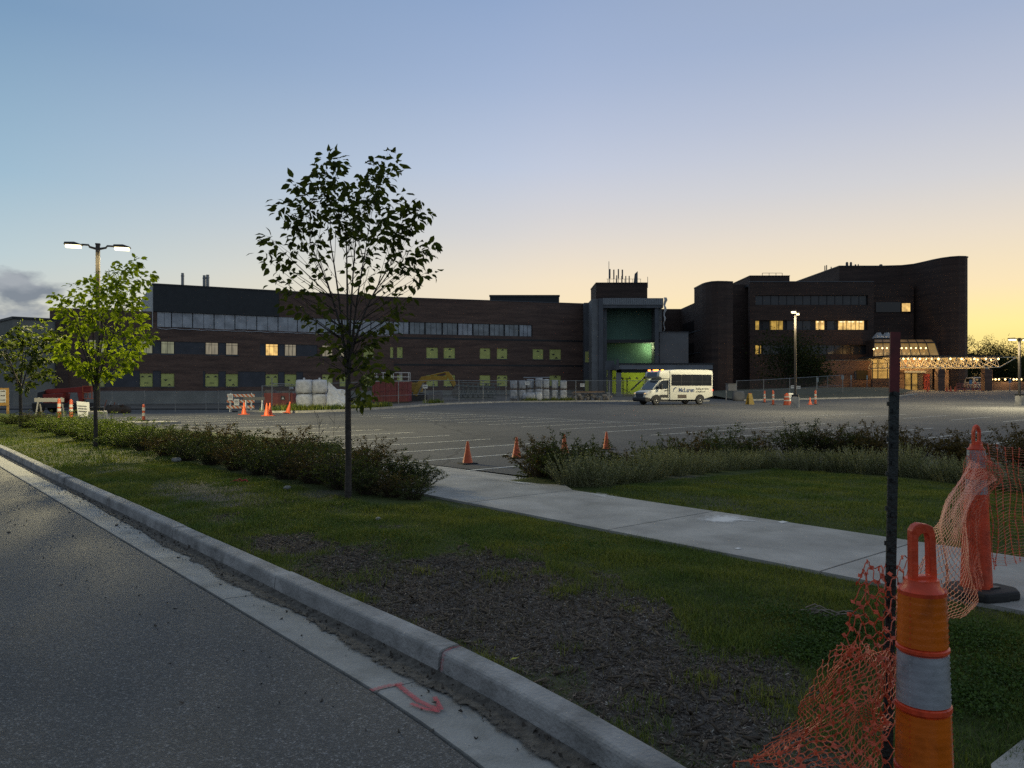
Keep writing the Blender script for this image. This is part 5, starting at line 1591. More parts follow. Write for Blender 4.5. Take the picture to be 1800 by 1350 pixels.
# wrapped pallets
d = 78.5
rows = [(890.5-0, 12.5, 0, 'grey', 0), (904, 12.5, 0, 'grey', 0), (919.5, 13, 0, 'grey', 0), (935, 14, .15, 'grey', 1), (960, 11.5, 0, 'white', 1), (975, 11.5, 0, 'white', 1), (990.5, 11.5, 0, 'white', 1)]
ordn = ['first', 'second', 'third', 'fourth', 'fifth', 'sixth', 'seventh']
px0 = [903, 918, 932.5, 947.5, 960, 976, 990.5]
for i, px in enumerate(px0):
    x = (px-900)/F*d; zz = lot_z(x, d)+.1; w = (13.2 if i < 4 else 11.6)*d/F*.98
    tops = [668.5, 668.5, 666.5, 664.5, 666.5, 668, 668.5][i]
    Ht = CAMZ-(tops-675)/F*d-zz; hl = Ht*.52
    for lv, (z0, hh) in enumerate(((zz, hl), (zz+hl+.02, Ht-hl-.02))):
        lab = '%s shrink-wrapped pallet load, %s of its pair, %s from the left in the row' % ('grey' if i < 4 else 'pale', 'lower' if lv == 0 else 'upper', ordn[i])
        r = thing('wrapped_pallet', lab, 'pallet', (x, d+(i % 3)*.25, z0), 0, group='shrink-wrapped pallets behind the fence')
        pillow(w, w*1.05, hh-.10, 30+i*2+lv, WRAPM if i < 4 else WRAPL, 'wrapped_load', r, (0, 0, .10), puff=.08)
        mb = MB()
        for k in (-1, 0, 1): mb.box(k*w*.38-.05, k*w*.38+.05, -w*.48, w*.48, .0, .09)
        mb.box(-w*.47, w*.47, -w*.47, w*.47, .085, .105)
        mb.build('pallet_boards', mat('pallet_wood', (.18, .14, .10), .9, var=.3, scale=5), r)
r = thing('wrapped_bundle', 'low slumped grey bundle lying before the wrapped pallets', 'bundle', ((936-900)/F*76.9, 76.9, lot_z(2, 77)+.1), .1)
pillow(1.7, .8, .82, 55, WRAPM, 'wrapped_load', r, (-.2, 0, 0), puff=.3); pillow(.7, .8, .85, 56, WRAPL, 'wrapped_load', r, (.62, -.1, 0), puff=.15)
MB().bar(((-.9), 0, .0), (1.0, 0, .0), .1, .06).build('skid', TIE, r)
r = thing('long_pipe', 'long pale pipe lying across the tops of the wrapped pallets', 'pipe', ((920-900)/F*79, 79, CAMZ+(675-663.8)/F*79))
MB().tube([(0, 0, 0), (2.7, .2, .02)], .05, 8).build('pipe_body', STEEL, r); MB().lathe([(.065, 0), (.065, .12)], 8).build('pipe_collar', STEEL, r, mx=Matrix.Translation((.05, 0, 0)) @ Matrix.Rotation(math.pi/2, 4, 'Y'))

# stacked rubble and stone pallets right of them
STONE = mat('pale_rubble', (.26, .23, .20), .9, var=.4, scale=3, bump=.6, bscale=6)
rs = random.Random(21)
for i, (px, d_, lab) in enumerate(((1012, 80, 'rubble heap under the plank at left of the steel post'), (1038, 80.5, 'rubble heap with blue-grey blocks behind the small fence sign'), (1064, 80, 'rubble heap of brown blocks next to the canopy post'))):
    x = (px-900)/F*d_; r = thing('rubble_pile', lab, 'rubble', (x, d_, lot_z(x, d_)+.1))
    for k in range(16):
        q = rs.random(); a = rs.uniform(-.85, .85); zz = .18*(k//5)
        w = rs.uniform(.25, .5)
        pillow(w, rs.uniform(.25, .4), rs.uniform(.2, .34), 60+i*20+k, STONE if k % 3 else GREYM, 'block', r, (a*(1-.2*(k//5)), rs.uniform(-.4, .4), zz), rs.uniform(0, 3), puff=.2, sub=2)
r = thing('timber_stack', 'brown planks lying on top of the rubble behind the fence', 'planks', ((1034-900)/F*80.2, 80.2, lot_z(8, 80)+.82))
for k in range(4): MB().bar((-1.75+.1*k, -.3+.2*k, .05*k), (1.5+.2*(k % 2), -.25+.2*k, .03*k+.1), .18, .06).build('plank', mat('plank_wood', (.22, .14, .08), .85, var=.3, scale=4), r)

# dumpster
dz = yp(700, 707); d_ = 71.0; x0 = (653-900)/F*d_; x1 = (717-900)/F*d_; zz = lot_z(-11, d_)+.1
r = thing('dumpster', 'dark red roll-off dumpster behind the fence', 'dumpster', ((x0+x1)/2, d_+1.5, zz))
wd = (x1-x0); ht = CAMZ-(673-675)/F*d_-zz
MB().box(-wd/2, wd/2, -1.2, 1.2, .15, ht).build('tub', REDM, r)
MB().box(-wd/2-.06, wd/2+.06, -1.26, 1.26, ht+.003, ht+.10).build('top_rim', REDM, r)
for k in range(7):
    x = -wd/2+.15+k*(wd-.3)/6; MB().box(x-.06, x+.06, -1.32, -1.203, .2, ht-.01).build('side_rib', REDM, r)
MB().box(-wd/2, wd/2, -1.1, 1.1, 0, .147).build('skid_frame', BLACK, r)
# rail platform beyond it
r = thing('lift_platform', 'scissor lift platform with white guard rails above the dumpster', 'scissor lift', ((690-900)/F*75, 75, lot_z(-12, 75)+.1))
z0 = CAMZ-(670-675)/F*75-(lot_z(-12, 75)+.1); z1 = CAMZ-(655-675)/F*75-(lot_z(-12, 75)+.1); wx = 30*75/F
MB().box(-wx, wx, -.6, .6, z0-.12, z0+.05).build('deck', STEEL, r)
for k in range(5):
    x = -wx+.03+k*(2*wx-.06)/4
    MB().bar((x, -.57, z0+.05), (x, -.57, z1), .05).build('rail_post', WHITE, r); MB().bar((x, .57, z0+.05), (x, .57, z1), .05).build('rail_post', WHITE, r)
for y in (-.57, .57):
    for z in (z1, (z0+z1)/2): MB().bar((-wx, y, z), (wx, y, z), .045).build('guard_rail', WHITE, r)
MB().bar((-wx*.7, 0, .5), (wx*.7, 0, z0-.1), .12, .1).bar((wx*.7, .15, .5), (-wx*.7, .15, z0-.1), .12, .1).build('scissor_arm', BLACK, r)
MB().box(-wx*.8, wx*.8, -.5, .5, .12, .5).build('chassis', mat('lift_orange', (.3, .08, .03), .5, var=.2), r)

# excavator: boom, stick, bucket, body low behind the dumpster
EY = mat('machine_yellow', (.36, .21, .012), .45, var=.2, scale=1.5)
de = 78.0
r = thing('excavator', 'yellow excavator with bent boom reaching over behind the fence', 'excavator', ((728-900)/F*de, de+1.2, lot_z(-10, de)+.1))
rl = r.location
def E(px, py): q = P(px, py, de); return (q.x-rl.x, q.y-rl.y, q.z-rl.z)
def plate(pts, m_, name, y0=-.18, y1=.18, dy=0):
    MB().prism([(E(*p)[0], E(*p)[2]) for p in pts], -1.2+y0+dy, -1.2+y1+dy).build(name, m_, r, bevel=.02)
plate([(726, 693), (734, 672), (741, 662), (752, 660.5), (786, 661), (786, 668), (752, 670), (746, 673), (738, 690), (733, 697)], EY, 'boom')
plate([(783, 654), (788, 653), (793, 658), (799, 668), (801, 676), (797, 680), (790, 668), (785, 661)], EY, 'stick', dy=.02)
plate([(789, 668), (792, 668), (803, 689), (800, 689)], BLACK, 'bucket_link', -.08, .08, .1)
plate([(796, 684), (806, 680), (807, 690), (801, 697), (793, 694)], mat('bucket_steel', (.12, .115, .11), .6, var=.3, scale=3), 'bucket', -.35, .35, .3)
MB().tube([E(757, 660), E(785, 654)], .07, 8).build('hydraulic_ram', EY, r, loc=(0, -.0, 0)); MB().tube([E(745, 673), E(735, 694)], .06, 8).build('hydraulic_ram', STEEL, r, loc=(0, -.25, 0))
MB().box(-2.6, .6, -.9, 1.5, .9, 1.9).build('machine_house', EY, r, bevel=.08)
MB().box(-1.0, .35, -.8, .2, 1.9, 2.15).build('cab_roof', BLACK, r)
for y in (-1.0, 1.0): MB().prism([(-2.6, .1), (-2.2, 0), (.8, 0), (1.2, .15), (1.25, .55), (.9, .8), (-2.3, .8), (-2.7, .5)], y-.25, y+.25).build('track', BLACK, r)
# spare bucket and steel joists
q = yp(764, 703); r = thing('spare_bucket', 'grey steel digging bucket standing right of the yellow boom', 'excavator bucket', ((764-900)/F*75.5, 75.5, lot_z(-8, 75)+.1))
MB().prism([(-.7, 0), (.65, 0), (.75, .5), (.7, 1.05), (.2, .95), (-.72, .75)], -.5, .5).build('shell', mat('bucket_grey', (.10, .105, .12), .5, var=.3, scale=3), r, bevel=.05)
for k in range(5): MB().box(-.85, -.7, -.48+k*.22, -.38+k*.22, .0, .1).build('tooth', STEEL, r)
for i, (dx, dy, dzz, lab) in enumerate(((0, 0, 0, 'steel roof truss lying on the front of the pile behind the fence'), (.5, .7, .35, 'steel roof truss on top of the pile beside the digging bucket'), (-.3, 1.3, .1, 'steel roof truss at the back of the pile under the boarded windows'))):
    dj = 80+dy; x0 = (801-900)/F*dj+dx; x1 = (872-900)/F*dj+dx
    r = thing('steel_truss', lab, 'truss', (x0, dj, lot_z(-4, dj)+.25+dzz), 0, group='steel trusses in a pile')
    L_ = x1-x0; h_ = 1.35
    GS = mat('grey_green_steel', (.13, .15, .15), .5, var=.25, scale=2)
    for y in (0, .5):
        for z in (0, h_): MB().bar((0, y, z), (L_, y, z*.86), .09).build('chord', GS, r)
    n = 8
    for k in range(n):
        xa, xb = L_*k/n, L_*(k+1)/n; m2 = (xa+xb)/2
        MB().bar((xa, 0, 0), (m2, 0, h_*.93), .06).bar((m2, 0, h_*.93), (xb, 0, 0), .06).build('web', GS, r)
        MB().bar((m2, 0, h_*.93), (m2, .5, h_*.93), .05).build('cross_tie', GS, r)

# red tool chest on wheels, barricades, signs at the gate
r = thing('site_generator', 'faded red site generator beside the open gate leaf', 'generator', ((496-900)/F*63, 63, lot_z(-19, 63)+.1))
RG = mat('faded_red', (.24, .055, .045), .6, var=.2, scale=2)
MB().box(-1.35, 1.0, -.5, .5, .3, 1.35).build('housing', RG, r, bevel=.04)
MB().box(-1.3, -.6, -.4, .4, 1.35, 1.6).box(-.2, .7, -.3, .3, 1.35, 1.48).build('top_cover', mat('dull_grey_lid', (.12, .11, .11), .7, var=.3, scale=4), r)
MB().box(.05, .38, -.53, -.503, .78, 1.12).build('hazard_plate', BLACK, r); MB().add([(.1, -.536, .85), (.33, -.536, .85), (.215, -.536, 1.05)], [(0, 1, 2)]).build('hazard_symbol', WHITE, r)
for x in (-1.0, .7):
    for y in (-.45, .45): MB().lathe([(.1, -.08), (.28, -.08), (.3, 0), (.28, .08), (.1, .08)], 16).build('wheel', RUBBER, r, mx=Matrix.Translation((x, y, .29)) @ Matrix.Rotation(math.pi/2, 4, 'X'))
MB().lathe([(.16, 1.6), (.2, 1.7), (.12, 1.85)], 8, (.75, 0)).build('exhaust', STEEL, r)
STRIPE = bpy.data.materials.new('orange_white_stripes'); STRIPE.use_nodes = True
N_, L_ = STRIPE.node_tree.nodes, STRIPE.node_tree.links
tc = N_.new('ShaderNodeTexCoord'); sp_ = N_.new('ShaderNodeSeparateXYZ'); L_.new(tc.outputs['Object'], sp_.inputs[0])
ad = N_.new('ShaderNodeMath'); ad.operation = 'ADD'; L_.new(sp_.outputs[0], ad.inputs[0]); L_.new(sp_.outputs[2], ad.inputs[1])
md = N_.new('ShaderNodeMath'); md.operation = 'PINGPONG'; md.inputs[1].default_value = .16; L_.new(ad.outputs[0], md.inputs[0])
gt = N_.new('ShaderNodeMath'); gt.operation = 'GREATER_THAN'; gt.inputs[1].default_value = .08; L_.new(md.outputs[0], gt.inputs[0])
mx_ = N_.new('ShaderNodeMix'); mx_.data_type = 'RGBA'; mx_.inputs[6].default_value = (.62, .6, .55, 1); mx_.inputs[7].default_value = (.55, .12, .03, 1)
L_.new(gt.outputs[0], mx_.inputs[0]); L_.new(mx_.outputs[2], N_['Principled BSDF'].inputs['Base Color'])


def barricade(label, x, y, z, rz, w=1.9, h=1.45, rails=(1.3, .85, .4), railm=None, legm=None, cat='barricade'):
    r = thing('barricade', label, cat, (x, y, z), rz, group='folding road barricades')
    for s in (-1, 1):
        xx = s*w*.38
        MB().bar((xx, -.32, 0), (xx, 0, h), .06, .05).build('leg', legm or WHITE, r); MB().bar((xx, .32, 0), (xx, .03, h), .06, .05).build('leg', legm or WHITE, r)
    for z_ in rails: MB().box(-w/2, w/2, -.32*(1-z_/h)-.06, -.32*(1-z_/h)-.02, z_-.11, z_+.11).build('rail', railm or STRIPE, r)
    return r


db = 58.0
zb = lot_z(-19.5, db)
barricade('striped barricade with white notices in front of the gate', (424-900)/F*61, 61, lot_z(-21, 61), .15, 2.1, 1.5)
r = barricade('white-legged A-frame trestle right of the striped barricade', (447-900)/F*55.5, 55.5, lot_z(-18.5, 55.5), .1, 1.5, 1.05, (.95,), SLATE)
for px, py, lab in ((405, 698, 'white paper notice on the striped barricade, upper left one'), (416, 707, 'white paper notice on the striped barricade, lower right one')):
    q = P(px, py, 60.4); o = thing('paper_notice', lab, 'notice', (q.x, q.y, q.z))
    MB().box(-.2, .2, -.01, .01, -.25, .25).build('sheet', WHITE, o); MB().box(-.14, .14, -.016, -.011, .05, .12).build('printed_line', GREYM, o); MB().box(-.14, .14, -.016, -.011, -.08, -.03).build('printed_line', GREYM, o)
# grey concrete barrier / trestles at far left, tilted sign board, boom lift
barricade('grey trestle at far left before the red boom lift', (88-900)/F*43, 43, lot_z(-25, 43), .05, 1.6, 1.05, (.92,), GREYM, GREYM)
q = GL(148, 737); r = thing('sign_board', 'tilted white sign board leaning beside the lamp footing', 'sign', (q.x, q.y, q.z), .1)
MB().add([(-.3, 0, .15), (.28, 0, .1), (.18, .12, .85), (-.42, .12, .9), (-.3, .03, .15), (.28, .03, .1), (.18, .15, .85), (-.42, .15, .9)], [(0, 1, 2, 3), (7, 6, 5, 4), (0, 4, 5, 1), (1, 5, 6, 2), (2, 6, 7, 3), (3, 7, 4, 0)]).build('board', mat('dull_white_board', (.36, .37, .39), .6, var=.1), r)
for k in range(3): MB().bar((-.28-.03*k, .02+.025*k, .42+.13*k), (.12-.02*k, .02+.025*k, .39+.13*k), .02, .035).build('printed_line', SLATE, r)
MB().bar((-.3, .1, 0), (-.3, .1, .5), .05).bar((.22, .1, 0), (.22, .1, .5), .05).build('stand', BLACK, r)
q = GL(12, 732); d_ = 44; r = thing('site_sign', 'white notice board with yellow wooden frame at left edge', 'sign', (P(8, 730, d_).x, d_, lot_z(-29, d_)), 0)
z0 = CAMZ-(713-675)/F*d_-lot_z(-29, d_); z1 = CAMZ-(682-675)/F*d_-lot_z(-29, d_)
MB().box(-.6, .22, 0, .05, z0, z1).build('frame', mat('yellow_wood', (.26, .15, .04), .7, var=.2, scale=6), r); MB().box(-.55, .08, -.02, -.002, z0+.18, z1-.1).build('panel', mat('dull_white_board', (.36, .37, .39), .6, var=.1), r)
for z_ in (.3, .55, .8): MB().prism([(-.22, z0+z_), (-.02, z0+z_), (-.02, z0+z_-.03), (.06, z0+z_+.02), (-.02, z0+z_+.07), (-.02, z0+z_+.04), (-.22, z0+z_+.04)], -.03, -.022).build('arrow_mark', BLACK, r)
for x in (-.45, .12): MB().box(x-.05, x+.05, .06, .14, 0, z1).build('post', MATS['yellow_wood'], r)

d_ = 66.0; r = thing('boom_lift', 'red articulated boom lift parked behind the two left trees', 'boom lift', ((118-900)/F*d_, d_, lot_z(-38, d_)))
def Q(px, py): q = P(px, py, d_); return (q.x-r.location.x, q.z-r.location.z)
LR = mat('lift_red', (.24, .024, .014), .5, var=.25, scale=2)
MB().prism([Q(74, 691), Q(86, 684), Q(120, 682), Q(152, 679), Q(163, 679), Q(163, 688), Q(150, 690), Q(120, 690), Q(88, 692)], -.25, .25).build('boom', LR, r, bevel=.03)
MB().prism([Q(82, 693), Q(118, 691), Q(118, 700), Q(108, 716), Q(84, 712)], -.6, .6).build('turntable_body', LR, r, bevel=.05)
MB().prism([Q(72, 690), Q(84, 687), Q(82, 700), Q(71, 702)], -.5, .5).build('counterweight', BLACK, r, bevel=.03)
MB().prism([Q(128, 693), Q(148, 691), Q(146, 712), Q(126, 714)], -.4, .4).build('control_box', mat('lift_grey', (.17, .18, .19), .6, var=.2), r)
MB().prism([Q(141, 690), Q(150, 690), Q(150, 706), Q(144, 706)], -.45, -.2).build('riser', LR, r)
MB().box(-2.4, 1.9, -1.0, 1.0, .5, .9).build('chassis', BLACK, r)
for x in (-1.8, 1.3):
    for y in (-1.05, 1.05): MB().lathe([(.15, -.16), (.44, -.16), (.47, 0), (.44, .16), (.15, .16)], 18).build('wheel', RUBBER, r, mx=Matrix.Translation((x, y, .46)) @ Matrix.Rotation(math.pi/2, 4, 'X'))
z_ = Q(158, 690)[1]; xa, xb = Q(150, 0)[0], Q(166, 0)[0]
mb = MB()
for x in (xa, xb): mb.bar((x, -.4, z_-.5), (x, -.4, z_+.55), .05).bar((x, .4, z_-.5), (x, .4, z_+.55), .05)
mb.bar((xa, -.4, z_+.55), (xb, -.4, z_+.55), .05).bar((xa, -.4, z_), (xb, -.4, z_), .05).box(xa, xb, -.4, .4, z_-.55, z_-.5); mb.build('work_basket', mat('basket_orange', (.5, .12, .05), .5, var=.2), r)
# cluttered dirt spoil by the foundation wall
q = yp(208, 724); r = thing('spoil_heap', 'small dark heap of dirt and scrap right of the left lamp', 'heap', (P(205, 725, 66).x, 66, lot_z(-34, 66)))
pillow(2.4, 1.2, 1.0, 91, mat('dark_spoil', (.05, .042, .038), .95, var=.4, scale=5, bump=.8), 'mound', r, (0, 0, -.25), puff=.5)
for k in range(5): MB().bar((-1+.4*k, -.3, .2), (-.8+.35*k, -.1, 1.15-.1*k), .07, .05).build('scrap_bar', STEEL if k % 2 else mat('rust_bar', (.2, .07, .04), .8, var=.3), r)

# things near the lamp footing, right
q = GL(1318, 711); r = thing('caution_stand', 'yellow folding caution stand left of the striped delineators', 'sign', q, .3)
YC = mat('caution_yellow', (.16, .11, .014), .5, var=.15, scale=6)
for s in (-1, 1): MB().add([(-.26, s*.28, 0), (.26, s*.28, 0), (.16, s*.03, .95), (-.16, s*.03, .95), (-.26, s*.31, 0), (.26, s*.31, 0), (.16, s*.06, .95), (-.16, s*.06, .95)], [(0, 1, 2, 3), (7, 6, 5, 4), (0, 4, 5, 1), (1, 5, 6, 2), (2, 6, 7, 3), (3, 7, 4, 0)]).build('panel', YC, r)
MB().bar((-.12, 0, .96), (.12, 0, .96), .06).build('hinge', REDM, r)
q = GL(1388, 709); r = thing('notice_panel', 'white notice panel propped against the orange drum', 'notice', (q.x-.1, q.y-.6, q.z), 0)
MB().box(-.2, .2, -.01, .01, .22, .95).build('panel', WHITE, r)
for k in range(3): MB().box(-.13, .13, -.016, -.011, .42+.16*k, .47+.16*k).build('printed_line', SLATE, r)
MB().box(-.15, .15, .012, .05, 0, .22).build('stand', ORANGE, r)
q = GL(1282, 702); d_ = 80
r = thing('utility_cabinet', 'grey utility box on a post behind the rear of the bus', 'cabinet', ((1285-900)/F*d_, d_, lot_z(22, d_)), .2)
MB().box(-.45, .45, -.3, .3, 1.05, 1.75).build('cabinet', GREYM, r, bevel=.03); MB().box(-.5, .5, -.35, .35, 1.75, 1.80).build('cabinet_lid', GREYM, r); MB().box(-.6, -.5, -.05, .05, 0, 1.1).box(.2, .3, -.05, .05, 0, 1.05).build('post', STEEL, r)
pillow(1.25, .7, 1.05, 77, SLATE, 'covered_load', r, (.45, -.7, 0), puff=.2)
for i, (px, py0, py1, d_, lab, w) in enumerate(((1437, 687, 663, 92, 'teal-topped sign post on the bank right of the lamp', .22), (1455, 686, 663, 92, 'thin bare sign post second right of the lamp', .0), (1481, 688, 659, 93, 'sign post with small square plate before the brick range', .3), (1496, 688, 659, 93, 'narrow sign post close to the dark doorway', .16), (1524, 687, 659, 93, 'sign post with narrow pale plate left of the entrance hall', .16), (1775, 688, 665, 93, 'blue parking sign on a post at far right', .34), (1706, 684, 667, 92, 'blue sign on a post before the pink barricades', .34))):
    x = (px-900)/F*d_; zg = lot_z(x, d_)+(.35 if px < 1500 else 0)
    zt = CAMZ-(py1-675)/F*d_
    r = thing('sign_post', lab, 'sign', (x, d_, zg), 0, group='small sign posts by the drive')
    MB().bar((0, 0, -.3), (0, 0, zt-zg), .06, .04).build('post', STEEL, r)
    if w: MB().box(-w/2, w/2, -.045, -.03, zt-zg-.55, zt-zg-.05).build('sign_plate', mat('blue_sign', (.12, .22, .34), .5, var=.1) if px > 1600 else mat('pale_sign', (.3, .36, .36), .5, var=.1), r)
    else: MB().box(-.05, .05, -.05, .05, zt-zg, zt-zg+.05).build('post_cap', STEEL, r)
for px, lab in ((1688, 'pale red water barrier at left of the row below the canopy'), (1703, 'pale red water barrier in the middle of the row below the canopy'), (1718, 'pale red water barrier at right end of the row below the canopy')):
    d_ = 101; x = (px-900)/F*d_
    r = thing('water_barrier', lab, 'barrier', (x, d_, lot_z(x, d_)), 0, group='pale red barriers under the canopy')
    PB = mat('faded_red_barrier', (.34, .10, .08), .6, var=.2)
    for z_ in (.35, .7, 1.0): MB().bar((-.5, 0, z_), (.5, 0, z_), .05, .1).build('rail', PB, r)
    for xx in (-.48, 0, .48): MB().bar((xx, 0, .2), (xx, 0, 1.05), .05).build('upright', PB, r)
    for xx in (-.4, .4): MB().bar((xx, -.3, 0), (xx, 0, .3), .06).bar((xx, .3, 0), (xx, 0, .3), .06).build('foot', PB, r)
for px, lab in ((1664, 'dim orange cone left of a pair under the canopy'), (1671, 'dim orange cone next to the canopy pier, second of three'), (1679, 'dim orange cone nearest the pale red barriers'), (1630.5, 'dim orange bollard cone alone before the entrance doors')):
    x = (px-900)/F*100; cone(lab, 0, 0, .7, pos=Vector((x, 100, lot_z(x, 100))))
# small white van beyond the canopy
d_ = 122.0; x = (1713-900)/F*d_
r = thing('parked_van', 'grey-white van parked in shadow beyond the entrance canopy', 'van', (x, d_, lot_z(x, d_)), math.radians(80))
VW = mat('van_paint', (.42, .43, .44), .35, var=.05)
MB().prism([(-2.3, .35), (2.3, .35), (2.35, .9), (1.6, 1.2), (.9, 1.95), (-2.1, 2.0), (-2.35, 1.1)], -.95, .95).build('body', VW, r, bevel=.08, smooth=math.radians(40))
MB().box(-2.42, -2.28, -.75, .75, 1.25, 1.85).build('rear_window', GLASSD, r)
for s in (-1, 1):
    MB().box(-1.9, .8, min(s*.94, s*.965), max(s*.94, s*.965), 1.25, 1.8).build('side_window', GLASSD, r)
    MB().box(-2.44, -2.3, min(s*.7, s*.9), max(s*.7, s*.9), .95, 1.25).build('tail_light', REDM, r)
    for xx in (-1.5, 1.5): MB().lathe([(.1, -.1), (.32, -.1), (.34, 0), (.32, .1), (.1, .1)], 16).build('wheel', RUBBER, r, mx=Matrix.Translation((xx, s*.85, .34)) @ Matrix.Rotation(math.pi/2, 4, 'X'))
# small signs on the fence
for i, (px, py, d_, lab) in enumerate(((747.5, 679.5, 69.6, 'small white notice on a post before the yellow boom'), (927, 673.5, 76.6, 'faint white notice wired to the fence by the pallets'), (1023.5, 677, 78.6, 'white notice on the fence in front of the rubble'), (1393, 680, 87.0, 'round-topped grey notice on the bank fence left of the lamp pole'), (1403, 681, 87.6, 'upright grey notice on the bank fence right of the lamp pole'))):
    q = P(px, py, d_); r = thing('fence_notice', lab, 'notice', (q.x, q.y-.1, q.z), 0, group='small notices on the fences')
    MB().box(-.22, .22, -.01, .01, -.17, .17).build('plate', WHITE, r); MB().box(-.15, .15, -.016, -.011, -.02, .06).build('printed_line', GREYM, r)
    if i == 0: MB().bar((0, .03, -.2), (0, .03, -1.5), .06).build('post', STEEL, r)
# ------------------------------------------------------------------ vegetation
def leaf_cloud(pos, dirs, size, width=.55, droop=.3, seed=1, six=True):
    """vectorised leaves: base at pos, pointing along dirs. returns verts, face loops (tris)"""
    g = np.random.default_rng(seed); n = len(pos)
    d = dirs/np.linalg.norm(dirs, axis=1, keepdims=True)
    up = g.normal(0, 1, (n, 3)); up[:, 2] += .9
    side = np.cross(d, up); side /= np.linalg.norm(side, axis=1, keepdims=True)+1e-9
    nor = np.cross(side, d)
    s = np.asarray(size).reshape(-1, 1)*g.uniform(.7, 1.15, (n, 1))
    w = s*width*.5
    fold = g.uniform(.05, .35, (n, 1))*w
    if six:
        b = pos; l1 = pos+d*s*.30-side*w*.85+nor*fold; l2 = pos+d*s*.62-side*w*.8+nor*fold; t = pos+d*s-nor*s*.18
        r2 = pos+d*s*.62+side*w*.8+nor*fold; r1 = pos+d*s*.30+side*w*.85+nor*fold; m = pos+d*s*.5
        V = np.stack([b, l1, l2, t, r2, r1, m], 1).reshape(-1, 3)
        f = np.array([0, 6, 1, 1, 6, 2, 2, 6, 3, 3, 6, 4, 4, 6, 5, 5, 6, 0])
        I = (np.arange(n)[:, None]*7+f[None]).ravel()
    else:
        b = pos; l = pos+d*s*.42-side*w+nor*fold; t = pos+d*s-nor*s*.12; r = pos+d*s*.42+side*w+nor*fold
        V = np.stack([b, l, t, r], 1).reshape(-1, 3)
        f = np.array([0, 2, 1, 0, 3, 2])
        I = (np.arange(n)[:, None]*4+f[None]).ravel()
    return V, I


def bez(a, b, c, n):
    return [a*(1-t)**2+b*2*t*(1-t)+c*t*t for t in (i/n for i in range(n+1))]


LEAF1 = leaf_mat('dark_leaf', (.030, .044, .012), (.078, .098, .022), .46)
LEAF2 = leaf_mat('lamplit_leaf', (.11, .155, .014), (.24, .31, .03), .55)  # lamp light on the left tree is put into this brighter leaf colour
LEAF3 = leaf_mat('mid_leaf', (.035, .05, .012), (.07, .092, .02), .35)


def street_tree(label, base, tips, fork_z, trunk_r, leaf, lm, seed, spread=.75, per=22, stems=6, lean=0, dens=None):
    """vase-shaped young tree: trunk, limbs that fan from the fork, twigs to the given tip points, leaves along the twigs"""
    rr = random.Random(seed); g = np.random.default_rng(seed)
    r = thing('street_tree', label, 'tree', base)
    B = Vector(base)
    fork = Vector((lean, 0, fork_z))
    T = [Vector(t)-B for t in tips]
    top = max(t.z for t in T)
    MB().tube([(0, 0, -.1), (.0, 0, .08), (lean*.3, .01, fork_z*.35), (lean*.7, -.005, fork_z*.7), fork, fork+Vector((0, 0, .25))], [trunk_r*1.35, trunk_r*1.1, trunk_r, trunk_r*.95, trunk_r*.92, trunk_r*.6], 10).build('trunk', BARKM, r, smooth=True)
    mb = MB(); nodes = []
    for k in range(stems):
        tx = (k-(stems-1)/2)/((stems-1)/2)
        e = Vector((fork.x+tx*spread*.62, rr.uniform(-.4, .4), fork_z+(top-fork_z)*rr.uniform(.62, .80)*(1-.18*abs(tx))))
        s0 = fork+Vector((0, 0, -.25+.5*rr.random()))
        mid = s0.lerp(e, .45)+Vector((-tx*.10, rr.uniform(-.08, .08), .15))
        path = bez(s0, mid, e, 9)
        mb.tube(path, [trunk_r*(.52-.042*i) for i in range(10)], 6)
        nodes += [(q, trunk_r*(.46-.04*i)) for i, q in enumerate(path)]
    lp = []; ld = []
    for t in T:
        # start lower on a stem so that twigs rise steeply
        best = min(nodes, key=lambda nd: (nd[0]-t).length+1.6*max(0, nd[0].z-(t.z-.28*(t.z-fork_z)-.12))+.15*rr.random())
        s0, rad = best; rad = max(.0035, min(rad*.55, .0075))
        c = s0.lerp(t, .5)+Vector((0, 0, -.03*rr.random()))+Vector((rr.uniform(-.06, .06), rr.uniform(-.06, .06), 0))
        path = bez(s0, c, t, 8)
        mb.tube(path, [rad*(1-.1*i) for i in range(9)], 4, cap=False)
        L = (t-s0).length
        hz = (t.z-fork_z)/(top-fork_z)
        k = int(per*rr.uniform(.7, 1.25)*(dens(hz) if dens else 1))
        cl = [(.985, .34), (.86, .26), (.70, .2), (.52, .12), (.36, .08)]
        reach = min(1.0, .75/max(L, .3))
        for f0, wt in cl:
            f0 = 1-(1-f0)*reach; off = Vector((rr.gauss(0, .03), rr.gauss(0, .03), rr.gauss(0, .02)))
            for i in range(max(1, round(k*wt*rr.uniform(.5, 1.4)))):
                f = min(.999, max(.05, f0+rr.gauss(0, .035)))
                j = min(7, int(f*8)); q = path[j].lerp(path[j+1], f*8-j)
                d = (path[j+1]-path[j]).normalized()
                out = Vector((rr.gauss(0, 1), rr.gauss(0, 1), rr.gauss(-.1, .6))).normalized()
                lp.append(q+off+out*rr.uniform(.01, .07)*leaf/.09); ld.append(d*.5+out*.8+Vector((0, 0, -.6)))
    mb.build('limbs', BARKM, r, smooth=True)
    V, I = leaf_cloud(np.array([tuple(p) for p in lp]), np.array([tuple(p) for p in ld]), np.full(len(lp), leaf), .58, seed=seed)
    o = np_mesh('crown', V, I, 3, lm, r)
    return r


def tips_from(pxs, d, seed, jit=.5, extra=0, sx=1.0):
    rr = random.Random(seed); out = []
    cx = sum(p[0] for p in pxs)/len(pxs)
    for px, py in pxs:
        w = abs(px-cx)/110
        out.append(P(px, py, d+rr.uniform(-jit, jit)*(1.15-min(.9, w*.6))))
    return out


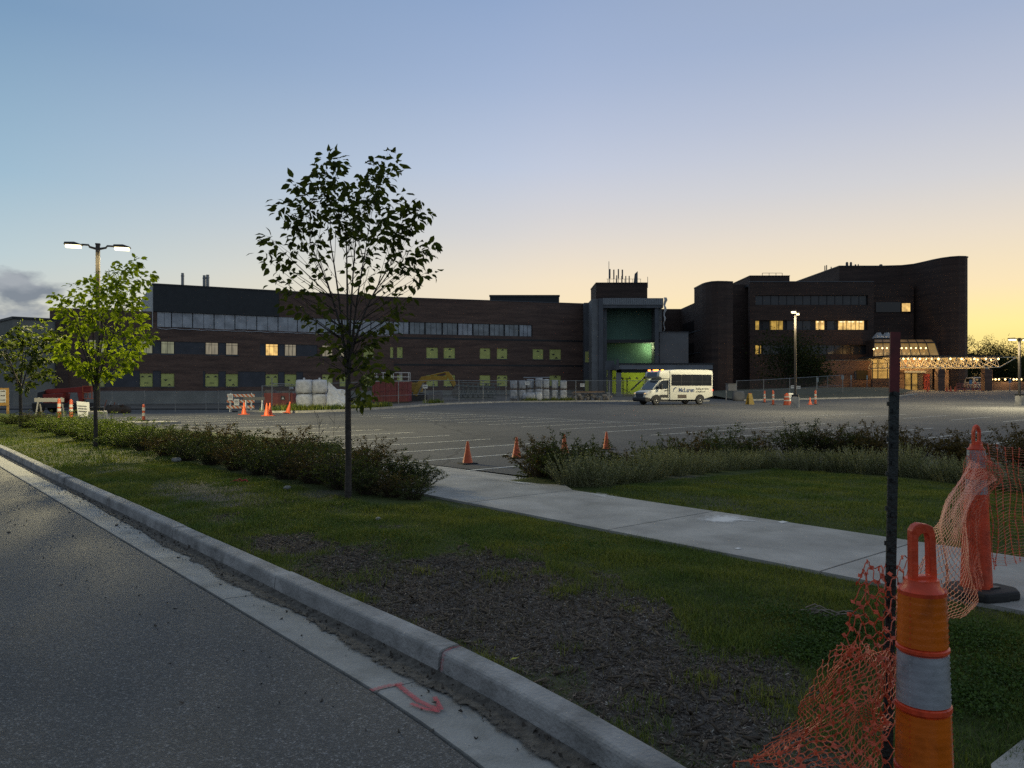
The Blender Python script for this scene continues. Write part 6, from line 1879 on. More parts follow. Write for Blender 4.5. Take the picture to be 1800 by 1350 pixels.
main_px = [(575, 263), (596, 274), (583, 285), (566, 290), (550, 286), (534, 306), (513, 314), (520, 325), (491, 348), (487, 364), (499, 372), (510, 385), (540, 330), (560, 315), (585, 310), (600, 325), (575, 335), (555, 350), (535, 365), (520, 352), (600, 345), (620, 330), (637, 306), (650, 295), (661, 283), (686, 261), (702, 282), (692, 294), (672, 310), (655, 325), (640, 345), (665, 340), (620, 360), (585, 365), (600, 385), (640, 375), (665, 362), (650, 390), (680, 365), (690, 350), (714, 336), (730, 352), (750, 349), (754, 357), (722, 368), (705, 385), (740, 370), (697, 400), (712, 410), (690, 420), (675, 400), (668, 425), (735, 425), (755, 430), (776, 424), (768, 440), (745, 440), (720, 440), (744, 462), (768, 468), (750, 478), (741, 497), (730, 512), (700, 505), (680, 490), (729, 524), (700, 530), (668, 470), (655, 450), (640, 485), (610, 470), (560, 445), (545, 418), (620, 410), (460, 410), (470, 418), (458, 440), (466, 455), (485, 432), (500, 422), (490, 462), (474, 492), (480, 478), (500, 500), (492, 508), (540, 480), (545, 505), (501, 525), (515, 535), (530, 545), (531, 562), (560, 540), (570, 520), (584, 555), (590, 530), (572, 597), (580, 580), (600, 570), (610, 600), (590, 615), (575, 600), (640, 580), (625, 560), (652, 596), (660, 610), (655, 627), (640, 620), (682, 560), (700, 555), (711, 540), (720, 545), (690, 580), (668, 590), (640, 650), (650, 665), (668, 645), (680, 655), (690, 640), (655, 680), (640, 690), (628, 640), (560, 625), (600, 650), (645, 700)]
main_px = [(612+(x-612)*.95, y+4) for x, y in main_px]
main_tips = tips_from(main_px, 10.0, 3, .75)
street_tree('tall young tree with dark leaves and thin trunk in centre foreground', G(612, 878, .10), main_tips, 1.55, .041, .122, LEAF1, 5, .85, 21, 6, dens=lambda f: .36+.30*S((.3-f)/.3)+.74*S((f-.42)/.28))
t2 = [(240, 458), (232, 470), (215, 467), (262, 481), (255, 493), (245, 480), (225, 485), (190, 472), (205, 480), (160, 482), (155, 490), (170, 495), (128, 502), (140, 510), (100, 521), (112, 530), (105, 541), (115, 556), (125, 571), (140, 560), (150, 581), (95, 594), (105, 600), (100, 607), (105, 625), (118, 622), (125, 631), (135, 641), (150, 651), (160, 640), (175, 656), (200, 655), (218, 646), (210, 635), (235, 630), (228, 618), (245, 616), (268, 591), (262, 600), (255, 603), (250, 551), (240, 560), (255, 571), (235, 581), (245, 590), (210, 560), (220, 575), (180, 540), (170, 511), (185, 520), (200, 500), (215, 510), (230, 520), (240, 530), (250, 521), (140, 521), (150, 535), (160, 551), (175, 570), (200, 600), (190, 590), (150, 600), (165, 610), (180, 621), (195, 540), (220, 540), (200, 520), (185, 500), (160, 525), (135, 580), (205, 615), (240, 505), (225, 500), (210, 490)]
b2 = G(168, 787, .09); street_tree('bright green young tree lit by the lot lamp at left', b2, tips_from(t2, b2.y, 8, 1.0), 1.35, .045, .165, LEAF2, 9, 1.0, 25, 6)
t3 = [(20, 581), (40, 572), (70, 568), (100, 580), (110, 590), (85, 585), (60, 592), (10, 601), (0, 616), (30, 621), (80, 611), (90, 631), (98, 664), (88, 655), (80, 650), (60, 671), (40, 680), (20, 661), (50, 641), (5, 641), (-12, 601), (-15, 631), (35, 600), (55, 615), (70, 630), (30, 650), (45, 600), (100, 610), (70, 655), (15, 625), (0, 590), (-20, 650), (75, 595)]
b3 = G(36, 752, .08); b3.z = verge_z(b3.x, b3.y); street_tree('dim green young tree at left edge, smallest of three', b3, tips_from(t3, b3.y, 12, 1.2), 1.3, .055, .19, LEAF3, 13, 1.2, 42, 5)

# ---------------------------------------------------------------- shrubs
def shrub_mesh(seed, w, h, nstem, nleaf, lsize, arch=.55):
    rr = random.Random(seed); g = np.random.default_rng(seed); mb = MB(); lp = []; ld = []
    for k in range(nstem):
        a = rr.uniform(0, 2*math.pi); q = math.sqrt(rr.random()); rad = w*.5*q
        hh = h*(1-.35*q**2)*rr.choice([.7, .8, .9, .95, 1.0, 1.05, 1.3])*rr.uniform(.92, 1.08)
        s = Vector((math.cos(a)*rad*.25, math.sin(a)*rad*.25, 0)); e = Vector((math.cos(a)*rad, math.sin(a)*rad, hh))
        tip = e+Vector((math.cos(a)*.10*arch, math.sin(a)*.10*arch, -.03+.05*rr.random()))
        path = bez(s, Vector((s.x*1.2+e.x*.25, s.y*1.2+e.y*.25, hh*.75)), e, 5)+[tip]
        mb.tube(path, [.006, .005, .005, .004, .003, .0025, .0015], 3, cap=False)
        m = max(4, int(nleaf/nstem*rr.uniform(.7, 1.3)))
        for i in range(m):
            f = rr.random()**.65*.999*6; j = int(f); p = path[j].lerp(path[j+1], f-j); d = (path[j+1]-path[j]).normalized()
            o = Vector((rr.gauss(0, 1), rr.gauss(0, 1), rr.gauss(0, .5))).normalized()
            lp.append(p+o*.01); ld.append(d*.6+o*.8+Vector((0, 0, -.05)))
    V, I = leaf_cloud(np.array([tuple(p) for p in lp]), np.array([tuple(p) for p in ld]), np.full(len(lp), lsize), .36, seed=seed, six=False)
    return mb, V, I


SHR = leaf_mat('shrub_leaf', (.028, .042, .013), (.085, .105, .03), .3)
SHRT = leaf_mat('shrub_russet_leaf', (.04, .042, .015), (.13, .085, .032), .3)
SHRL = leaf_mat('shrub_lamplit_leaf', (.08, .12, .025), (.17, .22, .05), .3)  # lit copy of the shrub leaf, lamp glow painted into its colour
STEMM = mat('shrub_stem', (.07, .05, .035), .9, var=.3)
GREYG = leaf_mat('catmint_leaf', (.12, .135, .06), (.36, .35, .21), .25)


def proto(name, seed, w, h, ns, nl, ls, lm):
    mb, V, I = shrub_mesh(seed, w, h, ns, nl, ls)
    st = mb.mesh(name+'_stems'); st.materials.append(STEMM)
    o = np_mesh(name+'_leaves', V, I, 3, lm); me = o.data; bpy.data.objects.remove(o)
    return st, me


PR = [proto('shrub', 40+i, 1.1, .62, 90, 2400, .055, (SHR, SHRT, SHR)[i]) for i in range(3)]
PRL = [proto('shrub_lamplit', 50+i, 1.2, .70, 90, 2200, .065, SHRL) for i in range(2)]
PRC = []
for i in range(3):                       # feathery upright perennials
    rr = random.Random(70+i); mb = MB(); lp = []; ld = []
    for k in range(170):
        a = rr.uniform(0, 6.283); q = math.sqrt(rr.random())*.42; hh = rr.uniform(.32, .58)*(1-.3*(q/.42)**2)
        s = Vector((math.cos(a)*q*.55, math.sin(a)*q*.55, 0)); e = Vector((math.cos(a)*q*1.15, math.sin(a)*q*1.15, hh))
        path = bez(s, s.lerp(e, .5)+Vector((0, 0, .06)), e, 3); mb.tube(path, [.004, .003, .0025, .001], 3, cap=False)
        for m in range(13):
            f = (m+rr.random())/13*2.99; j = int(f); p = path[j].lerp(path[j+1], f-j)
            o = Vector((rr.gauss(0, 1), rr.gauss(0, 1), .4)).normalized(); lp.append(p); ld.append(o+Vector((0, 0, .4)))
    V, I = leaf_cloud(np.array([tuple(p) for p in lp]), np.array([tuple(p) for p in ld]), np.full(len(lp), .034), .42, seed=i, six=False)
    st = mb.mesh('perennial_stems'); st.materials.append(GREYG); o = np_mesh('perennial_leaves', V, I, 3, GREYG); PRC.append((st, o.data)); bpy.data.objects.remove(o)


def plant(name, label, cat, group, pr, x, y, z, s, rz, sz=1.0):
    r = thing(name, label, cat, (x, y, z), rz, group)
    r.scale = (s, s, s*sz)
    for nm, me in (('stems', pr[0]), ('foliage', pr[1])):
        o = bpy.data.objects.new(nm, me); COL.objects.link(o); o.parent = r
    return r


ORD = ['first', 'second', 'third', 'fourth', 'fifth', 'sixth', 'seventh', 'eighth', 'ninth', 'tenth', 'eleventh', 'twelfth', 'thirteenth', 'fourteenth', 'fifteenth', 'sixteenth', 'seventeenth', 'eighteenth', 'nineteenth', 'twentieth', 'twenty-first', 'twenty-second', 'twenty-third', 'twenty-fourth', 'twenty-fifth', 'twenty-sixth', 'twenty-seventh', 'twenty-eighth', 'twenty-ninth', 'thirtieth']
rv = random.Random(17)
# left hedge: front and back rows; pixel of the base of each front shrub
front = [(728, 884), (690, 880), (648, 876), (600, 868), (552, 858), (505, 850), (458, 841), (415, 833), (372, 825), (330, 817), (292, 809), (252, 801), (214, 794), (180, 788), (146, 781), (112, 774), (80, 766), (50, 759), (22, 753), (-6, 748)]
for i, (px, py) in enumerate(front):
    q = G(px, py-6, .09); z = verge_z(q.x, q.y)
    lit = px < 260
    s = (.52 if i == 0 else .62 if i == 1 else .78 if i == 2 else rv.uniform(.86, 1.05))*(1.0 if px > 200 else 1.05)
    if i < 19:
        plant('hedge_shrub', '%s shrub of the front row of the left hedge counted from the walk' % ORD[i], 'shrub', 'shrubs of the left hedge', (PRL[i % 2] if 60 < px < 240 else PR[i % 3]), q.x, q.y, z-.02, s, rv.uniform(0, 6), rv.uniform(.72, .9)*(.82 if px < 240 else 1))
    if i >= 1 and i < 19:
        u, n = toUN(q.x, q.y); x, y = UN(u+.45, n+.75)
        plant('hedge_shrub', '%s shrub of the back row of the left hedge counted from the walk' % ORD[i-1], 'shrub', 'shrubs of the left hedge', (PRL[(i+1) % 2] if 60 < px < 240 else PR[(i+1) % 3]), x, y, verge_z(x, y)-.02, s*rv.uniform(.95, 1.15) if i > 2 else s*1.1, rv.uniform(0, 6), rv.uniform(.78, .95)*(.78 if px < 240 else 1))
# right bed: shrubs at the lot side, perennials in front
right = [(948, 846), (985, 852), (965, 838), (1010, 836), (1040, 842), (1062, 828), (1098, 822), (1135, 816), (1172, 811), (1210, 807), (1248, 803), (1285, 800), (1322, 798), (1392, 800), (1425, 800), (1462, 802), (1500, 805), (1540, 808), (1600, 814), (1672, 820), (1700, 824), (1795, 836), (1835, 840)]
for i, (px, py) in enumerate(right):
    q = G(px, py, .02); z = verge_z(q.x, q.y) if toUN(q.x, q.y)[0] < 10.2 else .0
    s = (1.0 if i in (0, 1, 2) else .86) if i < 6 else rv.uniform(.95, 1.2)*(1.1 if 1180 < px < 1330 else .95)
    z = min(z, .06)
    plant('bed_shrub', '%s leafy shrub of the right bed counted from the walk' % ORD[i], 'shrub', 'shrubs of the right bed', PR[(i+1) % 3] if px < 1540 else PR[1], q.x, q.y, z-.03, s, rv.uniform(0, 6), rv.uniform(.95, 1.15))
cat_ = [(1012, 860), (1048, 862), (1085, 856), (1118, 851), (1150, 845), (1182, 839), (1214, 833), (1246, 828), (1278, 823), (1310, 820), (1340, 817), (1385, 818), (1415, 820), (1448, 822), (1482, 824), (1516, 827), (1552, 829), (1590, 832), (1630, 836), (1672, 841), (1712, 846), (1755, 852), (1800, 858)]
for i, (px, py) in enumerate(cat_):
    q = G(px, py-3, .05); z = verge_z(q.x, q.y)
    plant('feathery_perennial', '%s grey-green feathery clump edging the right lawn from the walk' % ORD[i], 'plant', 'feathery clumps of the right bed', PRC[i % 3], q.x, q.y, min(z, .08)-.02, rv.uniform(.8, 1.15), rv.uniform(0, 6), rv.uniform(.75, 1.15))

# ---------------------------------------------------------------- turf blades
def blades(name, label, xy, hmin, hmax, wscale, m_, seed, lean=.55):
    g = np.random.default_rng(seed); n = len(xy)
    z = np.array([verge_z(a, b) for a, b in xy])
    base = np.column_stack([xy, z-.004])
    az = g.uniform(0, 2*np.pi, n); h = g.uniform(hmin, hmax, n)*np.array([.75+.75*mnoise.noise(Vector((a*2.3, b*2.3, 1.7))) for a, b in xy]).clip(.35, 1.6)
    w = wscale*g.uniform(.7, 1.3, n)
    ln = g.uniform(.1, lean, n)*h
    d = np.column_stack([np.cos(az), np.sin(az), np.zeros(n)]); sd = np.column_stack([-np.sin(az), np.cos(az), np.zeros(n)])
    mid = base+d*(ln*.35)[:, None]; mid[:, 2] += h*.62
    tip = base+d*(ln*1.25)[:, None]; tip[:, 2] += h
    V = np.stack([base-sd*w[:, None], base+sd*w[:, None], mid+sd*w[:, None]*.75, mid-sd*w[:, None]*.75, tip], 1).reshape(-1, 3)
    I = (np.arange(n)[:, None]*5+np.array([0, 1, 2, 0, 2, 3, 3, 2, 4])[None]).ravel()
    return tag(np_mesh(name, V, I, 3, m_), label, None, kind='stuff')


def turf_points(n, region, seed, keep):
    g = np.random.default_rng(seed); out = []
    (u0, u1), (n0, n1), p = region
    while len(out) < n:
        k = n*2
        uu = u0+(u1-u0)*g.random(k)**p; nn = g.uniform(n0, n1, k)
        for a, b in zip(uu, nn):
            x, y = UN(a, b)
            if y < 1.5 or abs(x)/y > .74: continue
            if keep(a, b, x, y, g.random()):
                out.append((x, y))
                if len(out) >= n: break
    return np.array(out)


GRASS = leaf_mat('grass_blade', (.06, .098, .024), (.24, .255, .075), .25, .55, 1.1, (1.2, 1.1, .8))
GRASSD = leaf_mat('dry_grass_blade', (.07, .06, .03), (.17, .15, .08), .2, .6)
bare_cache = {}


def bare_c(x, y):
    k = (round(x*9), round(y*9))
    if k not in bare_cache: bare_cache[k] = bare(x, y)
    return bare_cache[k]


keep1 = lambda u, n, x, y, t: 2.63-bend(u) < n < 5.88 and t > bare_c(x, y)*1.15 and not (u > 8.3 and n > 4.75-(u-8)*.02+.15)
blades('grass', 'green turf of the verge between kerb and walk, near part', turf_points(130000, ((-1.5, 7.5), (1.6, 5.9), 1.0), 1, keep1), .022, .058, .0017, GRASS, 1, .95)
blades('grass', 'green turf of the verge between kerb and hedge, middle part', turf_points(70000, ((7.5, 16), (2.63, 5.6), 1.0), 2, keep1), .025, .06, .0030, GRASS, 2, .95)
blades('grass', 'green turf of the verge at far left', turf_points(22000, ((16, 42), (2.63, 5.2), 1.1), 3, lambda u, n, x, y, t: True), .03, .07, .008, GRASS, 3)
keep2 = lambda u, n, x, y, t: n > 7.78 and (x < 1.4+.0 or True) and y < (15.0 if x > 5 else 11.2+(x-1.3)*.92) and x > 1.1 and n < 13.7
blades('grass', 'green lawn of the triangle beyond the walk', turf_points(110000, ((-2.5, 10), (7.78, 13.7), 1.0), 4, keep2), .022, .055, .0028, GRASS, 4, .95)
blades('dry_grass', 'dead straw-coloured blades scattered in the turf', turf_points(9000, ((-1.5, 12), (1.8, 5.9), 1.0), 5, lambda u, n, x, y, t: 2.63-bend(u) < n < 5.88 and t < .25+bare_c(x, y)*.5 and not (u > 8.3 and n > 4.9)), .02, .06, .002, GRASSD, 5, 1.6)
# tufts in the bare soil
tf = []
gt_ = np.random.default_rng(8)
for px, py, k, r_ in ((880, 1015, 500, .10), (985, 1042, 350, .07), (1108, 1072, 260, .05), (640, 1012, 700, .14), (560, 1025, 600, .12), (745, 1005, 300, .07), (1000, 1140, 90, .05), (1230, 1200, 260, .06), (1260, 1135, 900, .13), (1310, 1150, 900, .14), (1170, 1060, 500, .10), (1380, 1260, 300, .10), (1120, 1235, 200, .07), (1340, 1235, 250, .06), (960, 1275, 150, .05), (1060, 1290, 200, .06)):
    q = G(px, py, .1)
    for _ in range(k//2): tf.append((q.x+gt_.normal(0, r_), q.y+gt_.normal(0, r_)))
blades('grass_tuft', 'small grass tufts standing in the bare mulch', np.array([t for t in tf if toUN(*t)[1] > 2.63-bend(toUN(*t)[0])]), .03, .075, .0022, GRASS, 6, .9)
# broad-leaved weeds matted in the turf near the posts and along the kerb
gc = np.random.default_rng(44); cp = []
for px, py, k, r_ in ((1440, 1150, 2600, .13), (1480, 1110, 2200, .12), (1720, 1130, 2600, .16), (1700, 1230, 2200, .13), (1760, 1190, 1800, .13), (1000, 960, 900, .25), (700, 955, 900, .25), (560, 930, 700, .3), (1380, 1090, 700, .15)):
    q = G(px, py, .1)
    for _ in range(k):
        x, y = q.x+gc.normal(0, r_), q.y+gc.normal(0, r_)
        if 2.64 < toUN(x, y)[1] < 5.86: cp.append((x, y, verge_z(x, y)+gc.uniform(.012, .05)))
cp = np.array(cp); dd = gc.normal(0, 1, (len(cp), 3)); dd[:, 2] *= .35
V, I = leaf_cloud(cp, dd, np.full(len(cp), .017), .95, seed=45, six=False)
tag(np_mesh('clover', V, I, 3, leaf_mat('clover_leaf', (.03, .062, .014), (.085, .14, .035), .2)), 'dark clover and broad-leaved weeds matted in the turf', None, kind='stuff')
kp = []
for _ in range(5200):
    u = gc.uniform(-1, 14)
    if mnoise.noise(Vector((u*1.7, 3, 1))) > (.02 if u > 5.5 else .2): kp.append(KN(u, 2.63+abs(gc.normal(0, .035))))
blades('kerb_weeds', 'ragged grass fringe leaning over the back of the kerb', np.array(kp), .03, .085, .0022, GRASS, 46, 1.2)
# mulch chips, twigs
def chips(n, seed, m_, size, label, name):
    g = np.random.default_rng(seed); mb_v = []; mb_i = []; pts = []
    while len(pts) < n:
        u, nn = g.uniform(-1.2, 9.5), g.uniform(1.7, 5.6); x, y = UN(u, nn)
        if nn < 2.63-bend(u): continue
        if y > 1.4 and abs(x)/y < .75 and g.random() < bare_c(x, y)*1.2-.1: pts.append((x, y, verge_z(x, y)))
    p = np.array(pts); L = g.uniform(.4, 2.0, n)*size; W = L*g.uniform(.09, .28, n); T = W*.35
    az = g.uniform(0, 2*np.pi, n); ti = g.normal(0, .3, n)
    a = np.column_stack([np.cos(az)*np.cos(ti), np.sin(az)*np.cos(ti), np.sin(ti)]); b = np.column_stack([-np.sin(az), np.cos(az), g.normal(0, .25, n)])
    c = np.cross(a, b); p[:, 2] += .004+np.abs(np.sin(ti))*L*.4
    V = np.stack([p+a*(sx*L/2)[:, None]+b*(sy*W/2)[:, None]+c*(sz*T/2)[:, None] for sz in (-1, 1) for sy in (-1, 1) for sx in (-1, 1)], 1).reshape(-1, 3)
    q = np.array([0, 2, 3, 0, 3, 1, 4, 5, 7, 4, 7, 6, 0, 1, 5, 0, 5, 4, 2, 6, 7, 2, 7, 3, 0, 4, 6, 0, 6, 2, 1, 3, 7, 1, 7, 5])
    I = (np.arange(n)[:, None]*8+q[None]).ravel()
    return tag(np_mesh(name, V, I, 3, m_), label, None, kind='stuff')


chips(38000, 21, leaf_mat('mulch_dark', (.04, .034, .03), (.27, .235, .2), 0, .9, 2.2, (1.1, 1.0, .92), (.62, .6, .58)), .0145, 'dark wood mulch chips over the bare soil', 'mulch')
chips(4200, 22, leaf_mat('mulch_pale', (.2, .185, .16), (.45, .42, .37), 0, .9), .011, 'pale splinters and pebbles scattered on the mulch', 'mulch')
chips(1400, 23, leaf_mat('mulch_twig', (.05, .04, .03), (.15, .12, .09), 0, .9), .04, 'thin twigs lying on the mulch', 'mulch')
# bed mulch under the right shrubs is left as soil; weeds along the yard kerb
wp = []
gw = np.random.default_rng(31)
for a, b, k, sp in (((-14.6, 49.2), (-11.2, 51.5), 2200, .6), ((-11.2, 51.5), (-8.9, 57.5), 1200, .4), ((-7, 66), (-6, 68), 300, .3), ((1.5, 75.3), (2.5, 75.8), 260, .3), ((3.2, 75.6), (6.5, 76.6), 700, .3)):
    for _ in range(k):
        t = gw.random(); wp.append((a[0]+(b[0]-a[0])*t-abs(gw.normal(0, sp)), a[1]+(b[1]-a[1])*t+gw.normal(0, sp*.5)+.4))
wp = np.array(wp)
_vz = verge_z
verge_z = lambda x, y: lot_z(x, y)+.12
blades('weeds', 'rank weeds along the kerb of the building yard', wp, .15, .5, .02, GRASS, 9, .8)
verge_z = _vz
# a few tall grass stalks behind the hedge
for i, (px, py) in enumerate(((556, 790), (565, 792), (580, 788))):
    q = G(px, py+38, .05); r = thing('grass_stalk', ['leftmost', 'middle', 'rightmost'][i]+' thin seed-head stalk rising behind the hedge by the tree', 'plant', (q.x, q.y, verge_z(q.x, q.y)), 0, 'thin seed-head stalks')
    rr = random.Random(i)
    e = Vector((rr.uniform(-.1, .1), 0, .86+.06*i)); path = bez(Vector((0, 0, 0)), e*.5+Vector((.02, 0, .1)), e, 5)
    MB().tube(path, [.004, .004, .003, .003, .002, .002], 4).build('stalk', STEMM, r)
    for k in range(3):
        f = path[3+k % 3]; MB().tube([f, f+Vector((rr.uniform(-.12, .12), .02, .14))], [.002, .004], 4).build('seed_head', STEMM, r)

# ---------------------------------------------------------------- background trees
def far_tree(label, x, y, z, h, w, seed, lm, nl=2600, ls=.35, gap=.6, trunk=None, name='background_tree'):
    rr = random.Random(seed); r = thing(name, label, 'tree', (x, y, z), 0, 'trees around the hospital')
    mb = MB(); mb.tube([(0, 0, -.3), (.1, 0, h*.3), (0, .1, h*.6), (.1, 0, h*.85)], [h*.022, h*.017, h*.01, h*.004], 7)
    lp = []; ld = []
    nb = 22
    for k in range(nb):
        a = rr.uniform(0, 6.283); f = rr.uniform(.25, .95); rad = w*.5*math.sqrt(max(.05, 1-((f-.55)/.5)**2))*rr.uniform(.55, 1.05)
        s = Vector((0, 0, h*f*.72)); e = Vector((math.cos(a)*rad, math.sin(a)*rad, h*f))
        path = bez(s, s.lerp(e, .5)+Vector((0, 0, -.03*h)), e, 4); mb.tube(path, [h*.008, h*.006, h*.004, h*.003, h*.001], 4, cap=False)
        cr = w*rr.uniform(.10, .2)
        for i in range(nl//nb):
            d = Vector((rr.gauss(0, 1), rr.gauss(0, 1), rr.gauss(0, .7)))
            q = path[2+int(rr.random()*2.99)]+d*cr*gap
            lp.append(q); ld.append(d+Vector((0, 0, -.3)))
    mb.build('trunk', BARKM, r, smooth=True)
    V, I = leaf_cloud(np.array([tuple(p) for p in lp]), np.array([tuple(p) for p in ld]), np.full(len(lp), ls), .7, seed=seed, six=False)
    np_mesh('crown', V, I, 3, lm, r)


FARL = leaf_mat('far_leaf', (.018, .026, .010), (.045, .058, .018), .3)
def ft(px, ytop, d, w, seed, label, **k):
    x = (px-900)/F*d; z = lot_z(x, min(d, 150)); far_tree(label, x, d, z, CAMZ-(ytop-675)/F*d-z, w, seed, FARL, **k)
ft(1384, 588, 106, 7.5, 61, 'dark leafy tree before the lit windows left of the right lamp pole', nl=3600, ls=.32, gap=.8)
ft(1425, 606, 104, 5.0, 62, 'lower dark tree just right of the right lamp pole', nl=2600, ls=.3, gap=.8)
ft(1719, 588, 170, 9.0, 63, 'open-crowned tree against the yellow sky next to the curved wall', nl=5000, ls=.27, gap=.42)
ft(1755, 596, 172, 9.0, 64, 'broad dark tree against the sunset, right of the open-crowned one', nl=6000, ls=.28, gap=.5)
ft(1704, 610, 175, 7.0, 65, 'small tree in front of the sunset touching the curved wall', nl=3500, ls=.3, gap=.5)
ft(1785, 612, 180, 9.0, 66, 'tree at right edge behind the lamp pole there', nl=4500, ls=.3, gap=.5)
ft(1820, 608, 178, 10.0, 67, 'tree cut by the right edge of the view', nl=4500, ls=.3, gap=.5)
ft(1735, 622, 165, 9.0, 68, 'low dark tree behind the right canopy pier', nl=5000, ls=.3, gap=.6)
ft(1772, 624, 164, 9.0, 69, 'low dark tree above the row of wall bulbs', nl=5000, ls=.3, gap=.6)
# dark wood closing the horizon
g = np.random.default_rng(77); n = 9000
xx = g.uniform(-260, 330, n); yy = 215+g.uniform(0, 25, n); hh = 7+2.0*np.sin(xx*.06)+1.2*np.sin(xx*.21+1)
zz = hh*(1-g.random(n)**2*.98)
V, I = leaf_cloud(np.column_stack([xx, yy, zz]), g.normal(0, 1, (n, 3)), np.full(n, 2.2), .8, seed=3, six=False)
tag(np_mesh('distant_wood', V, I, 3, FARL), 'dark line of distant trees along the horizon', None, kind='stuff')
# ------------------------------------------------------------------ near right: post, delineators, safety net
POSTD = mat('dark_green_post', (.018, .022, .02), .6, var=.4, scale=25, bump=.4, bscale=90)
POSTR = mat('post_red_tip', (.12, .014, .015), .6, var=.3, scale=25)


def t_post():
    d = 2.45
    top = P(1570, 584, d); zg = .09
    bx = (1553-900)/F*d
    r = thing('fence_post', 'dark steel T-post with red painted tip in right foreground', 'post', (bx, d, zg))
    ln = Vector((top.x-bx, 0, top.z-zg)); H = ln.z
    r.rotation_euler.y = math.atan2(ln.x, H)
    def tee(z0, z1, m_, name):
        MB().box(-.0155, .0155, -.0165, -.0125, z0, z1).box(-.002, .002, -.0125, .018, z0, z1).build(name, m_, r)
    zt = (640-584)/F*d+.10
    tee(-.15, H-.19, POSTD, 'shaft'); tee(H-.19, H, POSTR, 'red_tip')
    for k in range(26):
        z = .12+k*.055
        if z > H-.02: break
        MB().box(-.006, .006, -.0215, -.0166, z, z+.012).build('stud', POSTD, r)
        if k % 2 == 0: MB().box(-.0225, -.0176, -.018, -.012, z+.02, z+.034).build('stud', POSTD, r)
    return r


t_post()
AMBR = bpy.data.materials.new('amber_reflective'); AMBR.use_nodes = True
def prismatic(m_, c1, c2, sc):
    N, L = m_.node_tree.nodes, m_.node_tree.links; b = N['Principled BSDF']
    tc = N.new('ShaderNodeTexCoord'); v = N.new('ShaderNodeTexVoronoi'); v.inputs['Scale'].default_value = sc; L.new(tc.outputs['Object'], v.inputs[0])
    nz = N.new('ShaderNodeTexNoise'); nz.inputs['Scale'].default_value = 14; nz.inputs['Detail'].default_value = 5; L.new(tc.outputs['Object'], nz.inputs[0])
    mx = N.new('ShaderNodeMix'); mx.data_type = 'RGBA'; mx.inputs[6].default_value = (*c1, 1); mx.inputs[7].default_value = (*c2, 1); L.new(nz.outputs['Fac'], mx.inputs[0])
    L.new(mx.outputs[2], b.inputs['Base Color']); b.inputs['Roughness'].default_value = .25
    bp = N.new('ShaderNodeBump'); bp.inputs['Strength'].default_value = .25; bp.inputs['Distance'].default_value = .002; wv = N.new('ShaderNodeTexWave'); wv.bands_direction = 'Z'; wv.inputs['Scale'].default_value = 14; L.new(tc.outputs['Object'], wv.inputs[0])
    b2 = N.new('ShaderNodeBump'); b2.inputs['Strength'].default_value = .13; b2.inputs['Distance'].default_value = .004; L.new(wv.outputs['Fac'], b2.inputs['Height'])
    L.new(v.outputs['Distance'], bp.inputs['Height']); L.new(b2.outputs[0], bp.inputs['Normal']); L.new(bp.outputs[0], b.inputs['Normal'])
prismatic(AMBR, (.60, .115, .008), (.80, .175, .012), 160)
WREF = bpy.data.materials.new('white_prismatic'); WREF.use_nodes = True
prismatic(WREF, (.20, .205, .22), (.52, .53, .55), 160)
DOR = mat('delineator_orange', (.74, .072, .02), .42, var=.3, scale=9, bump=.15, bscale=60)


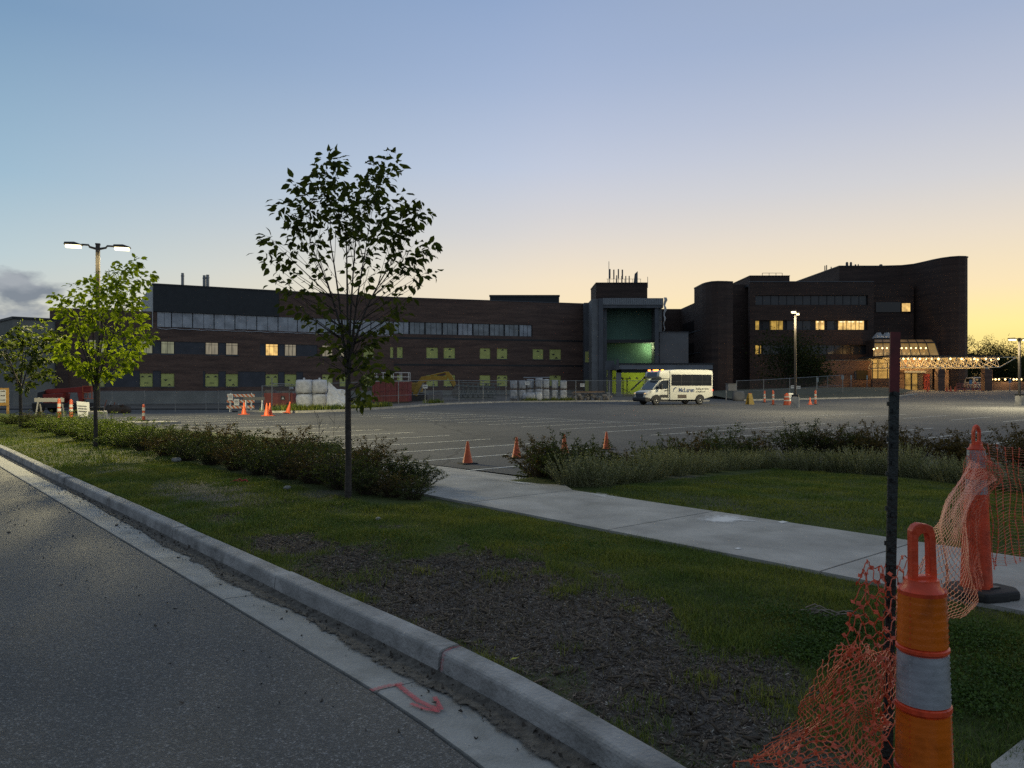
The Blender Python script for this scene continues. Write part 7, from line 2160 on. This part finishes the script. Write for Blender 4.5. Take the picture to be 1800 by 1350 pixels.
def grab_post(label, base, top_z, rs, bands, rz, handle='flat', hh=.19):
    """tall grab-handle channelizer; bands = [(z0,z1,mat)], rs = radius at bottom and at shoulder"""
    H = top_z-base[2]
    r = thing('channelizer_post', label, 'delineator post', base, rz, 'tall grab-handle channelizers')
    hs = H-hh                               # shoulder height
    def rad(z): return rs[0]+(rs[1]-rs[0])*z/hs
    prof = [(rad(0)*1.05, .03)]; edges = sorted({0.06, *[b[0] for b in bands], *[b[1] for b in bands]})
    z = .05
    for a, c, _ in sorted(bands):
        prof += [(rad(a)+.006, max(z, a-.02)), (rad(a)+.006, a-.004), (rad(a)-.001, a), (rad(c)-.001, c), (rad(c)+.004, c+.004)]
        z = c+.006
    prof += [(rad(hs)+.003, hs-.012), (rad(hs)*.93, hs), (rad(hs)*.78, hs+.012), (rad(hs)*.74, hs+.030), (.004, hs+.032)]
    MB().lathe(prof, 28).build('post', DOR, r, smooth=math.radians(35))
    for a, c, m_ in bands:
        MB().lathe([(rad(a)*.98, a+.001), (rad(a)+.0025, a+.002), (rad(c)+.0025, c-.002), (rad(c)*.98, c-.001)], 28).build('reflective_band', m_, r, smooth=math.radians(35))
        n = 9
        for s in (-1.0, 1.0):
            mb = MB()
            for k in range(n):
                zz = a+.012+(c-a-.024)*k/(n-1); ang = math.radians(-90)+s*math.radians(62)
                x, y = (rad(zz)+.003)*math.cos(ang), (rad(zz)+.003)*math.sin(ang)
                mb.add([(x-.002, y, zz-.003), (x+.002, y, zz-.003), (x+.002, y, zz+.003), (x-.002, y, zz+.003)], [(0, 1, 2, 3)])
            mb.build('seam_stitches', TREFL if m_ is WREF else DOR, r, smooth=False)['kind'] = 'stuff'
    # grab handle: flat loop with a tall slot
    w = .036 if handle == 'flat' else .031; t = .012; z0, z1 = hs+.02, H
    outer = [(-w*1.02, z0), (-w*1.0, z1-.022), (-w*.72, z1-.006), (-w*.3, z1), (w*.35, z1-.004), (w*.8, z1-.012), (w*1.0, z1-.034), (w*1.12, z0)]
    inner = [(-w*.48, z1-.150), (-w*.46, z1-.042), (-w*.3, z1-.034), (-w*.1, z1-.03), (w*.2, z1-.03), (w*.38, z1-.034), (w*.46, z1-.046), (w*.52, z1-.150)]
    if handle != 'flat':
        outer = [(-w*.9, z0), (-w, z0+.05), (-w, z1-.05), (-w*.6, z1-.014), (0, z1), (w*.6, z1-.014), (w, z1-.05), (w*.9, z0)]
        inner = [(-w*.55, z0+.03), (-w*.58, z0+.05), (-w*.58, z1-.056), (-w*.3, z1-.03), (0, z1-.022), (w*.3, z1-.03), (w*.58, z1-.056), (w*.55, z0+.03)]
    n = len(outer); vs = []
    for y in (-t, t):
        vs += [(x, y, z) for x, z in outer]+[(x, y, z) for x, z in inner]
    fs = []
    for i in range(n-1):
        fs += [(i, i+1, n+i+1, n+i), (2*n+i, 3*n+i, 3*n+i+1, 2*n+i+1), (i, 2*n+i, 2*n+i+1, i+1), (n+i, n+i+1, 3*n+i+1, 3*n+i)]
    fs += [(0, n, 2*n-1, n-1), (2*n, 3*n-1, 4*n-1, 3*n), (n, 3*n, 4*n-1, 2*n-1), (0, n-1, 3*n-1, 2*n)]
    MB().add(vs, fs).build('grab_handle', DOR, r, bevel=.003)
    MB().prism([(.22*math.cos(a)*(1.0 if k % 2 else .93), .22*math.sin(a)*(1.0 if k % 2 else .93)) for k, a in enumerate(np.linspace(0, 2*math.pi, 16, endpoint=False))], -.005, .055, 'xy').build('rubber_base', RUBBER, r, bevel=.015)
    return r


d1 = 2.2
def zpx(py, d): return CAMZ-(py-675)/F*d
zg = .09
near = grab_post('nearest orange channelizer post with amber and white reflective bands', ((1627-900)/F*d1, d1, zg), zpx(918, d1), (.083, .060),
                 [(zpx(1132, d1)-zg, zpx(1038, d1)-zg, AMBR), (zpx(1232, d1)-zg, zpx(1143, d1)-zg, WREF), (zpx(1342, d1)-zg, zpx(1246, d1)-zg, AMBR), (zpx(1450, d1)-zg, zpx(1356, d1)-zg, WREF)], .12)
near.rotation_euler.y = -.012
d2 = 5.5
b2_ = Vector(((1716-900)/F*d2, d2, .112))
def z2(py): return zpx(py, d2)-.112
grab_post('farther orange channelizer post wrapped in safety net on the walk', b2_, zpx(746, d2), (.10, .055), [(z2(822), z2(790), WREF), (z2(868), z2(842), WREF)], .2, 'loop', .17)
r = thing('rubber_foot', 'black rubber foot block lying on the walk behind the netted post', 'rubber block', (P(1743, 1036, 5.45).x, 5.45, .112), .35)
MB().prism([(-.20, -.12), (.10, -.14), (.19, -.04), (.17, .1), (-.16, .14), (-.22, .04)], 0, .065, 'xy').build('block', RUBBER, r, bevel=.018)
MB().box(-.05, .05, -.03, .03, .0655, .075).build('socket', BLACK, r)

# ---------------------------------------------------------------- orange safety net
NETM = mat('net_orange', (.62, .095, .035), .45, var=.3, scale=30)
NETP = mat('net_pale_orange', (.78, .19, .09), .4, var=.3, scale=20)


def net(fn, ns, nt, rad, name, parent, m_, node=1.6, skip=0.0, seed=1, rect=False, hr=1.0):
    """real strands: diamond (or square) mesh over the surface fn(s,t)"""
    rr = random.Random(seed); mb = MB(); pts = {}
    for j in range(nt+1):
        for i in range(ns+1):
            if not rect and (i+j) % 2: continue
            p = Vector(fn(i/ns, j/nt)); pts[(i, j)] = p
    def strand(a, b, r_):
        d = b-a
        if d.length < 1e-6: return
        u = d.orthogonal().normalized(); v = d.cross(u).normalized()
        ring = [(u*math.cos(k*2.0944)+v*math.sin(k*2.0944))*r_ for k in range(3)]
        mb.add([a+q for q in ring]+[b+q for q in ring], [(k, (k+1) % 3, 3+(k+1) % 3, 3+k) for k in range(3)])
    for (i, j), p in pts.items():
        for di, dj in (((1, 1), (-1, 1)) if not rect else ((1, 0), (0, 1))):
            q = pts.get((i+di, j+dj))
            if q is None or rr.random() < skip: continue
            r_ = rad*(hr if rect and di else 1.0)
            if rect: strand(p, q, r_); continue
            w1 = Vector(fn((i+di*.36)/ns, (j+dj*.16)/nt)); w2 = Vector(fn((i+di*.64)/ns, (j+dj*.84)/nt))
            strand(p, w1, r_); strand(w1, w2, r_); strand(w2, q, r_)
        if node:
            s = rad*node; u = Vector((rr.gauss(0, 1), rr.gauss(0, .4), rr.gauss(0, 1))).normalized()*s; v = u.orthogonal().normalized()*s
            c = u.cross(v).normalized()*rad*.6
            mb.add([p+u, p+v, p-u, p-v, p+c, p-c], [(0, 1, 4), (1, 2, 4), (2, 3, 4), (3, 0, 4), (1, 0, 5), (2, 1, 5), (3, 2, 5), (0, 3, 5)])
    o = mb.build(name, m_, parent); o['kind'] = 'stuff'
    return o


sn = thing('safety_net', 'torn orange plastic safety net draped between the posts at right', 'safety net', ((1600-900)/F*3.2, 3.2, .1))
so = Vector((-sn.location.x, -sn.location.y, -sn.location.z))


def patch(grid):
    """bicubic-ish surface through a grid of (px,py,depth) control points"""
    C = [[P(*q) for q in row] for row in grid]
    def cr(a, b, c, d, t): return 0.5*((2*b)+(c-a)*t+(2*a-5*b+4*c-d)*t*t+(3*b-a-3*c+d)*t**3)
    def line(row, t):
        n = len(row)-1; f = min(t*n, n-1e-6); i = int(f); g_ = lambda k: row[min(max(k, 0), n)]
        return cr(g_(i-1), g_(i), g_(i+1), g_(i+2), f-i)
    def fn(s, t):
        return line([line(row, s) for row in C], t)
    return fn


def crumple(fn, amp, fr, seed):
    def g_(s, t):
        p = fn(s, t)
        return p+Vector((mnoise.noise(Vector((s*fr, t*fr, seed))), mnoise.noise(Vector((s*fr, t*fr, seed+7))), mnoise.noise(Vector((s*fr, t*fr, seed+13)))))*amp+so
    return g_


# curtain hanging right of the far post
f1 = patch([[(1725, 776, 5.42), (1762, 784, 5.6), (1800, 790, 5.8), (1860, 796, 6.1)], [(1738, 850, 5.4), (1768, 850, 5.6), (1802, 852, 5.8), (1862, 860, 6.1)], [(1742, 930, 5.4), (1775, 925, 5.58), (1806, 925, 5.8), (1866, 935, 6.1)], [(1748, 1000, 5.38), (1778, 992, 5.56), (1812, 985, 5.8), (1870, 995, 6.1)]])
net(crumple(f1, .03, 4, 1), 8, 40, .0028, 'hanging_strands', sn, NETM, 3.0, .05, 1, True, .42)
# gathered drape from the far post top to its foot
f2 = patch([[(1700, 800, 5.3), (1715, 792, 5.25), (1730, 800, 5.3), (1742, 815, 5.4)], [(1688, 850, 5.25), (1712, 838, 5.2), (1740, 832, 5.25), (1758, 840, 5.35)], [(1692, 905, 5.22), (1702, 900, 5.2), (1714, 900, 5.2), (1726, 905, 5.3)], [(1690, 980, 5.2), (1702, 985, 5.15), (1716, 985, 5.2), (1724, 985, 5.3)], [(1688, 1030, 5.15), (1706, 1045, 5.1), (1722, 1040, 5.15), (1726, 1030, 5.25)]])
net(crumple(f2, .03, 7, 2), 26, 74, .0017, 'gathered_drape', sn, NETM, 1.6, .02, 2)
# taut part between the far post and the near handle, then down to the grass behind the near post
f3 = patch([[(1702, 805, 5.2), (1718, 815, 5.2), (1752, 842, 5.3)], [(1672, 860, 4.6), (1692, 870, 4.8), (1722, 860, 5.2)], [(1650, 905, 3.9), (1674, 920, 4.3), (1702, 912, 5.0)], [(1632, 950, 3.3), (1668, 985, 3.9), (1704, 985, 4.7)], [(1600, 1020, 3.0), (1660, 1045, 3.7), (1716, 1045, 4.6)], [(1580, 1090, 2.8), (1640, 1105, 3.3), (1712, 1072, 4.4)]])
net(crumple(f3, .045, 4, 3), 34, 58, .0018, 'taut_drape', sn, NETP, 1.5, .04, 3)
# torn flap hanging over the T-post
f4 = patch([[(1512, 1012, 2.4), (1530, 985, 2.42), (1552, 1000, 2.4), (1580, 985, 2.5), (1605, 960, 2.6)], [(1496, 1062, 2.36), (1520, 1050, 2.38), (1550, 1060, 2.38), (1575, 1050, 2.5), (1598, 1040, 2.6)], [(1488, 1110, 2.34), (1512, 1105, 2.33), (1548, 1115, 2.36), (1572, 1120, 2.5), (1590, 1110, 2.6)], [(1470, 1150, 2.34), (1508, 1158, 2.28), (1545, 1170, 2.34), (1570, 1180, 2.48), (1588, 1170, 2.58)]])
net(crumple(f4, .025, 4, 4), 10, 14, .0019, 'torn_flap', sn, NETM, 5.0, .12, 4)
# heap slumped to the ground at the left of the T-post
f5 = patch([[(1478, 1130, 2.34), (1510, 1128, 2.28), (1545, 1140, 2.32), (1578, 1150, 2.45)], [(1440, 1178, 2.36), (1490, 1170, 2.2), (1540, 1185, 2.26), (1576, 1205, 2.42)], [(1408, 1228, 2.4), (1460, 1225, 2.26), (1520, 1225, 2.2), (1570, 1255, 2.38)], [(1395, 1268, 2.46), (1442, 1262, 2.3), (1500, 1268, 2.2), (1560, 1290, 2.32)], [(1340, 1310, 2.4), (1400, 1305, 2.32), (1480, 1312, 2.2), (1550, 1325, 2.28)], [(1290, 1338, 2.26), (1380, 1345, 2.24), (1470, 1352, 2.16), (1545, 1365, 2.2)]])
net(crumple(f5, .03, 4, 5), 28, 38, .0016, 'slumped_heap', sn, NETP, 1.7, .06, 5)
f6 = patch([[(1500, 1140, 2.26), (1535, 1150, 2.2), (1575, 1165, 2.3)], [(1470, 1210, 2.2), (1515, 1220, 2.14), (1565, 1230, 2.26)], [(1430, 1262, 2.2), (1490, 1275, 2.12), (1555, 1285, 2.2)], [(1370, 1320, 2.2), (1450, 1330, 2.1), (1540, 1335, 2.16)], [(1290, 1345, 2.2), (1420, 1365, 2.1), (1535, 1380, 2.12)]])
net(crumple(f6, .02, 4, 6), 10, 14, .0019, 'heap_front_strands', sn, NETM, 5.5, .12, 6)
# strands twisted round the T-post itself
f7 = patch([[(1545, 1000, 2.38), (1562, 1010, 2.37), (1582, 1000, 2.42)], [(1540, 1080, 2.38), (1560, 1090, 2.36), (1584, 1080, 2.42)], [(1538, 1170, 2.38), (1558, 1180, 2.36), (1584, 1170, 2.42)], [(1534, 1270, 2.36), (1556, 1280, 2.34), (1582, 1265, 2.4)], [(1530, 1360, 2.34), (1554, 1370, 2.32), (1580, 1360, 2.38)]])
net(crumple(f7, .01, 5, 7), 4, 20, .0018, 'post_wrap', sn, NETM, 5.0, .1, 7)
# scraps of red tape on the lawn, dead branch, stones
r = thing('red_tape_scrap', 'scrap of red tape on the grass below the left hedge', 'tape', (G(420, 848, .12).x, G(420, 848, .12).y, .12))
pts_ = [(-.13, 0, 0), (-.06, .03, .03), (.02, -.02, .01), (.09, .03, .04), (.14, 0, .005)]
MB().tube(pts_, .012, 4).build('strip', mat('tape_red', (.45, .02, .02), .5, var=.2), r); MB().tube([(-.1, .04, .0), (0, .05, .05), (.06, .02, .0)], .01, 4).build('strip', MATS['tape_red'], r)
for i, (px, py, s, lab) in enumerate(((310, 812, .13, 'pale stone half hidden under the left hedge'), (505, 863, .08, 'small pale stone in grass left of the main trunk'), (665, 915, .055, 'small grey stone in the grass near the main tree'))):
    q = G(px, py, .11); r = thing('stone', lab, 'stone', (q.x, q.y, verge_z(q.x, q.y)), i)
    pillow(s*1.4, s, s*.7, 200+i, mat('pale_stone', (.3, .29, .27), .9, var=.3, scale=8), 'stone_body', r, (0, 0, 0), puff=.4, sub=3)
q = G(1440, 1085, .11); r = thing('dead_branch', 'bundle of dead twigs on the grass left of the T-post', 'branch', (q.x, q.y, verge_z(q.x, q.y)+.01), -.6)
rr = random.Random(4)
for k in range(11):
    a = rr.uniform(-.25, .25); l = rr.uniform(.1, .3); o_ = Vector((rr.uniform(-.15, .1), rr.uniform(-.06, .06), rr.uniform(0, .02)))
    MB().tube([o_, o_+Vector((l*.5, l*a*.5, .02+.02*rr.random())), o_+Vector((l, l*a, .005))], [.006, .005, .002], 5).build('twig', mat('dead_wood', (.24, .2, .16), .9, var=.3, scale=20), r)
r = thing('yellow_leaf', 'tiny yellow scrap lying on the mulch behind the kerb', 'leaf', (G(905, 1156, .1).x, G(905, 1156, .1).y, verge_z(*G(905, 1156, .1).xy)+.012), .6)
MB().add([(-.03, 0, 0), (-.01, .008, .006), (.02, .004, .002), (.032, -.004, .008), (.005, -.008, .004)], [(0, 1, 2, 4), (4, 2, 3)]).build('blade', mat('yellow_scrap', (.5, .5, .05), .6, var=.1), r)

weather(DOR, 7, .6)
weather(WREF, 9, .6)
weather(AMBR, 8, .65)
